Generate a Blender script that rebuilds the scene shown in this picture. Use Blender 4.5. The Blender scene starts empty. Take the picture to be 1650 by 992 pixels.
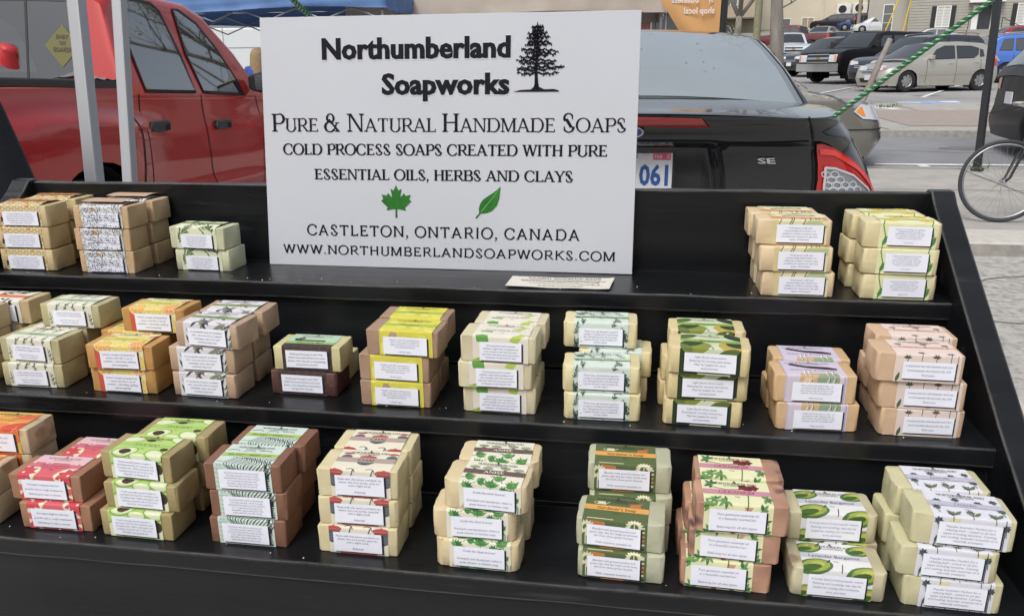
import bpy, bmesh, math, random
from math import sin, cos, pi, radians, sqrt, atan2
from mathutils import Vector, Matrix
random.seed(7)
SC = bpy.context.scene
COL = SC.collection
# ---------------------------------------------------------------- camera, sky, sun, exposure
cam = bpy.data.cameras.new('camera'); cam.sensor_width = 36.0; cam.sensor_fit = 'HORIZONTAL'
cam.lens = 1252.25 / 1650 * 36.0; cam.clip_start = 0.02; cam.clip_end = 3000
cob = bpy.data.objects.new('camera', cam); COL.objects.link(cob)
_p, _y, _r = 0.29706, 0.151372, -0.00943617
FW = Vector((-sin(_y) * cos(_p), cos(_y) * cos(_p), -sin(_p)))
RT0 = Vector((cos(_y), sin(_y), 0)); UP0 = RT0.cross(FW)
RT = RT0 * cos(_r) + UP0 * sin(_r); UP = RT.cross(FW)
m3 = Matrix((RT, UP, -FW)).transposed()
cob.matrix_world = Matrix.Translation((0, 0, 1.5)) @ m3.to_4x4()
SC.camera = cob
SC.view_settings.view_transform = 'Standard'; SC.view_settings.look = 'None'
SC.view_settings.exposure = 0.42; SC.view_settings.gamma = 1.0
w = bpy.data.worlds.new('World'); SC.world = w; w.use_nodes = True
nt = w.node_tree; nt.nodes.clear()
sky = nt.nodes.new('ShaderNodeTexSky'); sky.sky_type = 'NISHITA'; sky.sun_disc = False
SUN_EL, SUN_AZ = radians(52), radians(205)      # azimuth clockwise from +Y
sky.sun_elevation = SUN_EL; sky.sun_rotation = SUN_AZ; sky.dust_density = 4.0; sky.air_density = 1.0
hs = nt.nodes.new('ShaderNodeHueSaturation'); hs.inputs['Saturation'].default_value = 0.42
bg = nt.nodes.new('ShaderNodeBackground'); bg.inputs['Strength'].default_value = 0.13
wo = nt.nodes.new('ShaderNodeOutputWorld')
nt.links.new(sky.outputs[0], hs.inputs['Color']); nt.links.new(hs.outputs[0], bg.inputs['Color']); nt.links.new(bg.outputs[0], wo.inputs['Surface'])
sl = bpy.data.lights.new('sun', 'SUN'); sl.energy = 1.1; sl.angle = radians(22); sl.color = (1.0, 0.98, 0.95)
so = bpy.data.objects.new('sun', sl); COL.objects.link(so)
so.rotation_euler = Vector((sin(SUN_AZ) * cos(SUN_EL), cos(SUN_AZ) * cos(SUN_EL), sin(SUN_EL))).to_track_quat('Z', 'Y').to_euler()
SC.cycles.max_bounces = 6

# ---------------------------------------------------------------- helpers
def srgb(h):
    h = h.lstrip('#'); c = [int(h[i:i + 2], 16) / 255 for i in (0, 2, 4)]
    return tuple(x / 12.92 if x <= 0.04045 else ((x + 0.055) / 1.055) ** 2.4 for x in c)
_m = {}
def mat(name, col, rough=0.6, metal=0.0, var=0.0, vscale=20.0, bump=0.0, bscale=80.0, coat=0.0, spec=0.5, sss=0.0, trans=0.0,
        alpha=1.0, col2=None, stretch=None, thr=None, emit=0, detail=4.0):
    """procedural principled material; col2 with noise mixes a second colour"""
    if name in _m: return _m[name]
    m = bpy.data.materials.new(name); m.use_nodes = True; n = m.node_tree; b = n.nodes['Principled BSDF']
    if isinstance(col, str): col = srgb(col)
    if isinstance(col2, str): col2 = srgb(col2)
    b.inputs['Base Color'].default_value = (*col, 1); b.inputs['Roughness'].default_value = rough; b.inputs['Metallic'].default_value = metal
    b.inputs['Specular IOR Level'].default_value = spec; b.inputs['Coat Weight'].default_value = coat; b.inputs['Coat Roughness'].default_value = 0.05
    if sss: b.inputs['Subsurface Weight'].default_value = sss; b.inputs['Subsurface Radius'].default_value = (0.006, 0.004, 0.002); b.inputs['Subsurface Scale'].default_value = 1.0
    if trans: b.inputs['Transmission Weight'].default_value = trans
    if alpha < 1: b.inputs['Alpha'].default_value = alpha
    if emit: b.inputs['Emission Color'].default_value = (*col, 1); b.inputs['Emission Strength'].default_value = emit
    tc = None
    if var or col2 or bump:
        tc = n.nodes.new('ShaderNodeTexCoord'); mp = n.nodes.new('ShaderNodeMapping'); n.links.new(tc.outputs['Object'], mp.inputs[0])
        if stretch: mp.inputs['Scale'].default_value = stretch
        oi = n.nodes.new('ShaderNodeObjectInfo'); ml = n.nodes.new('ShaderNodeVectorMath'); ml.operation = 'ADD'
        sc_ = n.nodes.new('ShaderNodeVectorMath'); sc_.operation = 'SCALE'; sc_.inputs['Scale'].default_value = 37.0
        cb = n.nodes.new('ShaderNodeCombineXYZ'); n.links.new(oi.outputs['Random'], cb.inputs[0]); n.links.new(oi.outputs['Random'], cb.inputs[1])
        n.links.new(cb.outputs[0], sc_.inputs[0]); n.links.new(mp.outputs[0], ml.inputs[0]); n.links.new(sc_.outputs[0], ml.inputs[1])
        V = ml.outputs[0]
    if var or col2:
        nz = n.nodes.new('ShaderNodeTexNoise'); nz.inputs['Scale'].default_value = vscale; nz.inputs['Detail'].default_value = detail
        n.links.new(V, nz.inputs['Vector'])
        rp = n.nodes.new('ShaderNodeValToRGB'); n.links.new(nz.outputs['Fac'], rp.inputs[0]); e = rp.color_ramp.elements
        a, c = (thr if thr else (0.3, 0.7)); e[0].position = a; e[1].position = c
        if col2: e[0].color = (*col, 1); e[1].color = (*col2, 1)
        else: e[0].color = (*[x * (1 - var) for x in col], 1); e[1].color = (*[min(1, x * (1 + var)) for x in col], 1)
        n.links.new(rp.outputs[0], b.inputs['Base Color'])
    if bump:
        nb = n.nodes.new('ShaderNodeTexNoise'); nb.inputs['Scale'].default_value = bscale; nb.inputs['Detail'].default_value = 5
        n.links.new(V, nb.inputs['Vector']); bp = n.nodes.new('ShaderNodeBump'); bp.inputs['Strength'].default_value = bump; bp.inputs['Distance'].default_value = 0.01
        n.links.new(nb.outputs['Fac'], bp.inputs['Height']); n.links.new(bp.outputs[0], b.inputs['Normal'])
    _m[name] = m
    return m

class MB:
    def __init__(s): s.v = []; s.f = []; s.mi = []; s.mats = []
    def m(s, mt):
        if mt not in s.mats: s.mats.append(mt)
        return s.mats.index(mt)
    def add(s, vs, fs, mt=None):
        o = len(s.v); s.v += [tuple(v) for v in vs]; k = s.m(mt) if mt else 0
        for f in fs: s.f.append([o + i for i in f]); s.mi.append(k)
        return s
    def box(s, x0, x1, y0, y1, z0, z1, mt=None):
        v = [(x, y, z) for z in (z0, z1) for y in (y0, y1) for x in (x0, x1)]
        return s.add(v, [(0, 2, 3, 1), (4, 5, 7, 6), (0, 1, 5, 4), (2, 6, 7, 3), (0, 4, 6, 2), (1, 3, 7, 5)], mt)
    def prism(s, poly, a, b, axis='x', mt=None):
        """poly of 2D points extruded along axis between a and b"""
        n = len(poly)
        def P(p, t):
            if axis == 'x': return (t, p[0], p[1])
            if axis == 'y': return (p[0], t, p[1])
            return (p[0], p[1], t)
        v = [P(p, a) for p in poly] + [P(p, b) for p in poly]
        f = [tuple(range(n)), tuple(range(2 * n - 1, n - 1, -1))] + [(i, i + n, (i + 1) % n + n, (i + 1) % n) for i in range(n)]
        return s.add(v, f, mt)
    def tube(s, pts, r, n=8, mt=None, cap=True, closed=False):
        pts = [Vector(p) for p in pts]; k = len(pts); vs = []; up = None
        rr = r if isinstance(r, (list, tuple)) else [r] * k
        for i, p in enumerate(pts):
            if closed: d = pts[(i + 1) % k] - pts[i - 1]
            else: d = pts[min(i + 1, k - 1)] - pts[max(i - 1, 0)]
            d.normalize()
            if up is None: up = Vector((0, 0, 1)) if abs(d.z) < 0.9 else Vector((1, 0, 0))
            a = d.cross(up).normalized(); up = a.cross(d).normalized()
            for j in range(n):
                t = 2 * pi * j / n; vs.append(p + a * (cos(t) * rr[i]) + up * (sin(t) * rr[i]))
        fs = []
        for i in range(k if closed else k - 1):
            for j in range(n): fs.append((i * n + j, i * n + (j + 1) % n, (i + 1) % k * n + (j + 1) % n, (i + 1) % k * n + j))
        if cap and not closed: fs += [tuple(range(n - 1, -1, -1)), tuple(range((k - 1) * n, k * n))]
        return s.add(vs, fs, mt)
    def lathe(s, prof, n=24, axis='x', c=(0, 0, 0), mt=None, closed=False, caps=True):
        """prof: (radius, along)"""
        vs = []
        for r, h in prof:
            for j in range(n):
                t = 2 * pi * j / n; a, b = r * cos(t), r * sin(t)
                q = (h, a, b) if axis == 'x' else ((a, h, b) if axis == 'y' else (a, b, h))
                vs.append((q[0] + c[0], q[1] + c[1], q[2] + c[2]))
        k = len(prof); fs = []
        for i in range(k if closed else k - 1):
            for j in range(n): fs.append((i * n + j, i * n + (j + 1) % n, (i + 1) % k * n + (j + 1) % n, (i + 1) % k * n + j))
        if not closed and caps: fs += [tuple(range(n - 1, -1, -1)), tuple(range((k - 1) * n, k * n))]
        return s.add(vs, fs, mt)
    def grid(s, rows, mt=None, flip=False):
        n = len(rows[0]); vs = [p for r in rows for p in r]; fs = []
        for i in range(len(rows) - 1):
            for j in range(n - 1):
                q = (i * n + j, i * n + j + 1, (i + 1) * n + j + 1, (i + 1) * n + j); fs.append(q[::-1] if flip else q)
        return s.add(vs, fs, mt)
    def mesh(s, name, mt=None, smooth=False, fix=True):
        me = bpy.data.meshes.new(name); me.from_pydata(s.v, [], s.f)
        if s.mats:
            for q in s.mats: me.materials.append(q)
            me.polygons.foreach_set('material_index', s.mi)
        elif mt: me.materials.append(mt)
        if fix:
            b = bmesh.new(); b.from_mesh(me); bmesh.ops.remove_doubles(b, verts=b.verts, dist=1e-6)
            bmesh.ops.recalc_face_normals(b, faces=b.faces); b.to_mesh(me); b.free()
        if smooth: me.polygons.foreach_set('use_smooth', [True] * len(me.polygons))
        me.update(); return me
    def obj(s, name, mt=None, parent=None, smooth=False, bevel=0, bseg=2, sub=0, fix=True, auto=None, **props):
        o = bpy.data.objects.new(name, s.mesh(name, mt, smooth, fix)); COL.objects.link(o)
        if auto is not None: o.data.set_sharp_from_angle(angle=radians(auto))
        if bevel:
            q = o.modifiers.new('bevel', 'BEVEL'); q.width = bevel; q.segments = bseg; q.limit_method = 'ANGLE'; q.angle_limit = radians(40)
            q.harden_normals = False
        if sub: q = o.modifiers.new('sub', 'SUBSURF'); q.levels = sub; q.render_levels = sub
        if parent: o.parent = parent
        for k, v in props.items(): o[k] = v
        return o
def link(name, me, parent=None, loc=None, rot=None):
    o = bpy.data.objects.new(name, me); COL.objects.link(o)
    if parent: o.parent = parent
    if loc: o.location = loc
    if rot: o.rotation_euler = rot
    return o
def thing(name, label, cat, loc=(0, 0, 0), rz=0, group=None):
    o = bpy.data.objects.new(name, None); COL.objects.link(o); o.location = loc; o.rotation_euler = (0, 0, rz); o.empty_display_size = 0.05
    o['label'] = label; o['category'] = cat
    if group: o['group'] = group
    return o
def tag(o, label, cat, group=None):
    o['label'] = label; o['category'] = cat
    if group: o['group'] = group
    return o
_kids = {}
def copytree(o, parent=None):
    c = o.copy(); COL.objects.link(c)
    if parent: c.parent = parent; c.matrix_parent_inverse = o.matrix_parent_inverse.copy()
    for ch in list(o.children): copytree(ch, c)
    return c
# ---------------------------------------------------------------- flat art mapped on surfaces
_tc = {}
def text_shape(s, size, extrude=0, offset=0.0, align='CENTER', shear=0.0, sx=1.0, space=1.0, line=1.0):
    """list of (verts2d, faces) for a piece of text in the built-in font, origin by alignment on the baseline"""
    key = (s, size, offset, align, shear, sx, space, line)
    if key in _tc: return _tc[key]
    cu = bpy.data.curves.new('t', 'FONT'); cu.body = s; cu.size = size; cu.align_x = align; cu.shear = shear; cu.offset = offset
    cu.resolution_u = 2; cu.space_character = space; cu.space_line = line
    o = bpy.data.objects.new('t', cu); COL.objects.link(o)
    dg = bpy.context.evaluated_depsgraph_get(); me = bpy.data.meshes.new_from_object(o.evaluated_get(dg))
    vs = [(v.co.x * sx, v.co.y) for v in me.vertices]; fs = [tuple(p.vertices) for p in me.polygons]
    bpy.data.objects.remove(o); bpy.data.curves.remove(cu); bpy.data.meshes.remove(me)
    _tc[key] = (vs, fs); return _tc[key]
def fit_text(s, x0, x1, y, cap, offset=0.0, space=1.0, shear=0.0):
    """text whose ink spans x0..x1 with capital height cap"""
    vs, fs = text_shape(s, 1.0, offset=offset, align='LEFT', space=space, shear=shear)
    xs = [v[0] for v in vs]; a, b = min(xs), max(xs); k = (x1 - x0) / (b - a); ky = cap / 0.73
    return [(x0 + (v[0] - a) * k, y + v[1] * ky) for v in vs], fs
def cut_flat(shapes, u0, u1, v0, v1, cuts_u=(), cuts_v=()):
    """shapes: list of (verts2d, faces, material, height); clipped to the rectangle and cut at lines; returns list of (verts3, faces, mat)"""
    out = []
    for vs, fs, mt, h in shapes:
        us = [p[0] for p in vs]; ws = [p[1] for p in vs]
        if not us or max(us) < u0 or min(us) > u1 or max(ws) < v0 or min(ws) > v1: continue
        b = bmesh.new(); bv = [b.verts.new((p[0], p[1], h)) for p in vs]
        for f in fs:
            try: b.faces.new([bv[i] for i in f])
            except ValueError: pass
        def bis(co, no, clear):
            g = b.verts[:] + b.edges[:] + b.faces[:]
            bmesh.ops.bisect_plane(b, geom=g, dist=1e-7, plane_co=co, plane_no=no, clear_outer=clear)
        if min(us) < u0: bis((u0, 0, 0), (-1, 0, 0), True)
        if max(us) > u1: bis((u1, 0, 0), (1, 0, 0), True)
        if min(ws) < v0: bis((0, v0, 0), (0, -1, 0), True)
        if max(ws) > v1: bis((0, v1, 0), (0, 1, 0), True)
        for c in cuts_u:
            if min(us) < c < max(us): bis((c, 0, 0), (1, 0, 0), False)
        for c in cuts_v:
            if min(ws) < c < max(ws): bis((0, c, 0), (0, 1, 0), False)
        b.verts.index_update()
        if len(b.faces): out.append(([v.co.copy() for v in b.verts], [[v.index for v in f.verts] for f in b.faces], mt))
        b.free()
    return out
def map_art(mb, shapes, fn, u0, u1, v0, v1, cuts_u=(), cuts_v=()):
    for vs, fs, mt in cut_flat(shapes, u0, u1, v0, v1, cuts_u, cuts_v):
        mb.add([fn(v.x, v.y, v.z) for v in vs], fs, mt)
# flat primitives: each returns (verts, faces)
def s_poly(pts): return [tuple(p) for p in pts], [tuple(range(len(pts)))]
def s_rect(x0, x1, y0, y1): return s_poly([(x0, y0), (x1, y0), (x1, y1), (x0, y1)])
def s_ell(cx, cy, rx, ry=None, n=16, rot=0):
    ry = ry or rx; c, s = cos(rot), sin(rot)
    return s_poly([(cx + rx * cos(t) * c - ry * sin(t) * s, cy + rx * cos(t) * s + ry * sin(t) * c) for t in [2 * pi * i / n for i in range(n)]])
def s_line(pts, w, w2=None):
    """ribbon along points, width tapering w -> w2"""
    w2 = w if w2 is None else w2; k = len(pts); vs = []
    for i, p in enumerate(pts):
        a = pts[max(i - 1, 0)]; b = pts[min(i + 1, k - 1)]; dx, dy = b[0] - a[0], b[1] - a[1]; L = sqrt(dx * dx + dy * dy) or 1
        ww = (w + (w2 - w) * i / max(k - 1, 1)) / 2; vs += [(p[0] - dy / L * ww, p[1] + dx / L * ww), (p[0] + dy / L * ww, p[1] - dx / L * ww)]
    return vs, [(2 * i, 2 * i + 1, 2 * i + 3, 2 * i + 2) for i in range(k - 1)]
def s_leaf(x, y, a, L, w, n=6):
    c, s = cos(a), sin(a); up = []; lo = []
    for i in range(n + 1):
        t = i / n; h = w / 2 * sin(pi * t ** 0.8); up.append((t * L, h)); lo.append((t * L, -h))
    pts = up + lo[1:-1][::-1]
    return s_poly([(x + px * c - py * s, y + px * s + py * c) for px, py in pts])
def s_ring(cx, cy, r, w, n=16, a0=0, a1=2 * pi, ry=None):
    k = (ry or r) / r
    return s_line([(cx + r * cos(a0 + (a1 - a0) * i / n), cy + r * k * sin(a0 + (a1 - a0) * i / n)) for i in range(n + 1)], w)
# ---------------------------------------------------------------- engraved serif lettering drawn stroke by stroke
def glyph(ch, T, t, sf):
    """returns (shapes, advance) on a cap height of 1"""
    o = []; sh = 0.045
    def V(x, y0=0, y1=1, w=None): w = T if w is None else w; o.append(s_poly([(x - w / 2, y0), (x + w / 2, y0), (x + w / 2, y1), (x - w / 2, y1)]))
    def Dg(x0, y0, x1, y1, w): o.append(s_poly([(x0 - w / 2, y0), (x0 + w / 2, y0), (x1 + w / 2, y1), (x1 - w / 2, y1)]))
    def H(x0, x1, y, w=None): w = t if w is None else w; o.append(s_poly([(x0, y - w / 2), (x1, y - w / 2), (x1, y + w / 2), (x0, y + w / 2)]))
    def S(x, y, h=None):
        h = (T / 2 + sf) if h is None else h
        if sf <= 0: return
        if y == 0: o.append(s_poly([(x - h, 0), (x + h, 0), (x + h, sh * .7), (x + T * .4, sh * 2), (x - T * .4, sh * 2), (x - h, sh * .7)]))
        else: o.append(s_poly([(x - h, 1), (x - h, 1 - sh * .7), (x - T * .4, 1 - sh * 2), (x + T * .4, 1 - sh * 2), (x + h, 1 - sh * .7), (x + h, 1)]))
    def A(cx, cy, rx, ry, a0, a1, n=18, th=None):
        vs = []; tt = th or T
        for i in range(n + 1):
            a = radians(a0 + (a1 - a0) * i / n); c, s = cos(a), sin(a); wd = (t + (tt - t) * abs(c) ** 1.5) / 2
            vs += [(cx + (rx - wd) * c, cy + (ry - wd) * s), (cx + (rx + wd) * c, cy + (ry + wd) * s)]
        o.append((vs, [(2 * i, 2 * i + 1, 2 * i + 3, 2 * i + 2) for i in range(n)]))
    def VT(x, y0, y1):  # small vertical terminal
        if sf > 0: o.append(s_poly([(x - t / 2, y0), (x + t / 2, y0), (x + t / 2, y1), (x - t / 2, y1)]))
    ad = .8
    if ch == 'A':
        Dg(.10, 0, .41, 1, t * 1.2); Dg(.40, 1, .74, 0, T); H(.22, .62, .33); S(.10, 0, sf + t); S(.74, 0); ad = .86
    elif ch == 'B':
        V(.16); H(.1, .42, 1 - t / 2); H(.1, .42, .53); H(.1, .45, t / 2); A(.42, .765, .22, .235 - t / 2 + t / 2, -90, 90); A(.44, .265, .25, .265, -90, 90); S(.14, 0); S(.14, 1); ad = .76
    elif ch == 'C':
        A(.46, .5, .36 + 0.02, .5, 42, 318, 26); VT(.75, .66, .94); VT(.76, .1, .28); ad = .84
    elif ch == 'D':
        V(.16); H(.1, .42, 1 - t / 2); H(.1, .42, t / 2); A(.42, .5, .38, .5, -90, 90, 22); S(.14, 0); S(.14, 1); ad = .9
    elif ch == 'E':
        V(.16); H(.1, .58, 1 - t / 2); H(.1, .48, .52); H(.1, .62, t / 2); VT(.57, .82, 1); VT(.47, .44, .6); VT(.62, 0, .2); S(.14, 0); S(.14, 1); ad = .7
    elif ch == 'G':
        A(.46, .5, .38, .5, 42, 318, 26); VT(.75, .66, .94); V(.74, .1, .42); H(.6, .88, .43, sh); ad = .92
    elif ch == 'H':
        V(.16); V(.7); H(.1, .76, .52); S(.16, 0); S(.16, 1); S(.7, 0); S(.7, 1); ad = .86
    elif ch == 'I': V(.17); S(.17, 0); S(.17, 1); ad = .34
    elif ch == 'L':
        V(.16); H(.1, .58, t / 2); VT(.58, 0, .22); S(.14, 0); S(.14, 1); ad = .64
    elif ch == 'M':
        V(.12, w=t * 1.2); V(.86); Dg(.14, 1, .48, .02, T); Dg(.84, 1, .48, .02, t * 1.2); S(.12, 0, sf + t); S(.86, 0); S(.11, 1, sf + t); S(.88, 1); ad = 1.0
    elif ch == 'N':
        V(.13, w=t * 1.2); V(.73, w=t * 1.2); Dg(.15, 1, .72, 0, T); S(.13, 0, sf + t); S(.11, 1, sf + t); S(.73, 1, sf + t); ad = .86
    elif ch == 'O': A(.46, .5, .4, .51, 0, 360, 34); ad = .92
    elif ch == 'P':
        V(.16); H(.1, .4, 1 - t / 2); H(.1, .4, .45); A(.4, .725, .24, .275, -90, 90); S(.16, 0); S(.14, 1); ad = .68
    elif ch == 'R':
        V(.16); H(.1, .4, 1 - t / 2); H(.1, .4, .47); A(.4, .735, .23, .265, -90, 90); Dg(.4, .48, .72, 0, T); S(.16, 0); S(.14, 1); S(.74, 0, sf); ad = .78
    elif ch == 'S':
        A(.31, .745, .2, .255, 30, 200, 14, T * .8); A(.33, .255, .22, .255, -150, 10, 14, T * .8)
        Dg(.46, .24, .2, .72, T * 1.25); A(.31, .745, .2, .255, 180, 215, 4, T * .8); VT(.49, .7, .93); VT(.12, .08, .3); ad = .64
    elif ch == 'T':
        V(.38); H(.06, .7, 1 - t / 2); VT(.07, .8, 1); VT(.69, .8, 1); S(.38, 0); ad = .76
    elif ch == 'U':
        V(.16, .34, 1); V(.68, .34, 1, t * 1.2); A(.42, .34, .26 + T * .2, .35, 180, 360, 18); S(.16, 1); S(.68, 1, sf + t); ad = .82
    elif ch == 'V': Dg(.1, 1, .42, 0, T); Dg(.72, 1, .42, 0, t * 1.2); S(.1, 1); S(.72, 1, sf + t); ad = .8
    elif ch == 'W':
        Dg(.09, 1, .33, 0, T); Dg(.54, 1, .33, 0, t * 1.2); Dg(.54, 1, .8, 0, T); Dg(1.04, 1, .8, 0, t * 1.2); S(.1, 1); S(.54, 1); S(1.04, 1, sf + t); ad = 1.12
    elif ch == 'Y': Dg(.08, 1, .38, .45, T); Dg(.7, 1, .4, .45, t * 1.2); V(.38, 0, .5); S(.08, 1); S(.7, 1, sf + t); S(.38, 0); ad = .76
    elif ch == 'K':
        V(.16); Dg(.68, 1, .2, .45, t * 1.3); Dg(.32, .6, .72, 0, T); S(.16, 0); S(.16, 1); S(.68, 1, sf + t); S(.74, 0); ad = .8
    elif ch == '&':
        A(.33, .75, .17, .24, 0, 360, 18, T * .8); A(.3, .27, .24, .28, 60, 330, 18); Dg(.24, .7, .76, 0, T); Dg(.66, .5, .5, .06, t * 1.2); S(.68, 0, .12); H(.56, .78, .5, sh); ad = .9
    elif ch == '.': o.append(s_ell(.12, .07, .075, n=8)); ad = .26
    elif ch == ',': o.append(s_ell(.12, .07, .09, n=8)); o.append(s_poly([(.20, .08), (.17, -.06), (.07, -.24), (.04, -.20), (.11, -.04)])); ad = .26
    else: ad = .42
    return o, ad
def serif_line(txt, x0, x1, y, cap, small=None, T=.155, t=.055, sf=.075, track=0.02):
    """upper case letters in txt get cap height; lower case letters are set as small capitals"""
    small = small or cap; runs = []; x = 0
    for ch in txt:
        hgt = small if ch.islower() else cap
        if ch == ' ': x += .36 * small; continue
        sh_, ad = glyph(ch.upper(), T, t, sf); runs.append((sh_, x, hgt)); x += (ad + track) * hgt
    k = (x1 - x0) / x; out = []
    for sh_, xx, hgt in runs:
        for vs, fs in sh_: out.append(([(x0 + (xx + p[0] * hgt) * k, y + p[1] * hgt) for p in vs], fs))
    return out
# ================================================================ ground
def lerp_tab(tab, v):
    if v <= tab[0][0]: return tab[0][1]
    for (a, b), (c, d) in zip(tab, tab[1:]):
        if v <= c: return b + (d - b) * (v - a) / (c - a)
    return tab[-1][1]
def sstep(a, b, v):
    t = min(1, max(0, (v - a) / (b - a))); return t * t * (3 - 2 * t)
TAB = [(0, .10), (6, .274), (13.3, .486), (20, .63), (27, .73), (38, 1.06), (52, 1.62), (62, 2.6), (75, 4.0), (95, 5.5), (140, 7.6), (300, 12), (900, 14)]
def gz(x, y): return lerp_tab(TAB, y) - .28 * sstep(-.8, -3.2, x) * (1 - sstep(18, 30, y))
def sheet(name, x0, x1, y0, y1, nx, ny, dz, mt, kind='structure', label=None):
    mb = MB(); mb.grid([[(x0 + (x1 - x0) * i / nx, y0 + (y1 - y0) * j / ny, gz(x0 + (x1 - x0) * i / nx, y0 + (y1 - y0) * j / ny) + dz) for i in range(nx + 1)] for j in range(ny + 1)])
    o = mb.obj(name, mt, smooth=True); o['kind'] = kind
    if label: o['label'] = label
    return o
M_rough = mat('rough_concrete', (.26, .245, .225), .9, var=0, col2=(.47, .45, .42), vscale=22, bump=1.0, bscale=45, thr=(.30, .58), detail=12)
M_pave = mat('pavement_concrete', (.33, .31, .285), .9, col2=(.42, .40, .37), vscale=3.5, bump=.25, bscale=60, thr=(.3, .7), detail=9)
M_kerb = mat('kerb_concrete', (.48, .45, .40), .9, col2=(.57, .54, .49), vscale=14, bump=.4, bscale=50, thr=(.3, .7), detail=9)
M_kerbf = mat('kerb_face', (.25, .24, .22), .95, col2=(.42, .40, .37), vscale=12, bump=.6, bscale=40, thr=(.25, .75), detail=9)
M_street = mat('street_asphalt', (.20, .205, .215), .9, col2=(.255, .26, .27), vscale=1.6, bump=.3, bscale=90, thr=(.3, .7), detail=10)
M_lot = mat('lot_asphalt', (.27, .262, .255), .9, col2=(.345, .335, .325), vscale=.6, bump=.2, bscale=60, thr=(.3, .7), detail=10)
M_white = mat('road_paint', (.75, .75, .74), .8, var=.12, vscale=6)
M_bluep = mat('blue_paint', (.25, .38, .62), .8, var=.2, vscale=6)
KX, KY = 1.6, 5.97
sheet('near_road', KX, 40, -12, KY, 40, 30, -.10, M_rough)
sheet('near_road_left', -30, KX, -12, 1.9, 30, 16, -.10, M_rough)
sheet('pavement', -30, KX, 1.9, 9.7, 40, 20, 0, M_pave)
sheet('pavement_right', KX, 40, KY + .42, 9.7, 60, 8, 0, M_pave)
mb = MB()
for (xa, xb, ya, yb) in ((KX, 40, KY, KY + .42),):
    n = 26
    for i in range(n):
        a, b = xa + (xb - xa) * i / n + .004, xa + (xb - xa) * (i + 1) / n - .004
        z0, z1 = gz(a, ya), gz(a, yb)
        mb.add([(a, ya, z0 - .16), (b, ya, z0 - .16), (b, ya, z0 - .012), (a, ya, z0 - .012), (a, ya + .014, z0 + .004), (b, ya + .014, z0 + .004), (a, yb, z1 + .004), (b, yb, z1 + .004), (a, yb, z1 - .16), (b, yb, z1 - .16)],
               [(4, 5, 7, 6), (6, 7, 9, 8), (0, 3, 4, 6, 8), (1, 9, 7, 5, 2), (3, 2, 5, 4)], M_kerb)
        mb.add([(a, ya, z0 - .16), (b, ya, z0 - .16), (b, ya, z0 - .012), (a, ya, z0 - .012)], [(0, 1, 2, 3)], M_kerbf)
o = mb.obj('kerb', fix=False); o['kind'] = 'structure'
mb = MB(); mb.box(KX - .15, KX, 1.9, KY, -.2, 0.0); mb.v = [(v[0], v[1], gz(v[0], v[1]) + (.004 if v[2] > -.1 else -.2)) for v in mb.v]
mb.add([(-30, 1.78, -.2), (KX - .15, 1.78, -.2), (KX - .15, 1.9, gz(0, 1.9) + .004), (-30, 1.9, gz(-9, 1.9) + .004)], [(0, 1, 2, 3)])
o = mb.obj('kerb_side', M_kerb); o['kind'] = 'structure'
sheet('street', -60, 80, 9.7, 13.35, 70, 6, -.06, M_street)
mb = MB()
for (y, s) in ((9.7, 1), (13.35, -1)):
    n = 40
    for i in range(n):
        a, b = -60 + 140 * i / n, -60 + 140 * (i + 1) / n; h = (0 if s > 0 else .03)
        ya, yb = (y - .14, y) if s > 0 else (y, y + .16)
        for xx, x2 in ((a + .003, b - .003),):
            v = [(xx, ya, gz(xx, ya) + h + .004), (x2, ya, gz(x2, ya) + h + .004), (x2, yb, gz(x2, yb) + h + .004), (xx, yb, gz(xx, yb) + h + .004)]
            yy = y
            q = [(xx, yy, gz(xx, yy) - .09), (x2, yy, gz(x2, yy) - .09)]
            if s > 0: mb.add(v + q, [(0, 1, 2, 3), (3, 2, 5, 4)])
            else: mb.add(v + q, [(0, 1, 2, 3), (0, 4, 5, 1)])
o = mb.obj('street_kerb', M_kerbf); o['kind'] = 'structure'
sheet('far_pavement', -60, 80, 13.5, 20, 70, 8, .03, M_pave)
sheet('parking_lot', -90, 140, 20, 62, 90, 40, 0, M_lot)
sheet('hillside', -500, 600, 62, 900, 60, 90, 0, mat('far_ground', (.22, .22, .19), .95, col2=(.30, .29, .25), vscale=.1, detail=8))
# brick strip in the far pavement
bm_ = mat('paving_brick', (.34, .28, .25), .9)
n = bm_.node_tree; tb = n.nodes.new('ShaderNodeTexBrick'); tcd = n.nodes.new('ShaderNodeTexCoord'); n.links.new(tcd.outputs['Object'], tb.inputs[0])
tb.inputs['Scale'].default_value = 4; tb.inputs['Color1'].default_value = (.33, .27, .24, 1); tb.inputs['Color2'].default_value = (.38, .32, .28, 1); tb.inputs['Mortar'].default_value = (.24, .21, .19, 1)
n.links.new(tb.outputs[0], n.nodes['Principled BSDF'].inputs[0])
sheet('brick_paving', 4.6, 9.6, 14.2, 17.8, 10, 6, .036, bm_)
def marking(name, pts, mt, dz, lab):
    mb = MB(); mb.add([(x, y, gz(x, y) + dz) for x, y in pts], [tuple(range(len(pts)))]); o = mb.obj(name, mt); o['kind'] = 'structure'
# ================================================================ display stand
S = .871
def F(x, y, z=None):
    return (S * x, S * y) if z is None else (S * x, S * y, 1.5 + S * z)
ZS = [1.5 - S * .27036, 1.5 - S * .378708, 1.5 - S * .483135]
YF = [S * .9525, S * .789, S * .6485]; XL, XR = S * -.905, S * .3835
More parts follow.
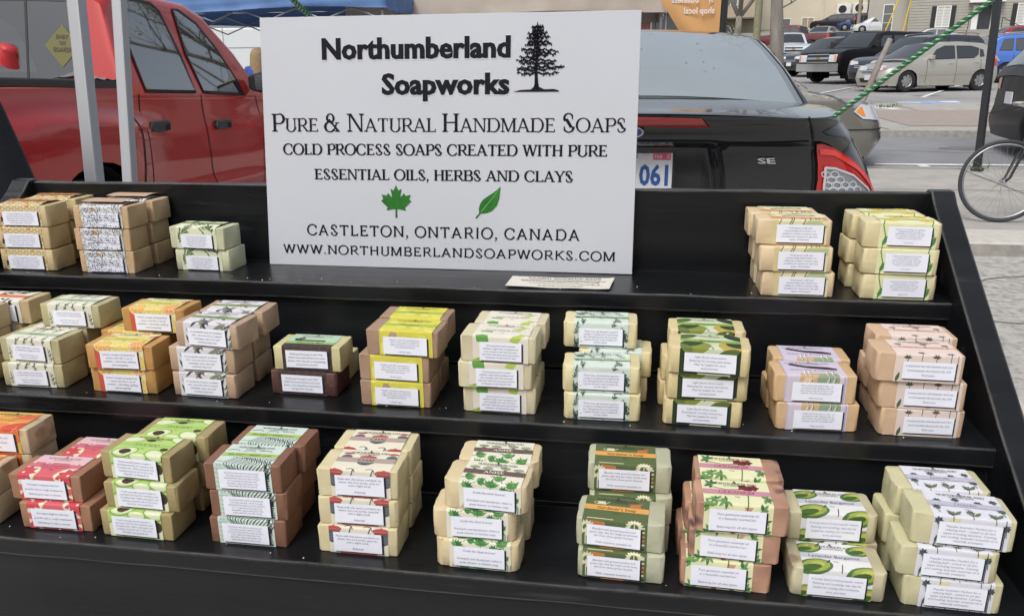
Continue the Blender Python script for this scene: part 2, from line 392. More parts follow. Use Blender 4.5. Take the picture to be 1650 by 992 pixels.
# black paint with worn edges
mp = mat('black_paint', (.006, .0065, .008), .38, bump=.05, bscale=9, stretch=(1.2, 12, 12), spec=.42)
def wear(m, edge=.0035, wc=(.21, .20, .19), base=(.0042, .0048, .006)):
    n = m.node_tree; b = n.nodes['Principled BSDF']; bv = n.nodes.new('ShaderNodeBevel'); bv.samples = 4; bv.inputs['Radius'].default_value = edge
    ge = n.nodes.new('ShaderNodeNewGeometry'); dt = n.nodes.new('ShaderNodeVectorMath'); dt.operation = 'DOT_PRODUCT'
    n.links.new(bv.outputs[0], dt.inputs[0]); n.links.new(ge.outputs['Normal'], dt.inputs[1])
    nz = n.nodes.new('ShaderNodeTexNoise'); nz.inputs['Scale'].default_value = 45; nz.inputs['Detail'].default_value = 6
    tc = n.nodes.new('ShaderNodeTexCoord'); n.links.new(tc.outputs['Object'], nz.inputs['Vector'])
    a = n.nodes.new('ShaderNodeMath'); a.operation = 'SUBTRACT'; a.inputs[0].default_value = 1.0; n.links.new(dt.outputs['Value'], a.inputs[1])
    mu = n.nodes.new('ShaderNodeMath'); mu.operation = 'MULTIPLY'; n.links.new(a.outputs[0], mu.inputs[0]); n.links.new(nz.outputs['Fac'], mu.inputs[1])
    rp = n.nodes.new('ShaderNodeValToRGB'); rp.color_ramp.elements[0].position = .020; rp.color_ramp.elements[1].position = .075; n.links.new(mu.outputs[0], rp.inputs[0])
    # broad dusty variation and thin scratches
    n2 = n.nodes.new('ShaderNodeTexNoise'); n2.inputs['Scale'].default_value = 3.0; n2.inputs['Detail'].default_value = 8
    mpn = n.nodes.new('ShaderNodeMapping'); mpn.inputs['Scale'].default_value = (1, 5, 8); n.links.new(tc.outputs['Object'], mpn.inputs[0]); n.links.new(mpn.outputs[0], n2.inputs['Vector'])
    r2 = n.nodes.new('ShaderNodeValToRGB'); r2.color_ramp.elements[0].position = .3; r2.color_ramp.elements[1].position = .75
    r2.color_ramp.elements[0].color = (*base, 1); r2.color_ramp.elements[1].color = (*[x * 2.0 + .003 for x in base], 1); n.links.new(n2.outputs['Fac'], r2.inputs[0])
    mx = n.nodes.new('ShaderNodeMix'); mx.data_type = 'RGBA'; n.links.new(rp.outputs[0], mx.inputs['Factor'])
    n.links.new(r2.outputs[0], mx.inputs['A']); mx.inputs['B'].default_value = (*wc, 1)
    n3 = n.nodes.new('ShaderNodeTexNoise'); n3.inputs['Scale'].default_value = 14; n3.inputs['Detail'].default_value = 9; mp3 = n.nodes.new('ShaderNodeMapping'); mp3.inputs['Scale'].default_value = (.35, 3.5, 3.0); n.links.new(tc.outputs['Object'], mp3.inputs[0]); n.links.new(mp3.outputs[0], n3.inputs['Vector'])
    r4 = n.nodes.new('ShaderNodeValToRGB'); r4.color_ramp.elements[0].position = .655; r4.color_ramp.elements[1].position = .74; r4.color_ramp.elements[1].color = (.55, .55, .55, 1); n.links.new(n3.outputs['Fac'], r4.inputs[0])
    m5 = n.nodes.new('ShaderNodeMix'); m5.data_type = 'RGBA'; n.links.new(r4.outputs[0], m5.inputs['Factor']); n.links.new(mx.outputs['Result'], m5.inputs['A']); m5.inputs['B'].default_value = (.055, .053, .052, 1); n.links.new(m5.outputs['Result'], b.inputs['Base Color'])
    r3 = n.nodes.new('ShaderNodeMapRange'); r3.inputs['To Min'].default_value = .20; r3.inputs['To Max'].default_value = .42; n.links.new(n2.outputs['Fac'], r3.inputs[0]); n.links.new(r3.outputs[0], b.inputs['Roughness'])
wear(mp)
stand = thing('display_stand', 'black painted wooden stepped display stand holding the stacks of soap on three shelves', 'display stand', (S * -.26, S * .85, 0))
def spart(name, mb, **k):
    o = mb.obj(name, mp, bevel=.0016, bseg=2, **k); o.parent = stand; o.matrix_parent_inverse = Matrix.Translation((-stand.location.x, -stand.location.y, 0)); return o
def nb(x0, x1, y0, y1, z0, z1, nx=24, jit=.0006):
    """board with slightly uneven long edges"""
    mb = MB(); rows = []
    ring = [(y0, z0), (y1, z0), (y1, z1), (y0, z1)]
    vs = []; rnd = random.Random(int(x0 * 1e4 + z0 * 1e3))
    for i in range(nx + 1):
        x = x0 + (x1 - x0) * i / nx
        for (y, z) in ring: vs.append((x, y + rnd.uniform(-jit, jit), z + rnd.uniform(-jit, jit)))
    fs = [(i * 4 + j, i * 4 + (j + 1) % 4, i * 4 + 4 + (j + 1) % 4, i * 4 + 4 + j) for i in range(nx) for j in range(4)] + [(3, 2, 1, 0), tuple(range(nx * 4, nx * 4 + 4))]
    return mb.add(vs, fs)
BT = .018
YB = S * 1.075
for i in range(3):
    yb = YB if i == 0 else YF[i - 1] + .004
    spart('shelf_board', nb(XL - .003, XR + .003, YF[i], yb, ZS[i] - .0185, ZS[i]))
for i in range(2): spart('riser', nb(XL - .002, XR + .002, YF[i] + .008, YF[i] + .020, ZS[i + 1] + .0005, ZS[i] - .019))
spart('back_board', nb(XL - .002, XR + .002, YB, YB + .012, ZS[2] - .3, 1.5 - S * .157242))
spart('front_board', nb(XL - .002, XR + .002, YF[2] + .006, YF[2] + .018, .55, ZS[2] - .019))
side = [(S * 1.098, .50), (S * 1.098, 1.5 - S * .172), (S * 1.092, 1.5 - S * .160), (S * 1.080, 1.5 - S * .153), (S * 1.066, 1.5 - S * .154), (S * 1.052, 1.5 - S * .168), (S * .798, 1.5 - S * .352), (S * .63, 1.5 - S * .462), (S * .618, 1.5 - S * .48), (S * .618, .50)]
for xa, xb in ((XR, XR + .025), (XL - .025, XL)):
    mb = MB(); mb.prism(side, xa, xb, 'x'); spart('side_panel', mb)
mb = MB()
for xx in (XL + .02, XR - .05):
    for yy in (YF[2] + .03, YB - .04): mb = MB(); mb.box(xx, xx + .03, yy, yy + .03, -.02 if yy < 1.9 else 0, .56); spart('leg', mb)
# crumbs and chips on the shelves
mb = MB(); rnd = random.Random(3)
for i in range(3):
    for k in range(20):
        x = rnd.uniform(XL + .03, XR - .02); y = rnd.uniform(YF[i] + .004, YF[i] + .03); r = rnd.uniform(.0004, .0011) * (1.5 if rnd.random() < .12 else 1)
        vs = [(x + r * rnd.uniform(.6, 1.2) * cos(a), y + r * rnd.uniform(.6, 1.2) * sin(a), ZS[i] + .0003) for a in (0, 1.3, 2.6, 3.9, 5.2)] + [(x, y, ZS[i] + .0003 + r)]
        mb.add(vs, [(j, (j + 1) % 5, 5) for j in range(5)])
o = mb.obj('soap_crumbs', mat('crumbs', (.62, .55, .40), .9)); o['kind'] = 'stuff'; o['label'] = 'pale soap crumbs scattered over the black shelves'; 
# ================================================================ sign
sgn = thing('sign_board', 'large white sign with black lettering and green leaves leaning on the back board', 'sign', (S * -.256, S * 1.047, 1.5 - S * .27))
sgn.rotation_euler = (-atan2(.13, 1), 0, 0)   # leans back
W2 = .2635 * S; H2 = .3455 * S
M_sign = mat('sign_plastic', (.555, .575, .62), .42, var=.02, vscale=6)
mb = MB(); mb.box(-W2, W2, -.0, .004, 0, H2); sb = mb.obj('sign_panel', M_sign, parent=sgn, bevel=.0004, bseg=1)
M_ink = mat('sign_ink', (.010, .011, .018), .7, spec=.15)
M_inkg = mat('leaf_green_ink', (.018, .13, .02), .6, col2=(.035, .20, .03), vscale=60, spec=.2)
M_halo = mat('letter_halo', (.66, .68, .71), .42)
def sx_(u): return (u + .256) * S
def sput(name, shapes, mt, h=.0006):
    mb = MB()
    for vs, fs in shapes: mb.add([(sx_(p[0]), -h, p[1] * S) for p in vs], fs)
    return mb.obj(name, mt, parent=sgn, fix=False)
LN = [fit_text('Northumberland', -.429, -.1645, .2889, .0285, offset=.030, space=1.02), fit_text('Soapworks', -.3437, -.1655, .2413, .0283, offset=.030, space=1.02)]
LH = [fit_text('Northumberland', -.4302, -.1633, .2881, .0300, offset=.052, space=1.02), fit_text('Soapworks', -.3449, -.1643, .2405, .0298, offset=.052, space=1.02)]
for a in LH: sput('letter_halo', [a], M_halo, .0003)
for a in LN: sput('lettering', [([(p[0] + dx, p[1] + dx * .2) for p in a[0]], a[1]) for dx in (0,)], M_ink); sput('lettering_bold', [([(p[0] + dx, p[1]) for p in a[0]], a[1]) for dx in (.0006,)], M_ink, .00064); sput('lettering_bold', [([(p[0] - .0006, p[1]) for p in a[0]], a[1])], M_ink, .00068)
sput('lettering', serif_line('Pure & Natural Handmade Soaps', -.5076, -.0065, .1905, .0245, small=.0182, T=.135, t=.06), M_ink)
sput('lettering', serif_line('COLD PROCESS SOAPS CREATED WITH PURE', -.4918, -.0304, .1585, .0150, T=.175, t=.08), M_ink)
sput('lettering', serif_line('ESSENTIAL OILS, HERBS AND CLAYS', -.4456, -.076, .1240, .0146, T=.175, t=.08), M_ink)
sput('lettering', serif_line('CASTLETON, ONTARIO, CANADA', -.4602, -.063, .0445, .0150, T=.135, t=.11, sf=.03, track=.12), M_ink)
sput('lettering', serif_line('WWW.NORTHUMBERLANDSOAPWORKS.COM', -.4975, -.0142, .0175, .0126, T=.13, t=.11, sf=.03, track=.10), M_ink)
# spruce tree emblem
rnd = random.Random(11); tr = []
cx, y0, y1 = -.1285, .2435, .3327
tr.append(s_line([(cx, y0 + .003), (cx - .0008, y0 + .03), (cx + .0006, y0 + .06), (cx + .0002, y1)], .0052, .0012))
tr.append(s_poly([(-.1605, y0), (-.150, y0 + .0022), (-.136, y0 + .003), (-.132, y0 + .0065), (-.1305, y0 + .013), (-.1265, y0 + .013), (-.125, y0 + .0062), (-.118, y0 + .003), (-.105, y0 + .0034), (-.0975, y0 + .0012), (-.099, y0)]))
NB = 14
for i in range(NB):
    t = i / (NB - 1); yy = y0 + .024 + (y1 - y0 - .03) * t
    for sd in (-1, 1):
        L = (.037 - .030 * t ** 1.0) * (1 if i % 3 else .82) * rnd.uniform(.80, 1.06) * (.9 if sd < 0 else 1.02); k = 9; dr = rnd.uniform(-.25, .02)
        pts = [(cx + sd * L * j / k, yy + dr * L * (j / k) + .0012 * sin(j * 1.7 + i) + L * .12 * (j / k) ** 2) for j in range(k + 1)]
        tr.append(s_line(pts, .0026, .0007))
        for j in range(1, k + 1):
            px_, py_ = pts[j]
            for q in range(3):
                a = -pi / 2 + sd * rnd.uniform(-.3, 1.0); l = rnd.uniform(.0018, .0046)
                tr.append(s_leaf(px_ + rnd.uniform(-.001, .001), py_ + .0006, a, l, .0014, 3))
            if rnd.random() < .7: tr.append(s_leaf(px_, py_, pi / 2 - sd * .7, rnd.uniform(.0014, .003), .0012, 3))
for i in range(30):
    t = .25 + .75 * rnd.random(); tr.append(s_ell(cx + rnd.uniform(-.006, .006) * (1 - t * .7), y0 + .03 + t * (y1 - y0 - .045), .0025, .0016, 6, rnd.random() * 3))
sput('tree_emblem', tr, M_ink, .0007)
# maple leaf
ml = [(0, 1), (.12, .77), (.27, .84), (.2, .48), (.40, .66), (.47, .55), (.72, .6), (.64, .4), (.75, .33), (.43, .06), (.48, -.06), (.04, 0), (.05, -.37)]
ml = ml + [(-x, y) for x, y in ml[::-1][:-1]]
cxm, cym, km = -.3258, .0838, .0335
sput('maple_leaf_emblem', [s_poly([(cxm + x * km * .88, cym + y * km) for x, y in ml])], M_inkg)
# single leaf with stalk
lf = [(-.1764, .1171), (-.1772, .108), (-.1780, .100), (-.1815, .0905), (-.188, .0835), (-.196, .0802), (-.2035, .0795), (-.2062, .0800), (-.2068, .0860), (-.2052, .0925), (-.2010, .0985), (-.1945, .1030), (-.187, .1080), (-.181, .1125)]
sput('leaf_emblem', [s_poly(lf), s_line([(-.2035, .0815), (-.2075, .077), (-.2108, .0728)], .0016, .0022)], M_inkg)
sput('leaf_vein', [s_line([(-.2035, .0815), (-.195, .092), (-.1855, .1035), (-.1785, .1135)], .0010, .0004)], mat('vein_ink', (.25, .5, .12), .5), .0008)
# ================================================================ price sheet on the top shelf
pz = ZS[0]
P4 = [F(-.153, 1.012), F(-.0155, 1.017), F(-.021, .9605), F(-.1555, .9625)]
def pmap(u, v, h=0.0):   # u 0..1 left-right, v 0..1 front-back
    x = (P4[3][0] * (1 - u) + P4[2][0] * u) * (1 - v) + (P4[0][0] * (1 - u) + P4[1][0] * u) * v
    y = (P4[3][1] * (1 - u) + P4[2][1] * u) * (1 - v) + (P4[0][1] * (1 - u) + P4[1][1] * u) * v
    return (x, y, pz + .0012 + .0012 * (2 * abs(u - .5)) ** 3 + .0006 * sin(u * 7) ** 2 + h)
mb = MB(); mb.grid([[pmap(i / 14, j / 4) for i in range(15)] for j in range(5)]); mb.grid([[pmap(i / 14, j / 4, -.0003) for i in range(15)] for j in range(5)], flip=True)
ps = thing('price_sheet', 'small cream paper sheet lying flat on the top shelf in front of the sign', 'paper sheet', (*F(-.085, .99), pz))
o = mb.obj('paper', mat('cream_paper', (.66, .63, .56), .8), parent=ps, fix=False); o.matrix_parent_inverse = Matrix.Translation(-ps.location)
tx = serif_line('NATURAL HANDMADE SOAPS', .17, .88, .76, .16, T=.16, t=.07)
rq = random.Random(5)
for vv, ua, ub in ((.64, .10, .93), (.54, .12, .88), (.15, .30, .72)):      # small print too fine to read
    u = ua
    while u < ub:
        l = rq.uniform(.015, .05); tx.append(s_line([(u + l * q / 6, vv + rq.uniform(-.02, .02)) for q in range(7)], .022)); u += l + .012
tx += [s_line([(.2, .36), (.3, .38), (.42, .33), (.5, .38), (.58, .33), (.66, .40), (.74, .3), (.8, .38)], .02), s_ring(.85, .34, .035, .012, ry=.06)]
mb = MB(); map_art(mb, [(v, f, None, .0003) for v, f in tx], pmap, 0, 1, 0, 1, [i / 14 for i in range(1, 14)])
o = mb.obj('lettering', mat('grey_ink', (.10, .10, .11), .7), parent=ps, fix=False); o.matrix_parent_inverse = Matrix.Translation(-ps.location)
# ================================================================ soap bars
BW, BD, BH, PT = .085 * S, .0445 * S, .0304 * S, .031635 * S     # bar width, depth, thickness, stack pitch
WW = .063 * S                                                   # wrapper width
def bar_mesh(name, mt, rc, seed, ed=.0010):
    rc = rc * .70
    """a cut bar of soap: rounded corners in plan, softened and slightly uneven edges; origin at the middle of the bottom front edge"""
    rnd = random.Random(seed); ol = []; n = 5
    for (cx, cy, a0) in ((BW / 2 - rc, rc, -90), (BW / 2 - rc, BD - rc, 0), (-BW / 2 + rc, BD - rc, 90), (-BW / 2 + rc, rc, 180)):
        for i in range(n + 1):
            a = radians(a0 + 90 * i / n); ol.append((cx, cy, cos(a), sin(a)))
    # extra points along the long sides so the surfaces can wander
    def insert(ol):
        out = []
        for i, p in enumerate(ol):
            out.append((p[0] + p[2] * rc, p[1] + p[3] * rc, p[2], p[3])); q = ol[(i + 1) % len(ol)]
            if (i % (n + 1)) == n:
                ax, ay, bx, by = p[0] + p[2] * rc, p[1] + p[3] * rc, q[0] + q[2] * rc, q[1] + q[3] * rc
                for t in (.2, .4, .6, .8): out.append((ax + (bx - ax) * t, ay + (by - ay) * t, p[2], p[3]))
        return out
    ol = insert(ol); k = len(ol); ph = rnd.uniform(0, 6); tz = rnd.uniform(-.0004, .0004)
    rings = [(-ed, 0), (-ed * .3, ed * .3), (0, ed), (.0003, BH * .5), (0, BH - ed), (-ed * .3, BH - ed * .3), (-ed, BH)]
    mb = MB(); rows = []
    for (off, z) in rings:
        r = []
        for i, (x, y, nx, ny) in enumerate(ol):
            wv = .0005 * sin(i * 1.1 + ph) + rnd.uniform(-.0003, .0003) if z in (ed, BH - ed) else 0
            zz = z + (tz * x / BW * 2 + .0003 * sin(x * 90 + ph) if z > BH * .6 else 0)
            r.append((x + nx * (off + wv), y + ny * (off + wv) , max(0, zz)))
        rows.append(r + [r[0]])
    mb.grid(rows)
    mb.add(rows[0][:-1], [tuple(range(k - 1, -1, -1))]); 
    c = (0, BD / 2, BH + .0002); mb.add(rows[-1][:-1] + [c], [(i, (i + 1) % k, k) for i in range(k)])
    me = mb.mesh(name, mt, smooth=True); me.set_sharp_from_angle(angle=radians(50)); return me
OF = .0005
def belt(bulge):
    e = .0012; pr = [(-OF, e * .2), (-OF, BH * .5), (-OF, BH - e), (-OF + e * .3, BH + OF - e * .3), (e - OF, BH + OF)]
    for t in (.15, .3, .5, .7, .85): pr.append((BD * t, BH + OF + bulge * sin(pi * t) ** .8))
    pr += [(BD + OF - e, BH + OF), (BD + OF, BH - e), (BD + OF, BH * .5), (BD + OF, e), (BD + OF - e, 0), (BD * .5, -.0001), (e, 0)]
    return pr
def belt_map(bulge):
    pr = belt(bulge); sarr = [0]
    for a, b in zip(pr, pr[1:]): sarr.append(sarr[-1] + sqrt((a[0] - b[0]) ** 2 + (a[1] - b[1]) ** 2))
    def fn(u, v, h=0):
        for i in range(len(sarr) - 1):
            if v <= sarr[i + 1] or i == len(sarr) - 2:
                a, b = pr[i], pr[i + 1]; t = (v - sarr[i]) / (sarr[i + 1] - sarr[i]); break
        ny, nz = -(b[1] - a[1]), (b[0] - a[0]); L = sqrt(ny * ny + nz * nz) or 1
        return (u - WW / 2, a[0] + (b[0] - a[0]) * t + ny / L * h, a[1] + (b[1] - a[1]) * t + nz / L * h)
    return pr, sarr, fn
VT_ = BH + BD      # unrolled height (front + top)
def dull(h, k=.14):
    r, g, b_ = srgb(h); l = .3 * r + .55 * g + .15 * b_; return tuple(min(.74, (q * (1 - k) + l * k) * .94) for q in (r, g, b_))
def ink(h, rough=.6): return mat('ink_' + h.strip('#'), dull(h), rough, spec=.3)
_art = {}
class Art:
    def __init__(s, base, seed): s.sh = []; s.h = 4e-5; s.base = base; s.r = random.Random(seed)
    def p(s, shape, col): s.h += 6e-6; s.sh.append((shape[0], shape[1], ink(col), s.h)); return s
    def sprig(s, x, y, a, L, col, n=5, lw=.004, ll=.006, stem='', w=.0005, curve=.3):
        pts = []; ang = a
        for i in range(9):
            pts.append((x, y)); x += cos(ang) * L / 8; y += sin(ang) * L / 8; ang += curve / 8
        s.p(s_line(pts, w, w * .5), stem or col)
        for i in range(n):
            q = pts[1 + int(7 * i / n)]; sd = 1 if i % 2 else -1
            s.p(s_leaf(q[0], q[1], a + sd * s.r.uniform(.5, 1.0), ll * s.r.uniform(.7, 1.1), lw), col)
        s.p(s_leaf(pts[-1][0], pts[-1][1], a + curve, ll * .8, lw), col)
    def flower(s, x, y, r, col, n=5, c2='#d8b040'):
        for i in range(n): s.p(s_leaf(x, y, 2 * pi * i / n + .3, r, r * .75), col)
        s.p(s_ell(x, y, r * .22, n=8), c2)
    def text(s, txt, x0, x1, y, cap, col, **k): s.p(fit_text(txt, x0, x1, y, cap, **k), col)
    def serif(s, txt, x0, x1, y, cap, col):
        for q in serif_line(txt, x0, x1, y, cap, T=.16, t=.07): s.sh.append((q[0], q[1], ink(col), s.h + 6e-6))
        s.h += 1.2e-5
def brand(a, col='#3a3a38', y=None):
    y = VT_ - .0085 if y is None else y
    a.p(s_ell(WW / 2, y + .0052, .0010, .0015, 6), col); a.p(s_rect(WW / 2 - .0016, WW / 2 + .0016, y + .0036, y + .0040), col)
    a.serif('NORTHUMBERLAND', .0095, WW - .0095, y + .0004, .0030, col); a.serif('SOAPWORKS', .018, WW - .018, y - .0024, .0017, col)
def band(a, y, h, bcol, txt, tcol, style='sans', x0=.016, x1=None):
    h *= 1.38; y -= .001
    a.p(s_rect(-.001, WW + .001, y, y + h), bcol)
    x1 = WW - x0 if x1 is None else x1
    if style == 'serif': a.serif(txt, x0, x1, y + h * .22, h * .56, tcol)
    elif style == 'script': a.text(txt, x0, x1, y + h * .25, h * .55, tcol, shear=.35)
    else: a.text(txt, x0, x1, y + h * .22, h * .55, tcol, offset=.01)
    a.text('95g', WW / 2 - .002, WW / 2 + .002, y - .0042, .0016, '#444444')
BY = BH + .0155      # usual height of the name band
# kinds: key -> soap colour, second colour, corner radius, base paper, art function, tag text, tag colours
def art_for(key):
    a = Art(None, hash_(key)); R = a.r; W = WW
    if key == 'honey':
        s_ = .0028
        for j in range(26):
            for i in range(14):
                x = i * s_ * 1.5 ; y = j * s_ * 1.732 / 1 + (s_ * .866 if i % 2 else 0)
                if y > VT_ + .002: continue
                if R.random() < .12: a.p(s_ell(x, y, s_ * .8, n=6), '#e3a54e')
                pts = [(x + s_ * cos(pi / 3 * k), y + s_ * sin(pi / 3 * k)) for k in range(7)]
                a.p(s_line(pts, .0005), '#c9923f')
        a.p(s_rect(-.001, W + .001, BH + .016, BH + .024), '#c78a4a'); a.p(s_ell(.002, .010, .0016, .0022), '#4a2c28'); a.p(s_ell(.0015, .007, .0016, .0012), '#4a2c28'); brand(a)
    elif key == 'oat':
        for i in range(620):
            x, y = R.uniform(0, W), R.uniform(0, VT_); t = R.uniform(0, pi); l = R.uniform(.0009, .0018)
            a.p(s_line([(x, y), (x + l * cos(t), y + l * sin(t)), (x + l * cos(t + .5) * 1.6, y + l * sin(t + .5) * 1.6)], .00055), R.choice(['#343a52', '#3d4560', '#2c2f40']))
        a.p(s_rect(-.001, W + .001, BH + .006, BH + .040), '#c9a583'); brand(a)
    elif key == 'olive':
        for (x, y, t) in ((.004, .018, .4), (.002, .006, 1.2), (.010, .022, .9), (.046, .004, 1.9), (.030, .026, .1), (.02, .034, .3), (.008, .044, .8), (.04, .05, 2.4), (.05, .02, 2.0)):
            a.sprig(x, y, t, .016, R.choice(['#5c7a35', '#6f8a45', '#4e6a30']), n=6, ll=.007, lw=.0022)
        a.p(s_rect(-.001, W + .001, BH + .013, BH + .0185), '#7f9b4a'); a.text('Olive Oil', .016, W - .016, BH + .0142, .003, '#31401c'); brand(a)
    elif key == 'goat':
        a.p(s_rect(-.001, .006, 0, VT_), '#dccb8e'); a.p(s_poly([(0, BH + .004), (W, BH + .002), (W, BH + .012), (0, BH + .016)]), '#d89a5a')
        for i in range(8): x = R.uniform(.004, W - .004); a.p(s_line([(x, BH - .006), (x + .003, BH + .001), (x + R.uniform(-.004, .006), BH + .012)], .0009), '#5a4632')
        a.p(s_poly([(.03, BH - .006), (.055, BH - .008), (.055, BH + .001), (.036, BH)]), '#b9c58a'); a.p(s_line([(.012, BH + .018), (.02, BH + .022), (.04, BH + .020), (.046, BH + .025)], .003), '#4a382c'); brand(a)
    elif key == 'calendula':
        for x in (.004, .050): 
            a.p(s_line([(x, 0), (x + .002, .012), (x - .001, .024), (x + .003, .04)], .0011), '#4f8f3e'); a.p(s_leaf(x, .002, 1.2, .012, .004), '#4f8f3e')
        for (x, y) in ((.012, BH + .012), (.030, BH + .020), (.046, BH + .010), (.02, BH + .03), (.044, BH + .032)): a.flower(x, y, .0075, '#e8cf3a', 11, '#c99a20')
        a.p(s_rect(-.001, W + .001, BH + .0135, BH + .0185), '#d9d372'); brand(a)
    elif key == 'neroli':
        for (x, y, t) in ((.004, .006, 1.0), (.046, .016, 2.2), (.01, BH + .02, .4), (.034, BH + .024, .9)): a.sprig(x, y, t, .018, '#3c4a34', n=5, ll=.009, lw=.0035)
        a.p(s_poly([(0, BH + .012), (W, BH + .010), (W, BH + .018), (0, BH + .022)]), '#e07848'); brand(a)
    elif key == 'rosemary':
        a.p(s_rect(-.001, W + .001, BH + .010, BH + .018), '#a9c2a0'); 
        for (x, y, t) in ((.002, .002, 1.5), (.0525, .002, 1.6), (.010, BH - .008, 1.2), (.020, BH - .006, .8), (.034, BH - .009, 1.9), (.045, BH - .006, 1.4), (.014, BH + .020, 1.1), (.026, BH + .019, 1.6), (.040, BH + .02, 1.3)):
            a.sprig(x, y, t, .013, R.choice(['#3f5140', '#52624a', '#2f4034']), n=9, ll=.0034, lw=.0008, w=.0004, curve=R.uniform(-.8, .8))
        a.text('Rosemary', .018, W - .018, BH + .012, .0030, '#2f4034', shear=.3); brand(a)
    elif key == 'citrus':
        a.p(s_rect(0, .006, 0, BH * .9), '#d8523a')
        for (x, y, r, c) in ((.010, BH + .002, .011, '#f0b52c'), (.030, BH - .001, .012, '#f4d04a'), (.048, BH + .004, .010, '#e99a25'), (.020, BH + .017, .010, '#f6d85a'), (.040, BH + .018, .010, '#f1bf35'), (.004, BH + .022, .008, '#e98a2a'), (.053, BH + .026, .006, '#e2593a'), (.050, .008, .009, '#f1c22e')):
            a.p(s_ell(x, y, r, n=20), c); a.p(s_ring(x, y, r * .86, .0008, 20), '#fbf0c8')
            for k in range(8): t = k * pi / 4; a.p(s_line([(x + r * .15 * cos(t), y + r * .15 * sin(t)), (x + r * .8 * cos(t), y + r * .8 * sin(t))], .0005), '#fbf0c8')
        band(a, BY, .0048, '#cfd24a', 'Sunshine Citrus', '#2c3010', 'script', .014); brand(a)
    elif key == 'tea':
        for i in range(30):
            x, y = R.uniform(0, W), R.uniform(-.002, VT_ - .009); a.p(s_leaf(x, y, R.choice([.5, .8, 1.1, 2.0, 2.3, 2.7]), R.uniform(.012, .021), R.uniform(.0022, .0040)), R.choice(['#55585c', '#6a6e70', '#74796a', '#858b78', '#45474e']))
        band(a, BY - .001, .0048, '#8a9a5c', 'Tea Tree', '#2b3318', 'script', .018); brand(a)
    elif key == 'choco':
        for i in range(6): a.p(s_line([(i * .0095 + .004, 0), (i * .0095 + .004, BH + .008)], .0007), '#6a5550')
        for y in (.006, .015, .024, .032): a.p(s_line([(0, y), (W, y)], .0006), '#6a5550')
        a.p(s_rect(-.001, W + .001, BH + .010, VT_ + .001), '#b8d3b4'); a.p(s_rect(.010, .042, BH + .016, BH + .020), '#4a3430'); a.sprig(.006, BH + .018, .6, .010, '#2f4a30')
        band(a, BH + .009, .0050, '#8fc06a', 'Chocolate Mint', '#26301c', 'sans', .012); brand(a)
    elif key == 'patch':
        for i in range(26): a.p(s_ell(R.uniform(0, W), R.uniform(0, VT_), R.uniform(.003, .008), R.uniform(.002, .005), 9, R.random() * 3), R.choice(['#e6de4c', '#dcd432', '#ece568', '#d6cc22']))
        a.p(s_rect(0, .0014, 0, VT_), '#d8ce18'); band(a, BY, .0050, '#a6c234', 'Patchouli', '#2f3a10', 'sans', .018); brand(a)
    elif key == 'foot':
        for (x, y, w_, h_) in ((.004, BH - .006, .012, .010), (.006, BH + .012, .012, .006), (.004, .001, .006, .003)): a.p(s_poly([(x, y), (x + w_, y - .001), (x + w_ * .9, y + h_ * .8), (x + w_ * .4, y + h_), (x - .001, y + h_ * .7)]), '#5fa53a')
        for (x, y) in ((.036, BH - .004), (.034, BH + .018)):
            a.p(s_poly([(x, y), (x + .008, y - .003), (x + .012, y + .004), (x + .016, y + .009), (x + .010, y + .010), (x + .004, y + .006)]), '#b4c93c')
            for k in range(4): a.p(s_ell(x + .010 + k * .0025, y + .0115 - k * .0006, .0012, n=8), '#b4c93c')
        a.p(s_rect(.0, .03, .0, .0025), '#a9b93c'); band(a, BY, .0044, '#e3ddc8', 'FOOT SCRUB SOAP', '#22241c', 'sans', .010); brand(a)
    elif key == 'euc':
        for i in range(20):
            x = R.choice([R.uniform(0, .006), R.uniform(.048, W), R.uniform(0, W), R.uniform(0, W)]); y = R.uniform(-.004, BH + .012) if i > 5 else BH + .022
            a.sprig(x, y, R.uniform(.9, 2.2), .011, R.choice(['#2f4a42', '#3c5a4c', '#27403a']), n=8, ll=.0042, lw=.0009, w=.0004)
        band(a, BY, .0046, '#b9cfae', 'Minty Mist', '#2c3a30', 'script', .016); brand(a)
    elif key == 'berg':
        for (x, y, rx, ry, c, t) in ((.006, .010, .012, .016, '#2e3f26', .3), (.014, BH + .004, .014, .011, '#8a9432', .2), (.010, BH + .010, .012, .007, '#3c4f28', .5), (.046, BH + .006, .012, .010, '#c3a53a', 2.6), (.050, BH + .012, .010, .008, '#34482a', 2.2), (.052, .010, .007, .016, '#2c3d24', 0), (.044, .022, .010, .004, '#58702f', .3), (.004, .028, .009, .004, '#6b7f34', 2.5), (.004, BH + .028, .012, .006, '#5b7332', .5), (.050, BH + .030, .012, .006, '#33462a', 2.5)): a.p(s_ell(x, y, rx, ry, 16, t), c)
        a.p(s_line([(.030, BH - .001), (.027, BH + .006)], .0008), '#2c3420'); band(a, BY, .0050, '#8cae46', 'Bergamot', '#1f2a12', 'sans', .018); brand(a)
    elif key == 'milk':
        a.p(s_rect(-.001, W + .001, 0, BH + .004), '#d5c9d6'); a.p(s_poly([(.010, 0), (.050, 0), (.048, BH + .008), (.014, BH + .006)]), '#cfae86'); a.p(s_poly([(.028, .018), (.048, .016), (.048, BH + .007), (.030, BH + .004)]), '#8fa584')
        for x in (.018, .022, .038, .043): a.p(s_line([(x + .001, BH + .013), (x, BH + .006), (x + .0015, BH - .001), (x - .001, BH - .007)], .0014, .0008), '#efe6df'); a.p(s_line([(x + .0018, BH + .012), (x + .001, BH + .004), (x + .002, BH - .005)], .0005), '#5a4038')
        a.p(s_poly([(.006, BH + .026), (.010, BH + .030), (.014, BH + .028), (.022, BH + .0245), (.042, BH + .023), (.050, BH + .020), (.050, BH + .016), (.040, BH + .0165), (.024, BH + .0185), (.014, BH + .022)]), '#3b3138')
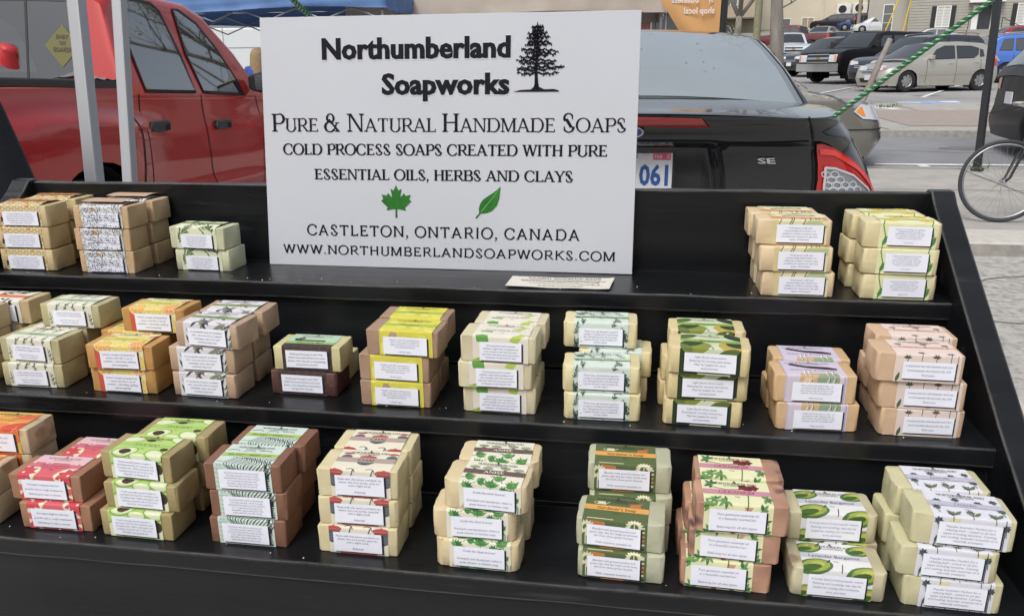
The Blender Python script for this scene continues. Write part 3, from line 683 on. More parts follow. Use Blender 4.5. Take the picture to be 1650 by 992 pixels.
        a.p(s_line([(.009, BH + .029), (.004, BH + .031)], .001), '#3b3138'); a.text("Goat's Milk & Lavender", .006, W - .006, BH + .0125, .0026, '#3a3038', shear=.2); brand(a)
        a.p(s_rect(0, .0014, 0, VT_), '#c6bad8'); a.p(s_rect(W - .0026, W - .0012, 0, BH), '#b3a6cc')
    elif key == 'rose':
        a.p(s_rect(-.001, W + .001, BY, BY + .005), '#e3b49c')
        for (x, y) in ((.010, BH - .004), (.022, BH + .002), (.034, BH - .003), (.046, BH + .001), (.008, BH + .024), (.030, BH + .025), (.048, BH + .023)):
            a.p(s_line([(x, y - .008), (x + .0004, y)], .0006), '#4c5a3c')
            for t in (.4, 1.1, 1.9, 2.7): a.p(s_leaf(x, y, t, .0042, .0018), R.choice(['#4d5c3e', '#5f6a4a', '#6a5850']))
        a.p(s_leaf(.002, 0, 1.3, .010, .003), '#4c6a40'); a.p(s_line([(W - .003, 0), (W - .003, BH)], .0006), '#6a7a52')
        a.text('Lavender Rosewood', .010, W - .010, BY + .0012, .0026, '#8a5a48', shear=.3); brand(a)
    elif key == 'sunset':
        for (x, y, rx, ry, c) in ((.02, .010, .03, .014, '#e2512c'), (.046, .020, .016, .010, '#e8772a'), (.02, BH + .002, .02, .008, '#e9862e'), (.048, BH + .006, .014, .008, '#dd4a28'), (.012, BH + .018, .02, .008, '#e4a63a'), (.045, BH + .026, .016, .006, '#e0622c')): a.p(s_ell(x, y, rx, ry, 14, .4), c)
        for i in range(12): x, y = R.uniform(0, W), R.uniform(.01, BH + .02); a.p(s_line([(x, y), (x + .004, y + .004), (x + .003, y + .009)], .0008), '#f2b24a')
        a.p(s_rect(-.001, W + .001, BY + .001, BY + .006), '#e9922f'); a.text('Orange', .018, W - .018, BY + .0022, .003, '#8a3a14'); brand(a)
    elif key == 'grape':
        for (x, y, r) in ((.004, BH + .004, .015), (.052, BH + .002, .015), (.002, -.002, .012), (.056, -.004, .012), (.010, BH + .030, .014), (.048, BH + .032, .013)):
            a.p(s_ell(x, y, r, n=20), '#f3e3cf'); a.p(s_ring(x, y, r * .97, .0011, 20), '#e2b95a')
            for k in range(9):
                t = k * 2 * pi / 9; a.p(s_leaf(x + r * .08 * cos(t), y + r * .08 * sin(t), t, r * .8, r * .46), '#d9434c')
        for i in range(8): a.p(s_ell(R.uniform(.008, .048), R.uniform(.0, BH + .01), .001, n=6), '#f7dfe0')
        a.p(s_rect(-.001, W + .001, BH + .023, VT_ + .001), '#e8bfc6'); band(a, BY, .0050, '#dd6f86', 'Pink Grapefruit', '#5a1522', 'script', .012); brand(a)
    elif key == 'avo':
        for (x, y, rx, ry, t) in ((.014, BH + .004, .013, .008, .3), (.046, BH + .002, .012, .008, 2.6), (.050, .008, .009, .012, .2), (.006, .006, .010, .011, .5), (.008, BH + .027, .012, .006, .3), (.052, BH + .032, .010, .005, 2.7), (.03, .024, .010, .005, 0)):
            a.p(s_ell(x, y, rx, ry, 18, t), '#7fae3a'); a.p(s_ell(x, y, rx * .87, ry * .85, 18, t), '#cfe29a'); a.p(s_ell(x, y, rx * .72, ry * .68, 16, t), '#dfeebc')
        for (x, y, rx, ry) in ((.014, BH + .004, .006, .0044), (.051, .013, .004, .0055), (.026, BH + .0275, .0052, .0026), (.050, BH + .012, .004, .003)): a.p(s_ell(x, y, rx, ry, 14), '#4c3524')
        band(a, BY, .0052, '#a5cc60', 'AVOCADO', '#4a6a24', 'serif', .014); brand(a)
    elif key == 'kelp':
        for i in range(16):
            x0 = .012 + i * .0028; a.p(s_line([(x0 + .003 * sin(k * .9 + i * .3), BH - .012 + k * .0028) for k in range(10)], .0011), '#2a2f30' if i % 2 else '#6f8880')
        for i in range(10): a.p(s_line([(W - .004 + .002 * sin(k + i), .001 + i * .0028 + k * .0006) for k in range(6)], .0010), '#262a2c')
        for j in range(7):
            for i in range(3): a.p(s_ring(.002 + i * .003, .002 + j * .0045, .0022, .0004, 10, 0, pi), '#88ad98')
        for (x, y) in ((.008, BH + .024), (.024, BH + .023), (.040, BH + .024)): a.p(s_ring(x, y, .006, .0007, 12, .3, 2.9, ry=.003), '#3a4644')
        band(a, BY, .0046, '#a9c453', 'SEA KELP + GREEN CLAY', '#1e2410', 'sans', .006); brand(a)
    elif key == 'chai':
        for (x, y, k) in ((.004, BH - .004, 1), (.049, BH - .004, 1), (.028, BH + .022, 1), (.008, BH + .028, .6), (.050, BH + .029, .6)):
            a.p(s_ell(x, y - .005, .0085 * k, .0075 * k, 14), '#565b66')
            for q in range(5): a.p(s_line([(x - .007 * k, y - .003 - q * .0016), (x + .007 * k, y - .003 - q * .0016)], .0003), '#9aa0a8')
            a.p(s_ell(x, y + .0022, .0082 * k, .0030 * k, 14), '#b5463e'); a.p(s_ell(x, y + .0052 * k, .0016 * k, .0011, 8), '#b5463e'); a.p(s_line([(x - .007 * k, y + .002), (x + .007 * k, y + .002)], .0004), '#e0a098')
        for (x) in (.018, .036): a.p(s_ring(x, BH - .002, .0045, .0008, 10, .2, 2.4), '#4a5568'); a.p(s_line([(x, BH - .008), (x + .003, BH + .001)], .0008), '#4a5568')
        a.p(s_rect(.010, .044, .0, .0014), '#b5463e'); band(a, BY, .0056, '#b59f92', 'CHAI', '#3c2c28', 'sans', .020); brand(a)
    elif key == 'anise':
        for (x, y, t) in ((.006, BH - .006, 1.2), (.016, BH + .002, .4), (.028, BH - .003, 1.5), (.038, BH - .008, .8), (.048, BH - .002, 1.9), (.010, .0, .5), (.024, -.003, .8), (.004, BH + .008, .3), (.05, .010, 2.2), (.036, BH + .006, 2.2)):
            for q in range(7): a.p(s_leaf(x, y, t + (q - 3) * .36, .0105 * R.uniform(.6, 1.1) * (1 - .06 * abs(q - 3)), .0027), R.choice(['#4f9440', '#3f8638', '#6aa54c', '#357a36']))
            a.p(s_line([(x, y), (x - .004 * cos(t), y - .006 * sin(t))], .0006), '#3f7a34')
        for (x, y) in ((.008, BH + .025), (.020, BH + .0235), (.036, BH + .025), (.048, BH + .0235)):
            for q in range(7): a.p(s_line([(x, y - .003), (x + .0045 * cos(.4 + q * .38), y + .0032 * sin(.4 + q * .38))], .00035), '#5a7a52'); a.p(s_ell(x + .0045 * cos(.4 + q * .38), y + .0032 * sin(.4 + q * .38), .0009, .0006, 6), '#6d8a5e')
        for i in range(5): a.p(s_line([(.046 + i * .002, 0), (.045 + i * .0024, .007)], .0005), '#2f5a34')
        band(a, BY, .0050, '#6f5650', 'ANISE', '#efe6d6', 'serif', .018); brand(a)
    elif key == 'garden':
        a.p(s_poly([(.006, BH - .007), (.020, BH - .008), (.019, BH - .0015), (.007, BH - .001)]), '#c77b34'); a.p(s_rect(.004, .026, BH + .001, BH + .0022), '#d9cf9a')
        for (x, y) in ((.044, BH - .008), (.003, .006), (.004, .014)): 
            for q in range(9): t = q * pi / 8; a.p(s_leaf(x + .003 * cos(t), y + .004 + .003 * sin(t), t, .0050, .0024), '#e0dcb4')
            a.p(s_line([(x, y - .004), (x, y + .008)], .0009), '#e0dcb4')
        a.p(s_poly([(.010, BH + .024), (.018, BH + .024), (.017, BH + .029), (.011, BH + .029)]), '#dcd6ae'); a.p(s_line([(.018, BH + .026), (.021, BH + .029)], .0009), '#dcd6ae'); a.p(s_ring(.0095, BH + .0265, .0020, .0006, 8), '#dcd6ae')
        a.p(s_poly([(.038, BH + .023), (.048, BH + .023), (.047, BH + .027), (.050, BH + .031), (.044, BH + .029), (.039, BH + .028)]), '#c9702c')
        for q in range(6): a.p(s_rect(W - .006, W - .002, .002 + q * .004, .0036 + q * .004), R.choice(['#e0dcb4', '#d9822f', '#3c2a3c']))
        a.p(s_rect(.016, .036, .0, .0016), '#d08030'); band(a, BY, .0058, '#e5a43a', "Gardener's Soap", '#3a2408', 'sans', .011); brand(a, '#26301c')
    elif key == 'geran':
        for (x, y) in ((.038, BH + .026), (.034, BH + .0275), (.042, BH + .0275)):
            for q in range(5): a.p(s_leaf(x, y, q * 1.256, .0052, .0046), R.choice(['#7a2230', '#8f2a36', '#611a26']))
        for (x, y) in ((.048, .012), (.050, .002), (.046, BH - .004), (.010, BH + .006), (.004, BH - .002), (.018, BH + .004), (.006, .000), (.036, -.002), (.050, BH + .010), (.008, BH + .030)):
            for q in range(6): a.p(s_leaf(x, y, q * .75 + x * 90, .0085 * R.uniform(.6, 1.1), .0028), R.choice(['#4f8445', '#67994c', '#3d7040']))
        a.p(s_line([(.034, BH - .006), (.036, BH + .010), (.037, BH + .024)], .0008), '#4a6a34'); a.p(s_line([(.006, BH + .026), (.020, BH + .022), (.036, BH + .024)], .0007), '#6a4a30')
        a.p(s_leaf(.022, .0, .5, .008, .003), '#8a3a34'); band(a, BY, .0052, '#d08aa0', 'GERANIUM', '#7a2440', 'serif', .013); brand(a)
    elif key == 'lavb':
        for (x, y, k) in ((.010, BH + .004, 1.25), (.048, BH - .003, 1.25), (.002, .004, .9), (.052, .004, 1.0), (.008, BH + .029, 1.0), (.050, BH + .029, 1.0)):
            a.p(s_ell(x, y, .012 * k, .0075 * k, 18, .3), '#517a3a'); a.p(s_ell(x + .001, y + .001, .0095 * k, .0058 * k, 16, .3), '#9bab3c'); a.p(s_ell(x + .002, y + .002, .005 * k, .003 * k, 12, .3), '#c2be4c'); a.p(s_ell(x - .003, y - .002, .007 * k, .003 * k, 12, .3), '#3f6a26')
            a.p(s_leaf(x + .008 * k, y + .004 * k, .9, .006, .002), '#2c4a24')
        a.p(s_line([(.030, BH - .002), (.032, BH + .008)], .0008), '#3c4a2c'); band(a, BY, .0050, '#c9c9d4', 'Lavender Bergamot', '#2a2c30', 'sans', .007); brand(a)
    elif key == 'lav':
        for (x, y) in ((.008, BH + .023), (.022, BH + .026), (.038, BH + .023), (.050, BH + .027), (.014, BH + .004), (.028, BH + .007), (.044, BH + .004), (.005, BH + .012), (.052, BH + .013), (.004, BH - .004), (.052, BH - .006)):
            for q in range(7): a.p(s_leaf(x, y, q * .9, .0036, .0020), R.choice(['#4a5560', '#57605a', '#3c4a4c']))
            a.p(s_line([(x, y), (x + .0006, y - .008)], .0006), '#5c6a50')
        for (x) in (.016, .030, .046): a.p(s_leaf(x, BH + .002, .8, .008, .003), '#6a7a58'); a.p(s_leaf(x, BH + .002, 2.3, .008, .003), '#7a8468')
        for i in range(7): a.p(s_line([(.003 + i * .009, 0), (.003 + i * .009 + R.uniform(-.002, .002), .007)], .0008), '#3c4a44')
        a.p(s_leaf(.003, .003, 1.2, .010, .003), '#4a6044'); a.p(s_line([(W - .0035, 0), (W - .0035, BH)], .0006), '#3c4258'); band(a, BY, .0050, '#bdbccb', 'Lavender', '#54566a', 'script', .019); brand(a)
    return a
def hash_(k): return sum(ord(c) * (i + 3) for i, c in enumerate(k))
# key: (soap colour, second colour, corner radius, paper, tag lines, tag left, right, bottom, top in wrapper units, name for labels, wrap words)
K = {
 'honey': ('#cbb787', '#bfa875', .004, '#ecd9a6', 'A mild and gentle bar made with\npure local honey, a natural humectant\nthat helps retain moisture. Soothing\nand softening to skin, honey is also a\nnatural antiseptic. Unscented.', 'honey', 'tan', 'honeycomb printed'),
 'oat': ('#cfb48c', '#b8925f', .004, '#e9e7ea', 'Loaded with ground organic oatmeal &\nwheatgerm, to help nourish & soothe\nitchy skin. Also with honey & beeswax.\n\nUnscented.', 'oatmeal', 'speckled tan', 'grey flecked'),
 'olive': ('#cccda9', '#c2c49c', .003, '#dfe4c4', 'A pure olive oil soap considered\nto be the most mild and gentle for\nsensitive skin types. Originated in\nthe Castile area of Spain. Low\nsudsing with a thin lather, keep dry\nbetween uses. Unscented.', 'olive oil', 'pale green', 'olive leaf'),
 'goat': ('#dcc39a', '#d2b78b', .003, '#e6dfb4', "Fresh goat's milk and\nmoisturizing shea butter are\nadded to create a creamy soap\nexcellent for mature or dry skin\ntypes. Unscented.", "goat's milk", 'cream', 'straw coloured'),
 'calendula': ('#dccf9f', '#d0c290', .006, '#ece6b0', 'Infused with healing and soothing\ncalendula flowers, as well as\nchamomile and lavender, this silky\nbar is good for eczema, rosacea,\nchildren’s, and sensitive skin.\n\nUnscented.', 'calendula', 'pale yellow', 'yellow flower'),
 'neroli': ('#c9b185', '#bda274', .003, '#e9dfd4', 'A floral bar with\nessential oils.', 'neroli', 'tan', 'orange banded'),
 'rosemary': ('#b6ae80', '#a9a073', .003, '#e4e2cc', 'Clean herbal scent, rosemary\nis refreshing to body and mind.\n\nGood for dull skin as it\nimproves circulation.', 'rosemary', 'olive tan', 'herb sprig'),
 'citrus': ('#c3934a', '#b58340', .003, '#f1e2a8', 'Lemon, orange and grapefruit\ncreate a bar like a ray of\nsunshine - refreshing, uplifting\nand energizing!', 'citrus', 'amber', 'lemon slice'),
 'tea': ('#b89b7e', '#ab8d70', .003, '#dcd8dc', 'A wonderful soap for problem\nskin - tea tree oil is a natural\nantiseptic, aloe vera and\ncomfrey help heal.', 'tea tree', 'beige', 'grey leaf'),
 'choco': ('#cfc792', '#c4bb84', .003, '#43322f', 'Smells good enough to eat! With\nadded cocoa and nutrient rich cocoa\nbutter, a fun soap that is moisturizing\nand good for dry skin.', 'chocolate mint', 'pale cream', 'brown chocolate block'),
 'chocd': ('#553630', '#6a4640', .003, '#43322f', 'Smells good enough to eat! With\nadded cocoa and nutrient rich cocoa\nbutter, a fun soap that is moisturizing\nand good for dry skin.', 'chocolate mint', 'dark brown', 'brown chocolate block'),
 'patch': ('#a5866c', '#977860', .004, '#dcd42e', 'Popular in the 60’s, patchouli has a\nrich, earthy scent. It is helpful for\nfatigue and can be useful for acne,\ndermatitis and eczema.\n\nAll skin types.', 'patchouli', 'brown', 'bright yellow'),
 'foot': ('#d0c7a4', '#c6bc96', .004, '#e6dfcf', 'Ground pumice and cornmeal\nexfoliate rough heels, eucalyptus and\nmint revitalize, aloe vera and neem\nhelp heal, while shea and cocoa butters\nmoisturize. A real treat for feet!', 'foot scrub', 'cream', 'green and cream'),
 'euc': ('#dccf9f', '#d4c692', .006, '#d5e2d6', 'These two oils blended together\ncreate a cooling and invigorating\nbar. Energizing and rejuvenating -\na great shower soap suitable for\nall skin types.', 'mint', 'cream', 'pale mint fern'),
 'berg': ('#d6c491', '#cdb983', .006, '#cfd9b4', 'Light floral citrus scent.\nRelaxing for anxiety and stress.\nMay be helpful for acne\nand psoriasis.', 'bergamot', 'cream', 'dark green fruit'),
 'milk': ('#d3b181', '#c9a574', .006, '#d0c6dc', 'Made with fresh goat’s milk - no\npowdered milk. Adding milk to\nsoap lowers the pH level, to help\nmaintain the pH of healthy skin.\n\nWith lavender.', 'goat milk and lavender', 'golden cream', 'lilac goat print'),
 'rose': ('#cfae8b', '#c6a380', .006, '#ecd3c8', 'Creamy pink bar with lavender and rose-\nwood essential oils and pink clay. Soft\nfloral scent.', 'rosewood', 'pinkish tan', 'pale pink'),
 'sunset': ('#cfc398', '#b08c6e', .003, '#ddb04a', 'An uplifting bar made with\norange essential oil and\na little spice.', 'orange', 'marbled cream', 'red and orange'),
 'grape': ('#a5795a', '#98694b', .003, '#e0606c', 'Astringent, brightens dull skin,\ngood for oily or rough complexions.\nRefreshing for bath or shower.', 'grapefruit', 'brown', 'red grapefruit slice'),
 'avo': ('#a89663', '#9a8856', .003, '#b4d46a', 'Fresh avocado puree creates a\nnutrient-rich bar for sensitive and\ntroubled skin. With antiseptic and\nhealing essential oils of tea tree,\nlavender and grapefruit.', 'avocado', 'olive tan', 'green avocado'),
 'kelp': ('#8a5f48', '#7c523d', .004, '#cfe0d4', 'Enriched with vitamin and mineral\nrich kelp powder, which is easily\nabsorbed and improves skin texture.\nIt is a natural moisturizer and\ndetoxifier, along with green clay\nwhich absorbs oils and toxins.', 'sea kelp', 'chestnut brown', 'pale mint wave'),
 'chai': ('#d6ca9e', '#cabc8c', .004, '#e9e0c8', 'Made with chai spices and black tea\nleaves, this is an earthy, spicy bar\nwith a slight scrub.\n\nRelaxing!', 'chai', 'cream', 'red pot'),
 'anise': ('#d6c499', '#cbb789', .009, '#e9e2cc', 'Smells like black licorice!\n\nAntiseptic and deodorant, makes a\ngreat shower or kitchen soap.', 'anise', 'cream', 'green leaf'),
 'garden': ('#b7b89c', '#abac8e', .006, '#57683a', 'Blended with ground pumice and\ngreen clay, this bar helps scrub away\ndirt from those green thumbs.\n\nWith rosemary essential oil.', 'gardener', 'grey green', 'dark green garden'),
 'geran': ('#d5a27f', '#7a5648', .006, '#ece6b4', 'Pure geranium essential oil\nin a beautiful swirled bar.\n\nBalancing for all skin types.', 'geranium', 'pink swirled', 'red geranium'),
 'lavb': ('#d3cfa4', '#a6987e', .006, '#e6e6ee', 'A lovely blend of two popular scents.\nRelaxing and soothing, may also be\nhelpful for healing skin irritations,\nacne, psoriasis.', 'lavender bergamot', 'pale yellow', 'green pear'),
 'lav': ('#cbc599', '#bcb68c', .006, '#dedeee', 'Popular lavender! Perfect for a\nrelaxing bath - suited to all skin\ntypes including sensitive. Calming\nand healing, lavender essential oil is\nnaturally antiseptic.', 'lavender', 'pale olive', 'white lavender sprig'),
}
TAGR = {'honey': (.06, .93, .07, .72), 'oat': (.10, .93, .05, .72), 'olive': (.12, .90, .06, .70), 'goat': (.08, .93, .10, .82), 'calendula': (.14, .90, .12, .86), 'rosemary': (.12, .84, .10, .76), 'citrus': (.12, .88, .07, .80), 'tea': (.10, .90, .10, .80), 'choco': (.08, .92, .14, .86), 'patch': (.08, .90, .08, .78), 'foot': (.13, .88, .08, .80), 'euc': (.10, .90, .12, .80), 'berg': (.08, .93, .12, .82), 'milk': (.12, .92, .08, .78), 'rose': (.12, .92, .14, .76)}
SOAPM = {}
def soap_mat(key):
    c1, c2, *_ = K[key]
    def pale(h):
        r, g, b_ = srgb(h); l = (r + g + b_) / 3; return tuple(min(.8, (q * .88 + l * .12) * 1.05) for q in (r, g, b_))
    c1, c2 = pale(c1), pale(c2)
    m = mat('soap_' + key, c1, .5, col2=c2, vscale=22, bump=.09, bscale=150, sss=.0, thr=(.2, .9), detail=6, spec=.42)
    n = m.node_tree; b = n.nodes['Principled BSDF']
    src = b.inputs['Base Color'].links[0].from_socket
    if key in ('oat', 'geran', 'chai', 'sunset', 'lavb', 'anise', 'honey', 'chocd'):
        vz = n.nodes.new('ShaderNodeTexNoise' if key in ('geran', 'sunset', 'lavb') else 'ShaderNodeTexVoronoi'); tc = [q for q in n.nodes if q.type == 'VECT_MATH' and q.operation == 'ADD'][0]
        n.links.new(tc.outputs[0], vz.inputs['Vector']); rp = n.nodes.new('ShaderNodeValToRGB'); e = rp.color_ramp.elements
        if key in ('geran', 'sunset', 'lavb'):
            vz.inputs['Scale'].default_value = 34; vz.inputs['Detail'].default_value = 1.5; e[0].position = .60; e[1].position = .68; n.links.new(vz.outputs['Fac'], rp.inputs[0])
            sp = {'geran': '#5a4446', 'sunset': '#a8876a', 'lavb': '#988672'}[key]
        else:
            vz.inputs['Scale'].default_value = {'oat': 260, 'chai': 170}.get(key, 150); e[0].position = .10; e[1].position = .14; e[0].color = (1, 1, 1, 1); e[1].color = (0, 0, 0, 1); n.links.new(vz.outputs['Distance'], rp.inputs[0])
            sp = {'oat': '#a5703f', 'chai': '#4a3826', 'anise': '#8a6a48', 'honey': '#a98f5a', 'chocd': '#8a6a60'}[key]
            # keep only part of the specks
            v2 = n.nodes.new('ShaderNodeMath'); v2.operation = 'GREATER_THAN'; v2.inputs[1].default_value = {'oat': .55}.get(key, .86); sepc = n.nodes.new('ShaderNodeSeparateColor'); n.links.new(vz.outputs['Color'], sepc.inputs[0]); n.links.new(sepc.outputs[0], v2.inputs[0])
            mm = n.nodes.new('ShaderNodeMath'); mm.operation = 'MULTIPLY'; n.links.new(rp.outputs[0], mm.inputs[0]); n.links.new(v2.outputs[0], mm.inputs[1])
        mx = n.nodes.new('ShaderNodeMix'); mx.data_type = 'RGBA'; n.links.new(src, mx.inputs['A']); mx.inputs['B'].default_value = (*srgb(sp), 1)
        n.links.new((rp.outputs[0] if key in ('geran', 'sunset', 'lavb') else mm.outputs[0]), mx.inputs['Factor']); n.links.new(mx.outputs['Result'], b.inputs['Base Color'])
    # slightly paler, ashy edges
    src = b.inputs['Base Color'].links[0].from_socket; bv = n.nodes.new('ShaderNodeBevel'); bv.samples = 3; bv.inputs['Radius'].default_value = .0011; ge = n.nodes.new('ShaderNodeNewGeometry')
    dt = n.nodes.new('ShaderNodeVectorMath'); dt.operation = 'DOT_PRODUCT'; n.links.new(bv.outputs[0], dt.inputs[0]); n.links.new(ge.outputs['Normal'], dt.inputs[1])
    mr = n.nodes.new('ShaderNodeMapRange'); mr.inputs['From Min'].default_value = .995; mr.inputs['From Max'].default_value = .90; mr.inputs['To Max'].default_value = .40; n.links.new(dt.outputs['Value'], mr.inputs[0])
    mx = n.nodes.new('ShaderNodeMix'); mx.data_type = 'RGBA'; n.links.new(mr.outputs[0], mx.inputs['Factor']); n.links.new(src, mx.inputs['A']); mx.inputs['B'].default_value = (*[min(.85, q * .7 + .25) for q in (c1 if key != 'chocd' else (.12, .07, .05))], 1); n.links.new(mx.outputs['Result'], b.inputs['Base Color'])
    return m
M_tag = mat('tag_paper', '#eef0fa', .6, var=.015, vscale=120)
M_tagtxt = mat('tag_print', '#85879a', .7)
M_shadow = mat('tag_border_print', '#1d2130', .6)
PROTO = {}
def soap_meshes(key):
    if key in PROTO: return PROTO[key]
    c1, c2, rc, paper, txt, nm, colw, wrapw = K[key]; sm = soap_mat(key)
    bars = [bar_mesh('soap', sm, rc, hash_(key) + q) for q in range(2)]
    bulge = .0022 if key in ('honey', 'oat', 'olive') else (.0010 if key in ('rosemary', 'citrus', 'tea', 'neroli') else .0003)
    a = art_for('choco' if key == 'chocd' else key); tl, tr_, tb_, tt = TAGR.get(key, (.08, .90, .10, .84)) if key != 'chocd' else TAGR['choco']
    tx0, tx1, ty0, ty1 = tl * WW, tr_ * WW, tb_ * BH, tt * BH
    ms = []
    for bl in (bulge, .0001):        # free top / pressed by the bar above
        pr, sarr, fn = belt_map(bl); mb = MB(); pm = mat('paper_' + key, dull(paper, .10), .62, var=.02, vscale=60, bump=.10, bscale=45)
        out = [[(x, p[0], p[1]) for p in pr + [pr[0]]] for x in (-WW / 2, 0, WW / 2)]; mb.grid(out, pm, flip=True)
        inn = [[(x, p[0] * .985 + .0004, max(p[1] - .00025, -.0001)) for p in pr + [pr[0]]] for x in (-WW / 2 + .0002, WW / 2 - .0002)]; mb.grid(inn, pm)
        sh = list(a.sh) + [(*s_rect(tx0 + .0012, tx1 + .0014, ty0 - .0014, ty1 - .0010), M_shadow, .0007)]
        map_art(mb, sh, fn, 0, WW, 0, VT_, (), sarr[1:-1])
        me = mb.mesh('wrapper', fix=False); ms.append(me)
    fn0 = lambda u, v, h=0: (u - WW / 2, -OF - .0010 - h, v)
    mb = MB(); n = 6
    mb.grid([[fn0(tx0 + (tx1 - tx0) * i / n, ty0 + (ty1 - ty0) * j / 2, .0002 * (abs(i / n - .5) * 2) ** 3) for i in range(n + 1)] for j in range(3)])
    mb.grid([[fn0(tx0 + (tx1 - tx0) * i / n, ty0 + (ty1 - ty0) * j / 2, -.0002 + .0002 * (abs(i / n - .5) * 2) ** 3) for i in range(n + 1)] for j in range(3)], flip=True)
    tagm = mb.mesh('tag', M_tag, fix=False)
    # tag text, centred
    lines = txt.split('\n'); nl = len(lines); full = [l for l in lines if l]; wmax = 0
    hh = (ty1 - ty0) * .84; adv = hh / (nl + .2); cap = min(adv * .62, .0021); mb = MB(); sz = cap / .73
    shapes = []
    for i, l in enumerate(lines):
        if l:
            vs, fs = text_shape(l, 1.0, align='CENTER', shear=.18, offset=.0); shapes.append((vs, fs, i)); wmax = max(wmax, max(v[0] for v in vs) - min(v[0] for v in vs))
    sxx = min(sz * 1.05, (tx1 - tx0) * .90 / wmax); cxx = (tx0 + tx1) / 2; ytop = (ty0 + ty1) / 2 + adv * (nl - 1) / 2 - cap * .4
    for vs, fs, i in shapes: mb.add([fn0(cxx + v[0] * sxx, ytop - i * adv + v[1] * sz, .00035) for v in vs], fs)
    txtm = mb.mesh('tag_lettering', M_tagtxt, fix=False)
    PROTO[key] = (bars, ms, tagm, txtm); return PROTO[key]
WOFF = {'patch': .0035, 'garden': -.005, 'lav': .004, 'goat': .005, 'calendula': .005, 'rose': .006, 'chai': .0025, 'anise': .004, 'geran': -.005, 'foot': .002}
SHELF = ['top shelf', 'middle shelf', 'bottom shelf']
RJ = random.Random(77)
def put_bar(key, x, y, z, rot, idx, free, pos, row, grp):
    bars, ms, tagm, txtm = soap_meshes(key); c1, c2, rc, paper, txt, nm, colw, wrapw = K[key]
    t = thing('soap_bar', ('%s %s soap bar in %s wrapper, %s' % (colw, nm, wrapw, pos)) if nm != 'goat milk and lavender' else '%s soap bar in %s wrapper with lavender, %s' % (colw, wrapw, pos), 'soap bar', (x, y, z), rot, grp)
    link('soap', bars[idx % 2], t); wr = link('wrapper', ms[0] if free else ms[1], t)
    t.location.y += .0; dx = ((idx * 37) % 5 - 2) * .0005; off = WOFF.get(key, 0) * S; t.location.x -= off; wr.location = (dx + off, 0, 0); link('tag', tagm, wr); link('tag_lettering', txtm, wr)
    t.scale = (1 + RJ.uniform(-.012, .012), 1 + RJ.uniform(-.012, .004), 1)
    return t
# stacks: key, row, front bars [(x, y, rotation)] from the bottom up (fit units), back column count, back dx, back dy list
ST = [
 ('honey', 0, [(-.853, .974, 0), (-.854, .974, 1), (-.852, .975, 1)], 3, [-.020, -.004, .004], .055),
 ('oat', 0, [(-.727, .973, 0), (-.729, .974, 1), (-.727, .975, -1)], 3, [.0, .0, .004], .052),
 ('olive', 0, [(-.597, 1.000, -2), (-.601, .998, -4)], 0, [], 0),
 ('goat', 0, [(.213, .962, 0), (.208, .960, 0), (.204, .968, -1)], 3, [.0, .0, -.004], .049),
 ('calendula', 0, [(.330, .962, 0), (.327, .960, -2), (.326, .962, -4)], 3, [-.004, -.004, -.002], .050),
 ('neroli', 1, [(-.844, .822, 1), (-.845, .822, -1), (-.8435, .823, 0)], 3, [.010, .012, .026], .047),
 ('rosemary', 1, [(-.736, .813, 1), (-.737, .817, -3)], 3, [.0, .002, .026], .047),
 ('citrus', 1, [(-.610, .811, 0), (-.608, .808, 2)], 3, [-.022, -.018, .016], .048),
 ('tea', 1, [(-.503, .811, -2), (-.503, .813, -1), (-.493, .813, -5)], 3, [.0, .0, .006], .050),
 ('choco', 1, [(-.385, .832, -1), (-.378, .833, 0)], 1, [-.004], .047),
 ('patch', 1, [(-.260, .814, 0), (-.261, .815, -2), (-.249, .814, -2)], 3, [.0, -.002, .000], .047),
 ('foot', 1, [(-.138, .812, -1), (-.142, .808, 0), (-.138, .808, -2)], 3, [.0, .0, .006], .046),
 ('euc', 1, [(-.022, .807, 1), (-.024, .812, 1)], 3, [.008, .014, -.004], .050),
 ('berg', 1, [(.088, .806, -2), (.091, .805, 0), (.090, .799, -4)], 3, [-.004, -.004, .003], .052),
 ('milk', 1, [(.210, .811, 2), (.205, .813, 1)], 2, [-.002, .006], .050),
 ('rose', 1, [(.322, .810, 1), (.318, .810, -1), (.310, .806, -1)], 3, [.004, .002, .014], .052),
 ('sunset', 2, [(-.730, .668, 0), (-.7295, .669, 2)], 3, [.012, .012, .014], .047),
 ('grape', 2, [(-.614, .670, 1), (-.625, .676, 1)], 2, [.010, .018], .047),
 ('avo', 2, [(-.515, .667, -1), (-.509, .673, -1), (-.514, .680, -3)], 3, [.0, .0, .014], .046),
 ('kelp', 2, [(-.389, .671, 0), (-.386, .673, 1), (-.389, .673, 1)], 3, [-.006, -.004, .006], .047),
 ('chai', 2, [(-.265, .671, 0), (-.264, .675, 1), (-.263, .677, 1)], 3, [.0, .002, .000], .047),
 ('anise', 2, [(-.135, .663, -1), (-.139, .667, 0), (-.127, .669, -3)], 3, [.004, .004, .005], .047),
 ('garden', 2, [(-.001, .664, -2), (-.003, .669, -4)], 3, [.006, .010, .008], .047),
 ('geran', 2, [(.099, .663, -2), (.105, .665, -3), (.110, .662, 0)], 3, [.000, .000, .003], .047),
 ('lavb', 2, [(.208, .664, -1)], 2, [.004, .002], .046),
 ('lav', 2, [(.312, .662, -2), (.304, .663, -3), (.314, .667, -4)], 3, [.0, .002, -.001], .048)]
LV = {1: ['only'], 2: ['lower', 'upper'], 3: ['bottom', 'middle', 'top']}
rnd = random.Random(21)
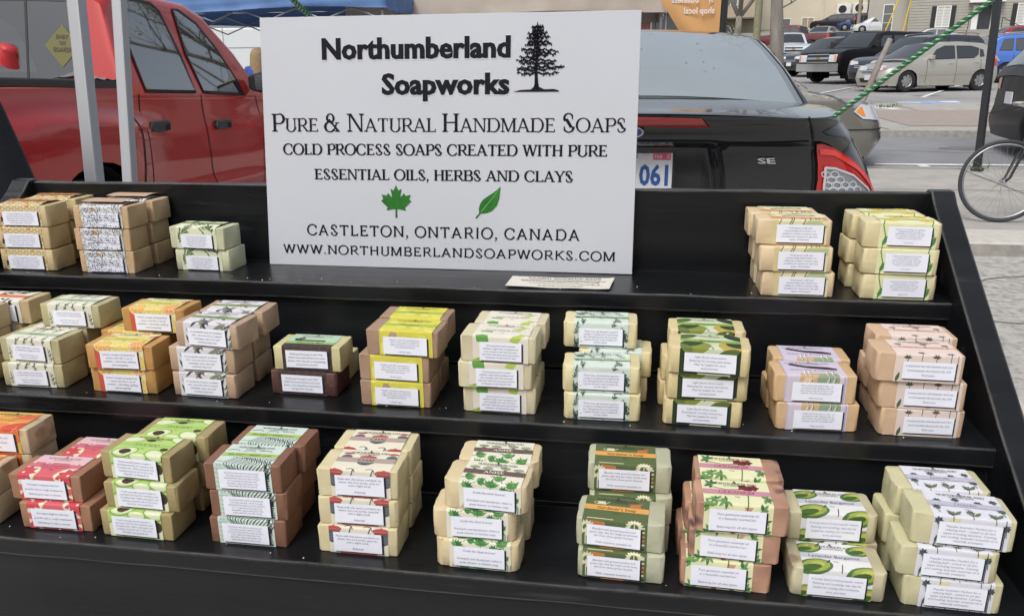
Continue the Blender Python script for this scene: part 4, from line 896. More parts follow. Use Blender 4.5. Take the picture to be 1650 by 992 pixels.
for key, row, fr, nbk, bdx, bdy in ST:
    nm = K[key][5]; grp = '%s soap bars stacked on the %s' % (nm, SHELF[row]); idx = 0
    for k, (x, y, r) in enumerate(fr):
        kk = 'chocd' if key == 'choco' and k == 0 else key
        pos = ('%s of front stack' % LV[len(fr)][k]) if len(fr) > 1 else 'single one in front'
        bx, by = F(x, y); free = k == len(fr) - 1
        put_bar(kk, bx, by, ZS[row] + .0004 + k * PT, radians(r), idx, free, pos, row, grp); idx += 1
    for k in range(nbk):
        x = fr[min(k, len(fr) - 1)][0] + bdx[k]; y = max(f[1] for f in fr) + bdy + rnd.uniform(0, .0015) + (.008 if key in ('euc', 'garden') and k == 2 else 0)
        pos = ('%s of back stack' % LV[nbk][k]) if nbk > 1 else 'single one behind'
        bx, by = F(x, y); put_bar(key, bx, by, ZS[row] + .0004 + k * PT, radians(rnd.uniform(-1.2, 1.2)), idx, k == nbk - 1, pos, row, grp); idx += 1
# ================================================================ vehicles
def interp(tab, v): return lerp_tab(tab, v)
M_glass = mat('car_glass', (.020, .024, .026), .04, spec=.9, coat=.6)
M_tyre = mat('tyre_rubber', (.018, .018, .019), .85, bump=.2, bscale=90)
M_dark = mat('dark_plastic', (.02, .021, .022), .55)
M_under = mat('wheel_well_dark', (.006, .006, .006), .9)
M_alloy = mat('wheel_alloy', (.42, .43, .44), .35, metal=.8)
M_chrome = mat('chrome', (.75, .76, .78), .12, metal=1.0)
M_lens = mat('clear_lens', (.60, .62, .65), .12, coat=.8)
M_red = mat('red_lens', (.52, .012, .010), .12, coat=1.0)
M_amber = mat('amber_lens', (.80, .25, .03), .2, coat=.6)
M_seam = mat('panel_gap', (.008, .008, .009), .8)
M_plate = mat('licence_plate', (.70, .72, .76), .5)
def paint(name, c, metal=.25): return mat('car_paint_' + name, c, .34, metal=metal, coat=.9, spec=.5, var=.04, vscale=3)
class Car:
    """local frame: +Y forward, rear at y=0, ground at z=0"""
    def __init__(s, root, L, w, top, b0, axles, R, rc=.22, rcf=.30, side=None, rear=None, front=None, bulge=None, crown=.02, bow=.03, NZ=10, pinch=.9, rearx=None):
        s.root, s.L, s.w, s.top, s.b0, s.ax, s.R, s.rc, s.rcf = root, L, w, top, b0, axles, R, rc, rcf
        s.side = side or [(.2, .96), (.4, .99), (.6, 1.0), (.8, .985), (1.0, .95)]; s.rear = rear or [(.2, .08), (.4, 0), (.6, .01), (1.0, .05)]
        s.front = front or [(.2, .08), (.4, 0), (.6, .03), (.9, .12)]; s.bulge = bulge; s.crown = crown; s.bow = bow; s.NZ = NZ; s.rearx = rearx; s.pair = (None, None)
        s.s1 = w - rc; s.s2 = s.s1 + rc * pi / 2; s.s3 = s.s2 + (L - rc - rcf); s.s4 = s.s3 + rcf * pi / 2; s.s5 = s.s4 + (w - rcf)
    def base(s, t):
        """plan position and outward normal at path length t from the rear centre along the right side"""
        if t <= s.s1: return t, s.bow * (t / s.w) ** 2, 0, -1
        if t <= s.s2: a = (t - s.s1) / s.rc; return s.s1 + s.rc * sin(a), s.rc - s.rc * cos(a) + s.bow * (s.s1 / s.w) ** 2 * (1 - a / (pi / 2)), sin(a), -cos(a)
        if t <= s.s3: return s.w, s.rc + (t - s.s2), 1, 0
        if t <= s.s4: a = (t - s.s3) / s.rcf; return s.w - s.rcf + s.rcf * cos(a), s.L - s.rcf + s.rcf * sin(a) - s.bow * a / (pi / 2), cos(a), sin(a)
        return s.s5 - t, s.L - s.bow - s.bow * (1 - (s.s5 - t) / s.w), 0, 1
    def ztop(s, x, y): return interp(s.top, y) + s.crown * (1 - (x / s.w) ** 2)
    def bot(s, y):
        for yc in s.ax:
            if abs(y - yc) < s.R: return max(s.b0, s.R * .80 + sqrt(s.R ** 2 - (y - yc) ** 2))
        return s.b0
    def pt(s, t, z, off=0.0):
        sg = 1 if t >= 0 else -1; x, y, nx, ny = s.base(abs(t)); k = interp(s.side, z)
        rb = max(0, 1 - max(0, y) / .7) ** 1.5; fb = max(0, 1 - max(0, s.L - y) / .8) ** 1.5
        y2 = y + interp(s.rear, z) * rb - interp(s.front, z) * fb
        if s.rearx: y2 += s.rearx(x, z) * (1 if y < .1 else 0)
        x2 = x * k
        if s.bulge: x2 += s.bulge(y, z) * (x / s.w)
        return (sg * (x2 + nx * off), y2 + ny * off, z)
    def tcols(s, extra=()):
        c = [s.s1 * i / 8 for i in range(9)] + [s.s1 + (s.s2 - s.s1) * i / 7 for i in range(1, 8)]
        ys = set([s.rc + (s.L - s.rc - s.rcf) * i / 22 for i in range(1, 23)])
        for yc in s.ax:
            for i in range(0, 15): ys.add(yc - s.R * cos(pi * i / 14))
            ys = set(y for y in ys if not any(abs(y - q) < .02 and y != q and abs(abs(q - yc) - s.R) < .001 for q in (yc - s.R, yc + s.R)))
        c += [s.s2 + y - s.rc for y in sorted(ys) if y > s.rc]
        c += [s.s3 + (s.s4 - s.s3) * i / 7 for i in range(1, 8)] + [s.s4 + (s.s5 - s.s4) * i / 6 for i in range(1, 7)] + list(extra)
        return sorted(set(c))
    def body(s, mt, extra=(), name='body', zs=None):
        cols = s.tcols(extra); mb = MB(); N = s.NZ; rows = []
        for sg in (1, -1):
            g = []
            for k in range(N + 1):
                r = []
                for t in cols:
                    x, y, nx, ny = s.base(t); zt = s.ztop(x * interp(s.side, interp(s.top, y)), y); zb = s.bot(y)
                    if zb > zt - .05: zb = zt - .05
                    f = k / N if zs is None else zs[k]
                    z = zb + (zt - zb) * f; p = s.pt(t * sg if t else (1e-9 * sg), z); r.append(p)
                g.append(r)
            mb.grid(g, flip=sg < 0); rows.append(g[-1])
        n = 9; lid = []
        for i, t in enumerate(cols):
            if t < s.s1 - 1e-6 or t > s.s4 + 1e-6: continue
            a, b = rows[0][i], rows[1][i]; xe = a[0]; r = []
            for j in range(n):
                x = b[0] + (a[0] - b[0]) * j / (n - 1); r.append((x, a[1] + (s.bow * .4) * (((x / max(xe, .01)) ** 2) - 1) * (1 if a[1] < s.L / 2 else -1) * (max(0, 1 - min(a[1], s.L - a[1]) / .5)), interp(s.top, s.base(t)[1]) + s.crown * (1 - (x / s.w) ** 2)))
            lid.append(r)
        mb.grid(lid)
        o = mb.obj(name, mt, s.root, smooth=True, auto=38)
        # dark lining of the wheel wells
        mb = MB()
        for yc in s.ax:
            for sg in (1, -1):
                Rw = s.R * .995
                mb.grid([[(sg * (s.w * .97), yc + Rw * cos(a), s.R * .80 + Rw * sin(a)), (sg * (s.w - .32), yc + Rw * cos(a), s.R * .80 + Rw * sin(a))] for a in [pi * i / 12 for i in range(-2, 15)]])
                mb.box(min(sg * (s.w - .33), sg * (s.w - .32)), max(sg * (s.w - .33), sg * (s.w - .32)), yc - Rw, yc + Rw, .15, s.R * 1.8)
        mb.box(-s.w * .85, s.w * .85, .2, s.L - .2, s.b0, s.b0 + .02)
        mb.obj('wheel_arch_lining', M_under, s.root)
        return o
    def decal(s, name, shapes, mt, off=.004, parent=None, both=False, cu=.03, cv=.05, thick=True):
        """shapes in (t, z) on the body skin"""
        first = None
        for sg in ((1, -1) if both else (1,)):
            mb = MB(); sh = [(v, f, None, off) for v, f in shapes]
            us = [p[0] for v, f, _, _ in sh for p in v]; vs = [p[1] for v, f, _, _ in sh for p in v]
            a, b, c, d = min(us), max(us), min(vs), max(vs)
            map_art(mb, sh, lambda u, v, h: s.pt(sg * max(u, 1e-9) if u >= 0 or both else u, v, h), a, b, c, d, [a + cu * i for i in range(1, int((b - a) / cu) + 1)], [c + cv * i for i in range(1, int((d - c) / cv) + 1)])
            pa = parent if not isinstance(parent, tuple) else parent[0 if sg > 0 else 1]
            o = mb.obj(name, mt, pa or s.root, fix=False, smooth=True); s.pair = (o, s.pair[0]) if sg < 0 else (o, o)
        if both: s.pair = s.pair[::-1]
        return s.pair if both else o
    def sy(s, y): return s.s2 + (y - s.rc)      # side y -> path length
    # greenhouse --------------------------------------------------
    def cabin(s, mt, prof, wb, k=.36, rr=.10, crown=.03, taper=.06, name='cabin', holes=()):
        s.prof, s.wb, s.k, s.gcr, s.taper = prof, wb, k, crown, taper
        y0, y1 = prof[0][0], prof[-1][0]; s.gy = (y0, y1); ys = sorted(set([p[0] for p in prof] + [y0 + (y1 - y0) * i / 30 for i in range(31)])); rows = []
        for y in ys:
            zr = interp(prof, y); zb = min(s.ztop(wb, y) - .03, zr - .01); r = []
            zsid = max(zb + .004, zr - rr * min(1, (zr - zb) / .3)); rad = zr - zsid
            for i in range(5): z = zb + (zsid - zb) * i / 4; r.append((s.xs(y, z), y, z))
            xe = s.xs(y, zsid)
            for i in range(1, 6): a = pi / 2 * i / 5; r.append((xe - rad * (1 - cos(a)), y, zsid + rad * sin(a)))
            xe2 = xe - rad
            for i in range(1, 6): x = xe2 * (1 - i / 5); r.append((x, y, zr + crown * (1 - (x / xe2) ** 2) if xe2 > 0 else zr))
            rows.append(r)
        mb = MB(); mb.grid(rows, flip=True); mb.grid([[(-p[0], p[1], p[2]) for p in r] for r in rows])
        o = mb.obj(name, mt, s.root, smooth=True, auto=40)
        if holes:
            b = bmesh.new(); b.from_mesh(o.data)
            for axis, poly, lo, hi in holes:      # convex opening cut straight through along one axis
                cx_, cy_ = sum(p[0] for p in poly) / len(poly), sum(p[1] for p in poly) / len(poly); pl = []
                i0, i1, ia = (1, 2, 0) if axis == 'x' else (0, 2, 1)
                for p, q in zip(poly, poly[1:] + poly[:1]):
                    nx, ny = (q[1] - p[1]), -(q[0] - p[0])
                    if (cx_ - p[0]) * nx + (cy_ - p[1]) * ny > 0: nx, ny = -nx, -ny
                    no = [0, 0, 0]; no[i0] = nx; no[i1] = ny; co = [0, 0, 0]; co[i0] = p[0]; co[i1] = p[1]; pl.append((p, nx, ny))
                    g = [f for f in b.faces if lo <= f.calc_center_median()[ia] <= hi and abs(f.calc_center_median()[i0] - cx_) < 1.0]
                    g = g + list(set(e for f in g for e in f.edges)) + list(set(v for f in g for v in f.verts)); bmesh.ops.bisect_plane(b, geom=g, dist=1e-5, plane_co=co, plane_no=Vector(no).normalized())
                dead = [f for f in b.faces if lo <= f.calc_center_median()[ia] <= hi and all((f.calc_center_median()[i0] - p[0]) * nx + (f.calc_center_median()[i1] - p[1]) * ny < 0 for p, nx, ny in pl)]
                bmesh.ops.delete(b, geom=dead, context='FACES')
            b.to_mesh(o.data); b.free()
        return o
    def xs(s, y, z):
        ym = sum(s.gy) / 2; hl = (s.gy[1] - s.gy[0]) / 2
        return s.wb - s.k * (z - (s.top_mid())) - s.taper * abs((y - ym) / hl) ** 2.5
    def top_mid(s): return interp(s.top, sum(s.gy) / 2)
    def window(s, poly, name='side_window', mt=None, both=True, off=.006, frame=None, parent=None):
        """poly of (y, z) on the side of the cabin"""
        out = []
        for sg in ((1, -1) if both else (1,)):
            mb = MB(); us = [p[0] for p in poly]; vs = [p[1] for p in poly]
            map_art(mb, [(*s_poly(poly), None, off)], lambda u, v, h: (sg * (s.xs(u, v) + h), u, v + h * s.k), min(us), max(us), min(vs), max(vs), [min(us) + .12 * i for i in range(1, 20)], [min(vs) + .1 * i for i in range(1, 8)])
            o = mb.obj(name, mt or M_glass, parent or s.root, fix=False, smooth=True); out.append(o)
            if frame:
                m2 = MB(); map_art(m2, [(*s_line(list(poly) + [poly[0], poly[1]], frame), None, off + .003)], lambda u, v, h: (sg * (s.xs(u, v) + h), u, v + h * s.k), min(us) - .1, max(us) + .1, min(vs) - .1, max(vs) + .1, [min(us) + .12 * i for i in range(1, 20)], [])
                m2.obj('window_trim', M_dark, o, fix=False)
        return out
    def zprof(s, z, end):
        pr = s.prof if end == 'rear' else s.prof[::-1]
        for a, b in zip(pr, pr[1:]):
            if a[1] <= z <= b[1]: return a[0] + (b[0] - a[0]) * (z - a[1]) / max(b[1] - a[1], 1e-6), a, b
        return pr[0][0], pr[0], pr[1]
    def screen(s, x0, x1, z0, z1, end='rear', mt=None, name=None, off=.008, shapes=None, n=8, parent=None):
        """glass on the sloping end of the cabin, x0 half-width at the bottom, x1 at the top"""
        def fn(u, v, h):
            y, a, b = s.zprof(v, end); L = sqrt((b[0] - a[0]) ** 2 + (b[1] - a[1]) ** 2); ny, nz = -(b[1] - a[1]) / L, abs(b[0] - a[0]) / L
            if end != 'rear': ny = abs(ny)
            else: ny = -abs(ny)
            xe = max(s.xs(y, v) - .05, .2); return (u, y + ny * h, v + nz * h + s.gcr * (1 - min(1, (u / xe) ** 2)))
        mb = MB(); sh = shapes or [s_poly([(-x0, z0), (x0, z0), (x0 * .5 + x1 * .5 + .01, (z0 + z1) / 2), (x1, z1 - .02), (x1 - .03, z1), (-x1 + .03, z1), (-x1, z1 - .02), (-x0 * .5 - x1 * .5 - .01, (z0 + z1) / 2)])]
        zc = sorted(set([p[1] for p in s.prof])) ; map_art(mb, [(v, f, None, off) for v, f in sh], fn, -9, 9, -9, 9, [x0 * (i / n * 2 - 1) for i in range(1, n)], zc)
        return mb.obj(name or ('rear_window' if end == 'rear' else 'windscreen'), mt or M_glass, parent or s.root, fix=False, smooth=True)
    def wheels(s, r=.33, wd=.21, spokes=7, rimm=None, inset=.03, cap=None):
        for yc in s.ax:
            for sg in (1, -1):
                x = sg * (s.w - wd / 2 - inset)
                mb = MB(); mb.lathe([(r * .60, -wd / 2), (r * .93, -wd / 2), (r, -wd * .36), (r, wd * .36), (r * .93, wd / 2), (r * .60, wd / 2)], 28, 'x', (0, 0, 0), closed=True); t = mb.obj('wheel', M_tyre, s.root, smooth=True, auto=35); t.location = (x, yc, r)
                m2 = MB(); o_ = sg * wd / 2
                m2.lathe([(r * .62, o_ * .98), (r * .60, o_ * .86), (r * .55, o_ * .70), (r * .55, -o_ * .5), (.01, -o_ * .5)], 24, 'x', caps=False)
                for q in range(spokes):
                    a = 2 * pi * q / spokes; ca, sa = cos(a), sin(a); wq = r * (.10 if not cap else .16); v = []
                    for (rad, hw, xx) in ((r * .10, wq * 1.1, o_ * .88), (r * .59, wq * .8, o_ * .80)):
                        for d in (-1, 1):
                            for th in (0, .03): v.append((xx - sg * th, rad * ca - d * hw * sa, rad * sa + d * hw * ca))
                    m2.add(v, [(0, 2, 6, 4), (1, 3, 7, 5), (0, 1, 5, 4), (2, 3, 7, 6), (4, 5, 7, 6)])
                m2.lathe([(.005, o_ * .97), (r * .14, o_ * .95), (r * .15, o_ * .6)], 12, 'x')
                m2.obj('rim', rimm or M_alloy, t, smooth=True, auto=30)
    def mirrors(s, y, z, mt, sz=(.20, .10, .13), both=True, xo=None):
        for sg in ((1, -1) if both else (1,)):
            x = (xo if xo else s.xs(y, z)) - .01; mb = MB(); w_, d_, h_ = sz
            pts = [(0, -h_ * .25), (0, h_ * .25), (.05, h_ * .35), (w_ * .95, h_ * .55), (w_, h_ * .3), (w_, -h_ * .4), (w_ * .9, -h_ * .5), (.05, -h_ * .35)]
            mb.prism([(sg * (x + a), z + b) for a, b in pts], y, y + d_, 'y'); o = mb.obj('wing_mirror', mt, s.root, bevel=.015, bseg=2)
            mb = MB(); mb.add([(sg * (x + a), y - .004, z + b) for a, b in [(.07, -h_ * .3), (w_ * .93, -h_ * .35), (w_ * .93, h_ * .4), (.07, h_ * .28)]], [(0, 1, 2, 3)]); mb.obj('mirror_glass', M_chrome, o)
def door_lines(c, ys, z0, z1, hz=None, mt=None, both=True):
    for y in ys: c.decal('door_gap', [s_line([(c.sy(y), z0), (c.sy(y), z1)], .012)], M_seam, .003, both=both, cu=9, cv=.06)
    if hz:
        for y, z in hz:
            for sg in (1, -1):
                p = c.pt(sg * c.sy(y), z); mb = MB(); mb.box(-.02, .025, -.09, .09, -.018, .018); o = mb.obj('door_handle', mt or M_dark, c.root, bevel=.01, bseg=2); o.location = (p[0], p[1], p[2])

# ---------------------------------------------------------------- black saloon behind the stand
saloon = thing('parked_saloon', 'black saloon car seen from behind, close behind the display stand', 'car', (-.005, 2.775, .19))
def rx(x, z):
    a = sstep(.36, .30, abs(x)) * sstep(.80, .83, z) * sstep(1.06, 1.03, z); return .055 * a
PB = mat('car_paint_black', (.013, .0145, .017), .2, coat=.85, spec=.35)
c = Car(saloon, 4.84, .925, [(0, 1.108), (.03, 1.116), (.12, 1.126), (.25, 1.138), (.45, 1.152), (.6, 1.152), (1.2, 1.12), (2.5, 1.06), (3.6, 1.02), (4.1, .97), (4.6, .82), (4.84, .62)], .20, (1.05, 3.80), .36, rc=.30, rcf=.45,
        side=[(.2, .94), (.45, .99), (.75, 1.0), (.87, .985), (.95, .952), (1.05, .885), (1.12, .825), (1.17, .79)],
        rear=[(.2, .10), (.35, .03), (.55, 0), (.70, .02), (.76, .10), (.82, .13), (.95, .11), (1.04, .085), (1.07, .045), (1.11, .030), (1.135, .005), (1.16, .0)], bow=.045, crown=.048, NZ=26, rearx=rx)
c.body(PB, extra=[.27, .30, .33, .36, .40], zs=[0, .12, .25, .36, .46, .52, .56, .60, .64, .67, .70, .73, .76, .79, .82, .85, .875, .90, .92, .935, .95, .962, .974, .984, .991, .996, 1.0])
c.cabin(PB, [(.44, 1.13), (.50, 1.158), (.78, 1.268), (1.08, 1.370), (1.32, 1.435), (1.55, 1.468), (2.1, 1.492), (2.7, 1.482), (3.1, 1.42), (3.6, 1.23), (3.95, 1.03)], .755, k=.32, rr=.09, crown=.035, taper=.03)
M_rg = mat('sky_pale_dusty_glass', (.46, .52, .525), .035, metal=.5, spec=1.0, coat=1.0, var=.05, vscale=2.5)  # pale base colour stands in for sky reflection on the dusty glass
rw = c.screen(.645, .560, 1.162, 1.435, 'rear', M_rg, off=.010, n=12)
c.screen(.672, .584, 1.154, 1.446, 'rear', mat('dark_glass_edge', (.16, .185, .19), .12, spec=1.0, coat=1.0), name='glass_edge', off=.006, n=12); c.screen(.684, .594, 1.148, 1.452, 'rear', M_seam, name='window_surround', off=.003, n=12)
rs_ = random.Random(6); c.screen(.645, .56, 1.16, 1.43, 'rear', M_seam, name='dirt_specks', off=.012, shapes=[s_ell(rs_.uniform(-.5, .5), rs_.uniform(1.2, 1.42), .0022, n=6) for q in range(14)], n=2, parent=rw)
c.screen(.7, .56, 1.10, 1.42, 'front')
c.window([(.95, 1.17), (1.6, 1.15), (2.1, 1.13), (2.1, 1.42), (1.6, 1.41), (1.25, 1.36)], frame=.02); c.window([(2.16, 1.13), (3.2, 1.08), (2.95, 1.33), (2.6, 1.41), (2.16, 1.42)], frame=.02)
c.wheels(.33, .22, 7); c.mirrors(3.15, 1.12, PB)
door_lines(c, (1.45, 2.25, 3.2), .28, 1.0, ((1.6, .93), (2.45, .92)))
# boot lid gaps, lamps, badge, plate
c.decal('boot_gap', [s_line([(.742, 1.150), (.736, 1.10), (.716, 1.060), (.695, 1.00), (.676, .92), (.640, .80)], .008), s_line([(.635, .82), (.33, .80), (0, .795)], .010), s_line([(.33, 1.045), (.40, 1.055), (.70, 1.065)], .004)], M_seam, .003, both=True)
tl = [(.722, 1.055), (.745, 1.056), (.80, 1.035), (.88, .985), (.95, .915), (.985, .84), (.985, .78), (.70, .78), (.648, .80), (.688, .93)]
lamp = c.decal('tail_lamp', [s_poly(tl)], M_red, .014, both=True)
tin = [(.722, .972), (.76, .968), (.83, .940), (.895, .888), (.915, .866), (.90, .852), (.80, .846), (.690, .846), (.702, .905)]
c.decal('lamp_cluster', [s_poly(tin)], mat('lamp_reflector', (.40, .42, .45), .18, metal=.7), .018, both=True, parent=lamp)
hx = []
for j in range(7):
    for i in range(8):
        hx_, hy_ = .700 + i * .034 + (.017 if j % 2 else 0), .850 + j * .0195
        if hx_ > .715 and hx_ < .70 + .2 * (.985 - hy_) / .135 + .01 and hy_ < .965: hx.append(s_ring(hx_, hy_, .0165, .0042, 6, pi / 6, 2 * pi + pi / 6, ry=.0115))
c.decal('lamp_mesh', hx, mat('lamp_white', (.62, .64, .68), .3), .021, both=True, parent=lamp)
c.decal('lamp_mesh', [s_line(tin + [tin[0]], .008)], mat('lamp_white', (.62, .64, .68), .3), .022, both=True, parent=lamp)
c.decal('lamp_upper_lens', [s_line([(.725, 1.03), (.78, 1.022), (.87, .965), (.935, .90), (.955, .84)], .022, .016)], mat('red_lens_bright', (.78, .05, .04), .15, coat=1), .018, both=True, parent=lamp)
M_redbar = mat('red_strip', (.34, .035, .035), .16, coat=1)
c.decal('boot_red_strip', [s_poly([(0, 1.152), (.295, 1.146), (.325, 1.112), (0, 1.118)])], M_redbar, .006, both=True, cv=.01)  # red strip across the edge of the boot lid
bd = c.decal('badge', [s_ell(.0, 1.098, .056, .022, 24)], M_chrome, .012); c.decal('badge_face', [s_ell(.0, 1.098, .049, .017, 24)], mat('badge_blue', (.02, .05, .2), .2, coat=1), .015, parent=bd)
c.decal('badge_letters', [fit_text('SE', .487, .553, .985, .020, offset=.03)], M_chrome, .008, cu=.02)
pl = MB(); pl.box(-.152, .152, -.0015, 0, 0, .152); p0 = c.pt(0.0, .90); plo = pl.obj('licence_plate', M_plate, saloon, bevel=.004); plo.location = (.008, p0[1] - .024, .878)
pf = MB(); pf.box(-.158, .158, -.003, .006, .150, .176); pf.box(-.158, .158, -.003, .006, -.006, .003); pf.box(-.158, -.149, -.003, .006, 0, .15); pf.box(.149, .158, -.003, .006, 0, .15); pf.obj('plate_frame', M_dark, plo)
def onplate(name, sh, m, h=.004):
    mb = MB()
    for v, f in sh: mb.add([(p[0], -h, p[1]) for p in v], f)
    mb.obj(name, m, plo, fix=False)
onplate('plate_lettering', [fit_text('061', .030, .135, .022, .075, offset=.03)], mat('plate_blue', (.03, .10, .33), .5), .003)
onplate('plate_lettering', [fit_text('ORDLINCOLN.COM', -.03, .15, .156, .012, offset=.02)], mat('plate_white', (.75, .75, .75), .5), .0045)
onplate('plate_sticker', [s_rect(.078, .142, .112, .140)], mat('sticker_pink', (.70, .12, .20), .5), .0022); onplate('plate_lettering', [fit_text('FEB', .084, .112, .118, .014), fit_text('10', .128, .138, .117, .018)], mat('plate_white', (.75, .75, .75), .5), .0035)
onplate('plate_crown', [s_ring(.015, .127, .007, .002, 8), s_line([(.008, .120), (.022, .120)], .003)], mat('plate_blue', (.03, .10, .33), .5), .003); onplate('plate_bolt', [s_ell(.060, .143, .009, n=12)], mat('rusty_bolt', (.16, .09, .05), .6), .005)

# ---------------------------------------------------------------- red pickup on the left
truck = thing('pickup_truck', 'red crew cab pickup truck with black door handles behind the left tent legs', 'pickup truck', (-4.31, 2.85, .12)); truck.rotation_euler = (radians(-1.6), 0, 0)
PR = mat('car_paint_red', (.46, .022, .022), .30, coat=.8, spec=.3, metal=.1, var=.05, vscale=1.5)
def bl(y, z):
    zc_ = 1.13 - .10 * ((y - 1.35) / .9) ** 2; a = (math.exp(-((z - zc_) / .085) ** 2) if z > zc_ else math.exp(-((z - zc_) / .55) ** 2)) * math.exp(-((y - 1.30) / .86) ** 6) * .105
    zc_ = 1.10; b = (math.exp(-((z - zc_) / .085) ** 2) if z > zc_ else math.exp(-((z - zc_) / .55) ** 2)) * math.exp(-((y - 4.75) / .75) ** 6) * .08
    r = .022 * math.exp(-((z - .60) / .05) ** 2) * sstep(2.0, 2.3, y) * sstep(4.1, 3.8, y)
    return a + b + r
c = Car(truck, 5.75, 1.0, [(0, 1.33), (2.0, 1.345), (2.05, 1.30), (4.0, 1.29), (4.3, 1.27), (5.2, 1.20), (5.75, 1.12)], .42, (1.56, 4.75), .50, rc=.12, rcf=.35,
        side=[(.4, .95), (.6, .97), (.8, .985), (1.0, .985), (1.2, .965), (1.35, .955)], rear=[(.4, .03), (1.3, .02)], front=[(.4, .0), (.8, .0), (1.1, .06)], bulge=bl, NZ=34, crown=.0)
c.body(PR)
W1 = [(2.30, 1.325), (2.94, 1.320), (2.90, 1.60), (2.82, 1.90), (2.74, 1.945), (2.38, 1.95), (2.28, 1.65)]
W2 = [(3.06, 1.318), (3.72, 1.300), (3.68, 1.40), (3.48, 1.68), (3.30, 1.85), (3.10, 1.930), (3.02, 1.932), (2.99, 1.60)]
W3 = [(-.70, 1.37), (.70, 1.37), (.64, 1.88), (.61, 1.90), (-.61, 1.90), (-.64, 1.88)]
HO = [('x', W1, .4, 2), ('x', W1, -2, -.4), ('x', W2, .4, 2), ('x', W2, -2, -.4), ('y', W3, 1.9, 2.3)]
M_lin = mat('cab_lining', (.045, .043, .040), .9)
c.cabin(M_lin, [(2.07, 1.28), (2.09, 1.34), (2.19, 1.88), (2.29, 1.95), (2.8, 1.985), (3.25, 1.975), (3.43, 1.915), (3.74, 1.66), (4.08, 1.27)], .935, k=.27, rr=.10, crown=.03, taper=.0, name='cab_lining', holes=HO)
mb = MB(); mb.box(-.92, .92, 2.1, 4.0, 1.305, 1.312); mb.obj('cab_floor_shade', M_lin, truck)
for sx_i, yy_, nm_ in ((-.42, 2.62, 'seat'), (.42, 2.62, 'seat'), (-.42, 3.42, 'seat'), (.42, 3.42, 'seat')):
    mb = MB(); mb.prism([(yy_, 1.30), (yy_ + .16, 1.30), (yy_ + .10, 1.47), (yy_ - .01, 1.47)], sx_i - .25, sx_i + .25, 'x'); st_ = mb.obj('seat_back', M_dark, truck, bevel=.03); mb = MB(); mb.box(sx_i - .13, sx_i + .13, yy_ - .02, yy_ + .08, 1.50, 1.68); mb.obj('head_rest', M_dark, st_, bevel=.035)
mb = MB(); mb.tube([(-.42 + .19 * cos(a), 3.72 + .05 * sin(a), 1.36 + .17 * sin(a)) for a in [2 * pi * i / 20 for i in range(20)]], .014, 6, closed=True); mb.obj('steering_wheel', M_dark, truck)
c.cabin(PR, [(2.03, 1.28), (2.05, 1.34), (2.16, 1.91), (2.26, 1.975), (2.8, 2.01), (3.25, 2.0), (3.45, 1.94), (3.78, 1.68), (4.12, 1.27)], .955, k=.27, rr=.10, crown=.03, taper=.0, holes=HO)
def tinted(name, tint, refl, rough=.02):
    m = bpy.data.materials.new(name); m.use_nodes = True; n = m.node_tree; n.nodes.clear(); out = n.nodes.new('ShaderNodeOutputMaterial'); tr = n.nodes.new('ShaderNodeBsdfTransparent'); tr.inputs[0].default_value = (*tint, 1)
    gl = n.nodes.new('ShaderNodeBsdfGlossy'); gl.inputs['Roughness'].default_value = rough; gl.inputs[0].default_value = (.9, .93, .95, 1); fr_ = n.nodes.new('ShaderNodeFresnel'); fr_.inputs[0].default_value = 1.55; ad = n.nodes.new('ShaderNodeMath'); ad.inputs[1].default_value = refl
    mx = n.nodes.new('ShaderNodeMixShader'); n.links.new(fr_.outputs[0], ad.inputs[0]); n.links.new(ad.outputs[0], mx.inputs[0]); n.links.new(tr.outputs[0], mx.inputs[1]); n.links.new(gl.outputs[0], mx.inputs[2]); n.links.new(mx.outputs[0], out.inputs[0]); return m
M_tg = tinted('truck_glass', (.50, .55, .55), .22)
g1 = c.window(W1, mt=M_tg, frame=.022)
g2 = c.window(W2, mt=M_tg, frame=.022)
rwin = c.screen(.70, .64, 1.37, 1.90, 'rear', tinted('truck_rear_glass', (.13, .145, .15), .06), off=.006, n=4); c.screen(.735, .675, 1.345, 1.925, 'rear', M_dark, name='window_seal', off=.008, n=4, shapes=[s_line([(-.70, 1.37), (.70, 1.37), (.64, 1.88), (.61, 1.90), (-.61, 1.90), (-.64, 1.88), (-.70, 1.37), (0, 1.37)], .030), s_line([(-.26, 1.37), (-.25, 1.90)], .018), s_line([(.26, 1.37), (.25, 1.90)], .018)])
c.screen(.8, .66, 1.30, 1.84, 'front')
# bed rails, tonneau, folded sheet
mb = MB(); mb.box(-.90, .90, .06, 2.0, 1.352, 1.372); mb.obj('bed_cover', M_dark, truck, bevel=.01)
for sg in (-1, 1):
    mb = MB(); mb.box(min(sg * .88, sg * .965), max(sg * .88, sg * .965), .02, 2.03, 1.343, 1.395)
    mb.obj('bed_rail', mat('rail_plastic', (.035, .037, .040), .5, bump=.15, bscale=60), truck, bevel=.012)
rn = random.Random(4); mb = MB(); mb.grid([[(.62 + i * .035 + rn.uniform(-.006, .006), 1.78 + j * .05 + rn.uniform(-.01, .01), 1.398 + .05 * math.exp(-((i - 4) / 3) ** 2) * math.exp(-((j - 2) / 2) ** 2) + rn.uniform(-.008, .008)) for i in range(11)] for j in range(5)])
tag(mb.obj('folded_tarp', mat('grey_tarp', (.16, .17, .18), .4), smooth=True), 'crumpled grey plastic sheet on the red truck bed rail', 'plastic sheet'); o = bpy.data.objects['folded_tarp']; o.matrix_world = Matrix.Translation(truck.location) @ Matrix.Rotation(radians(-1.6), 4, 'X')
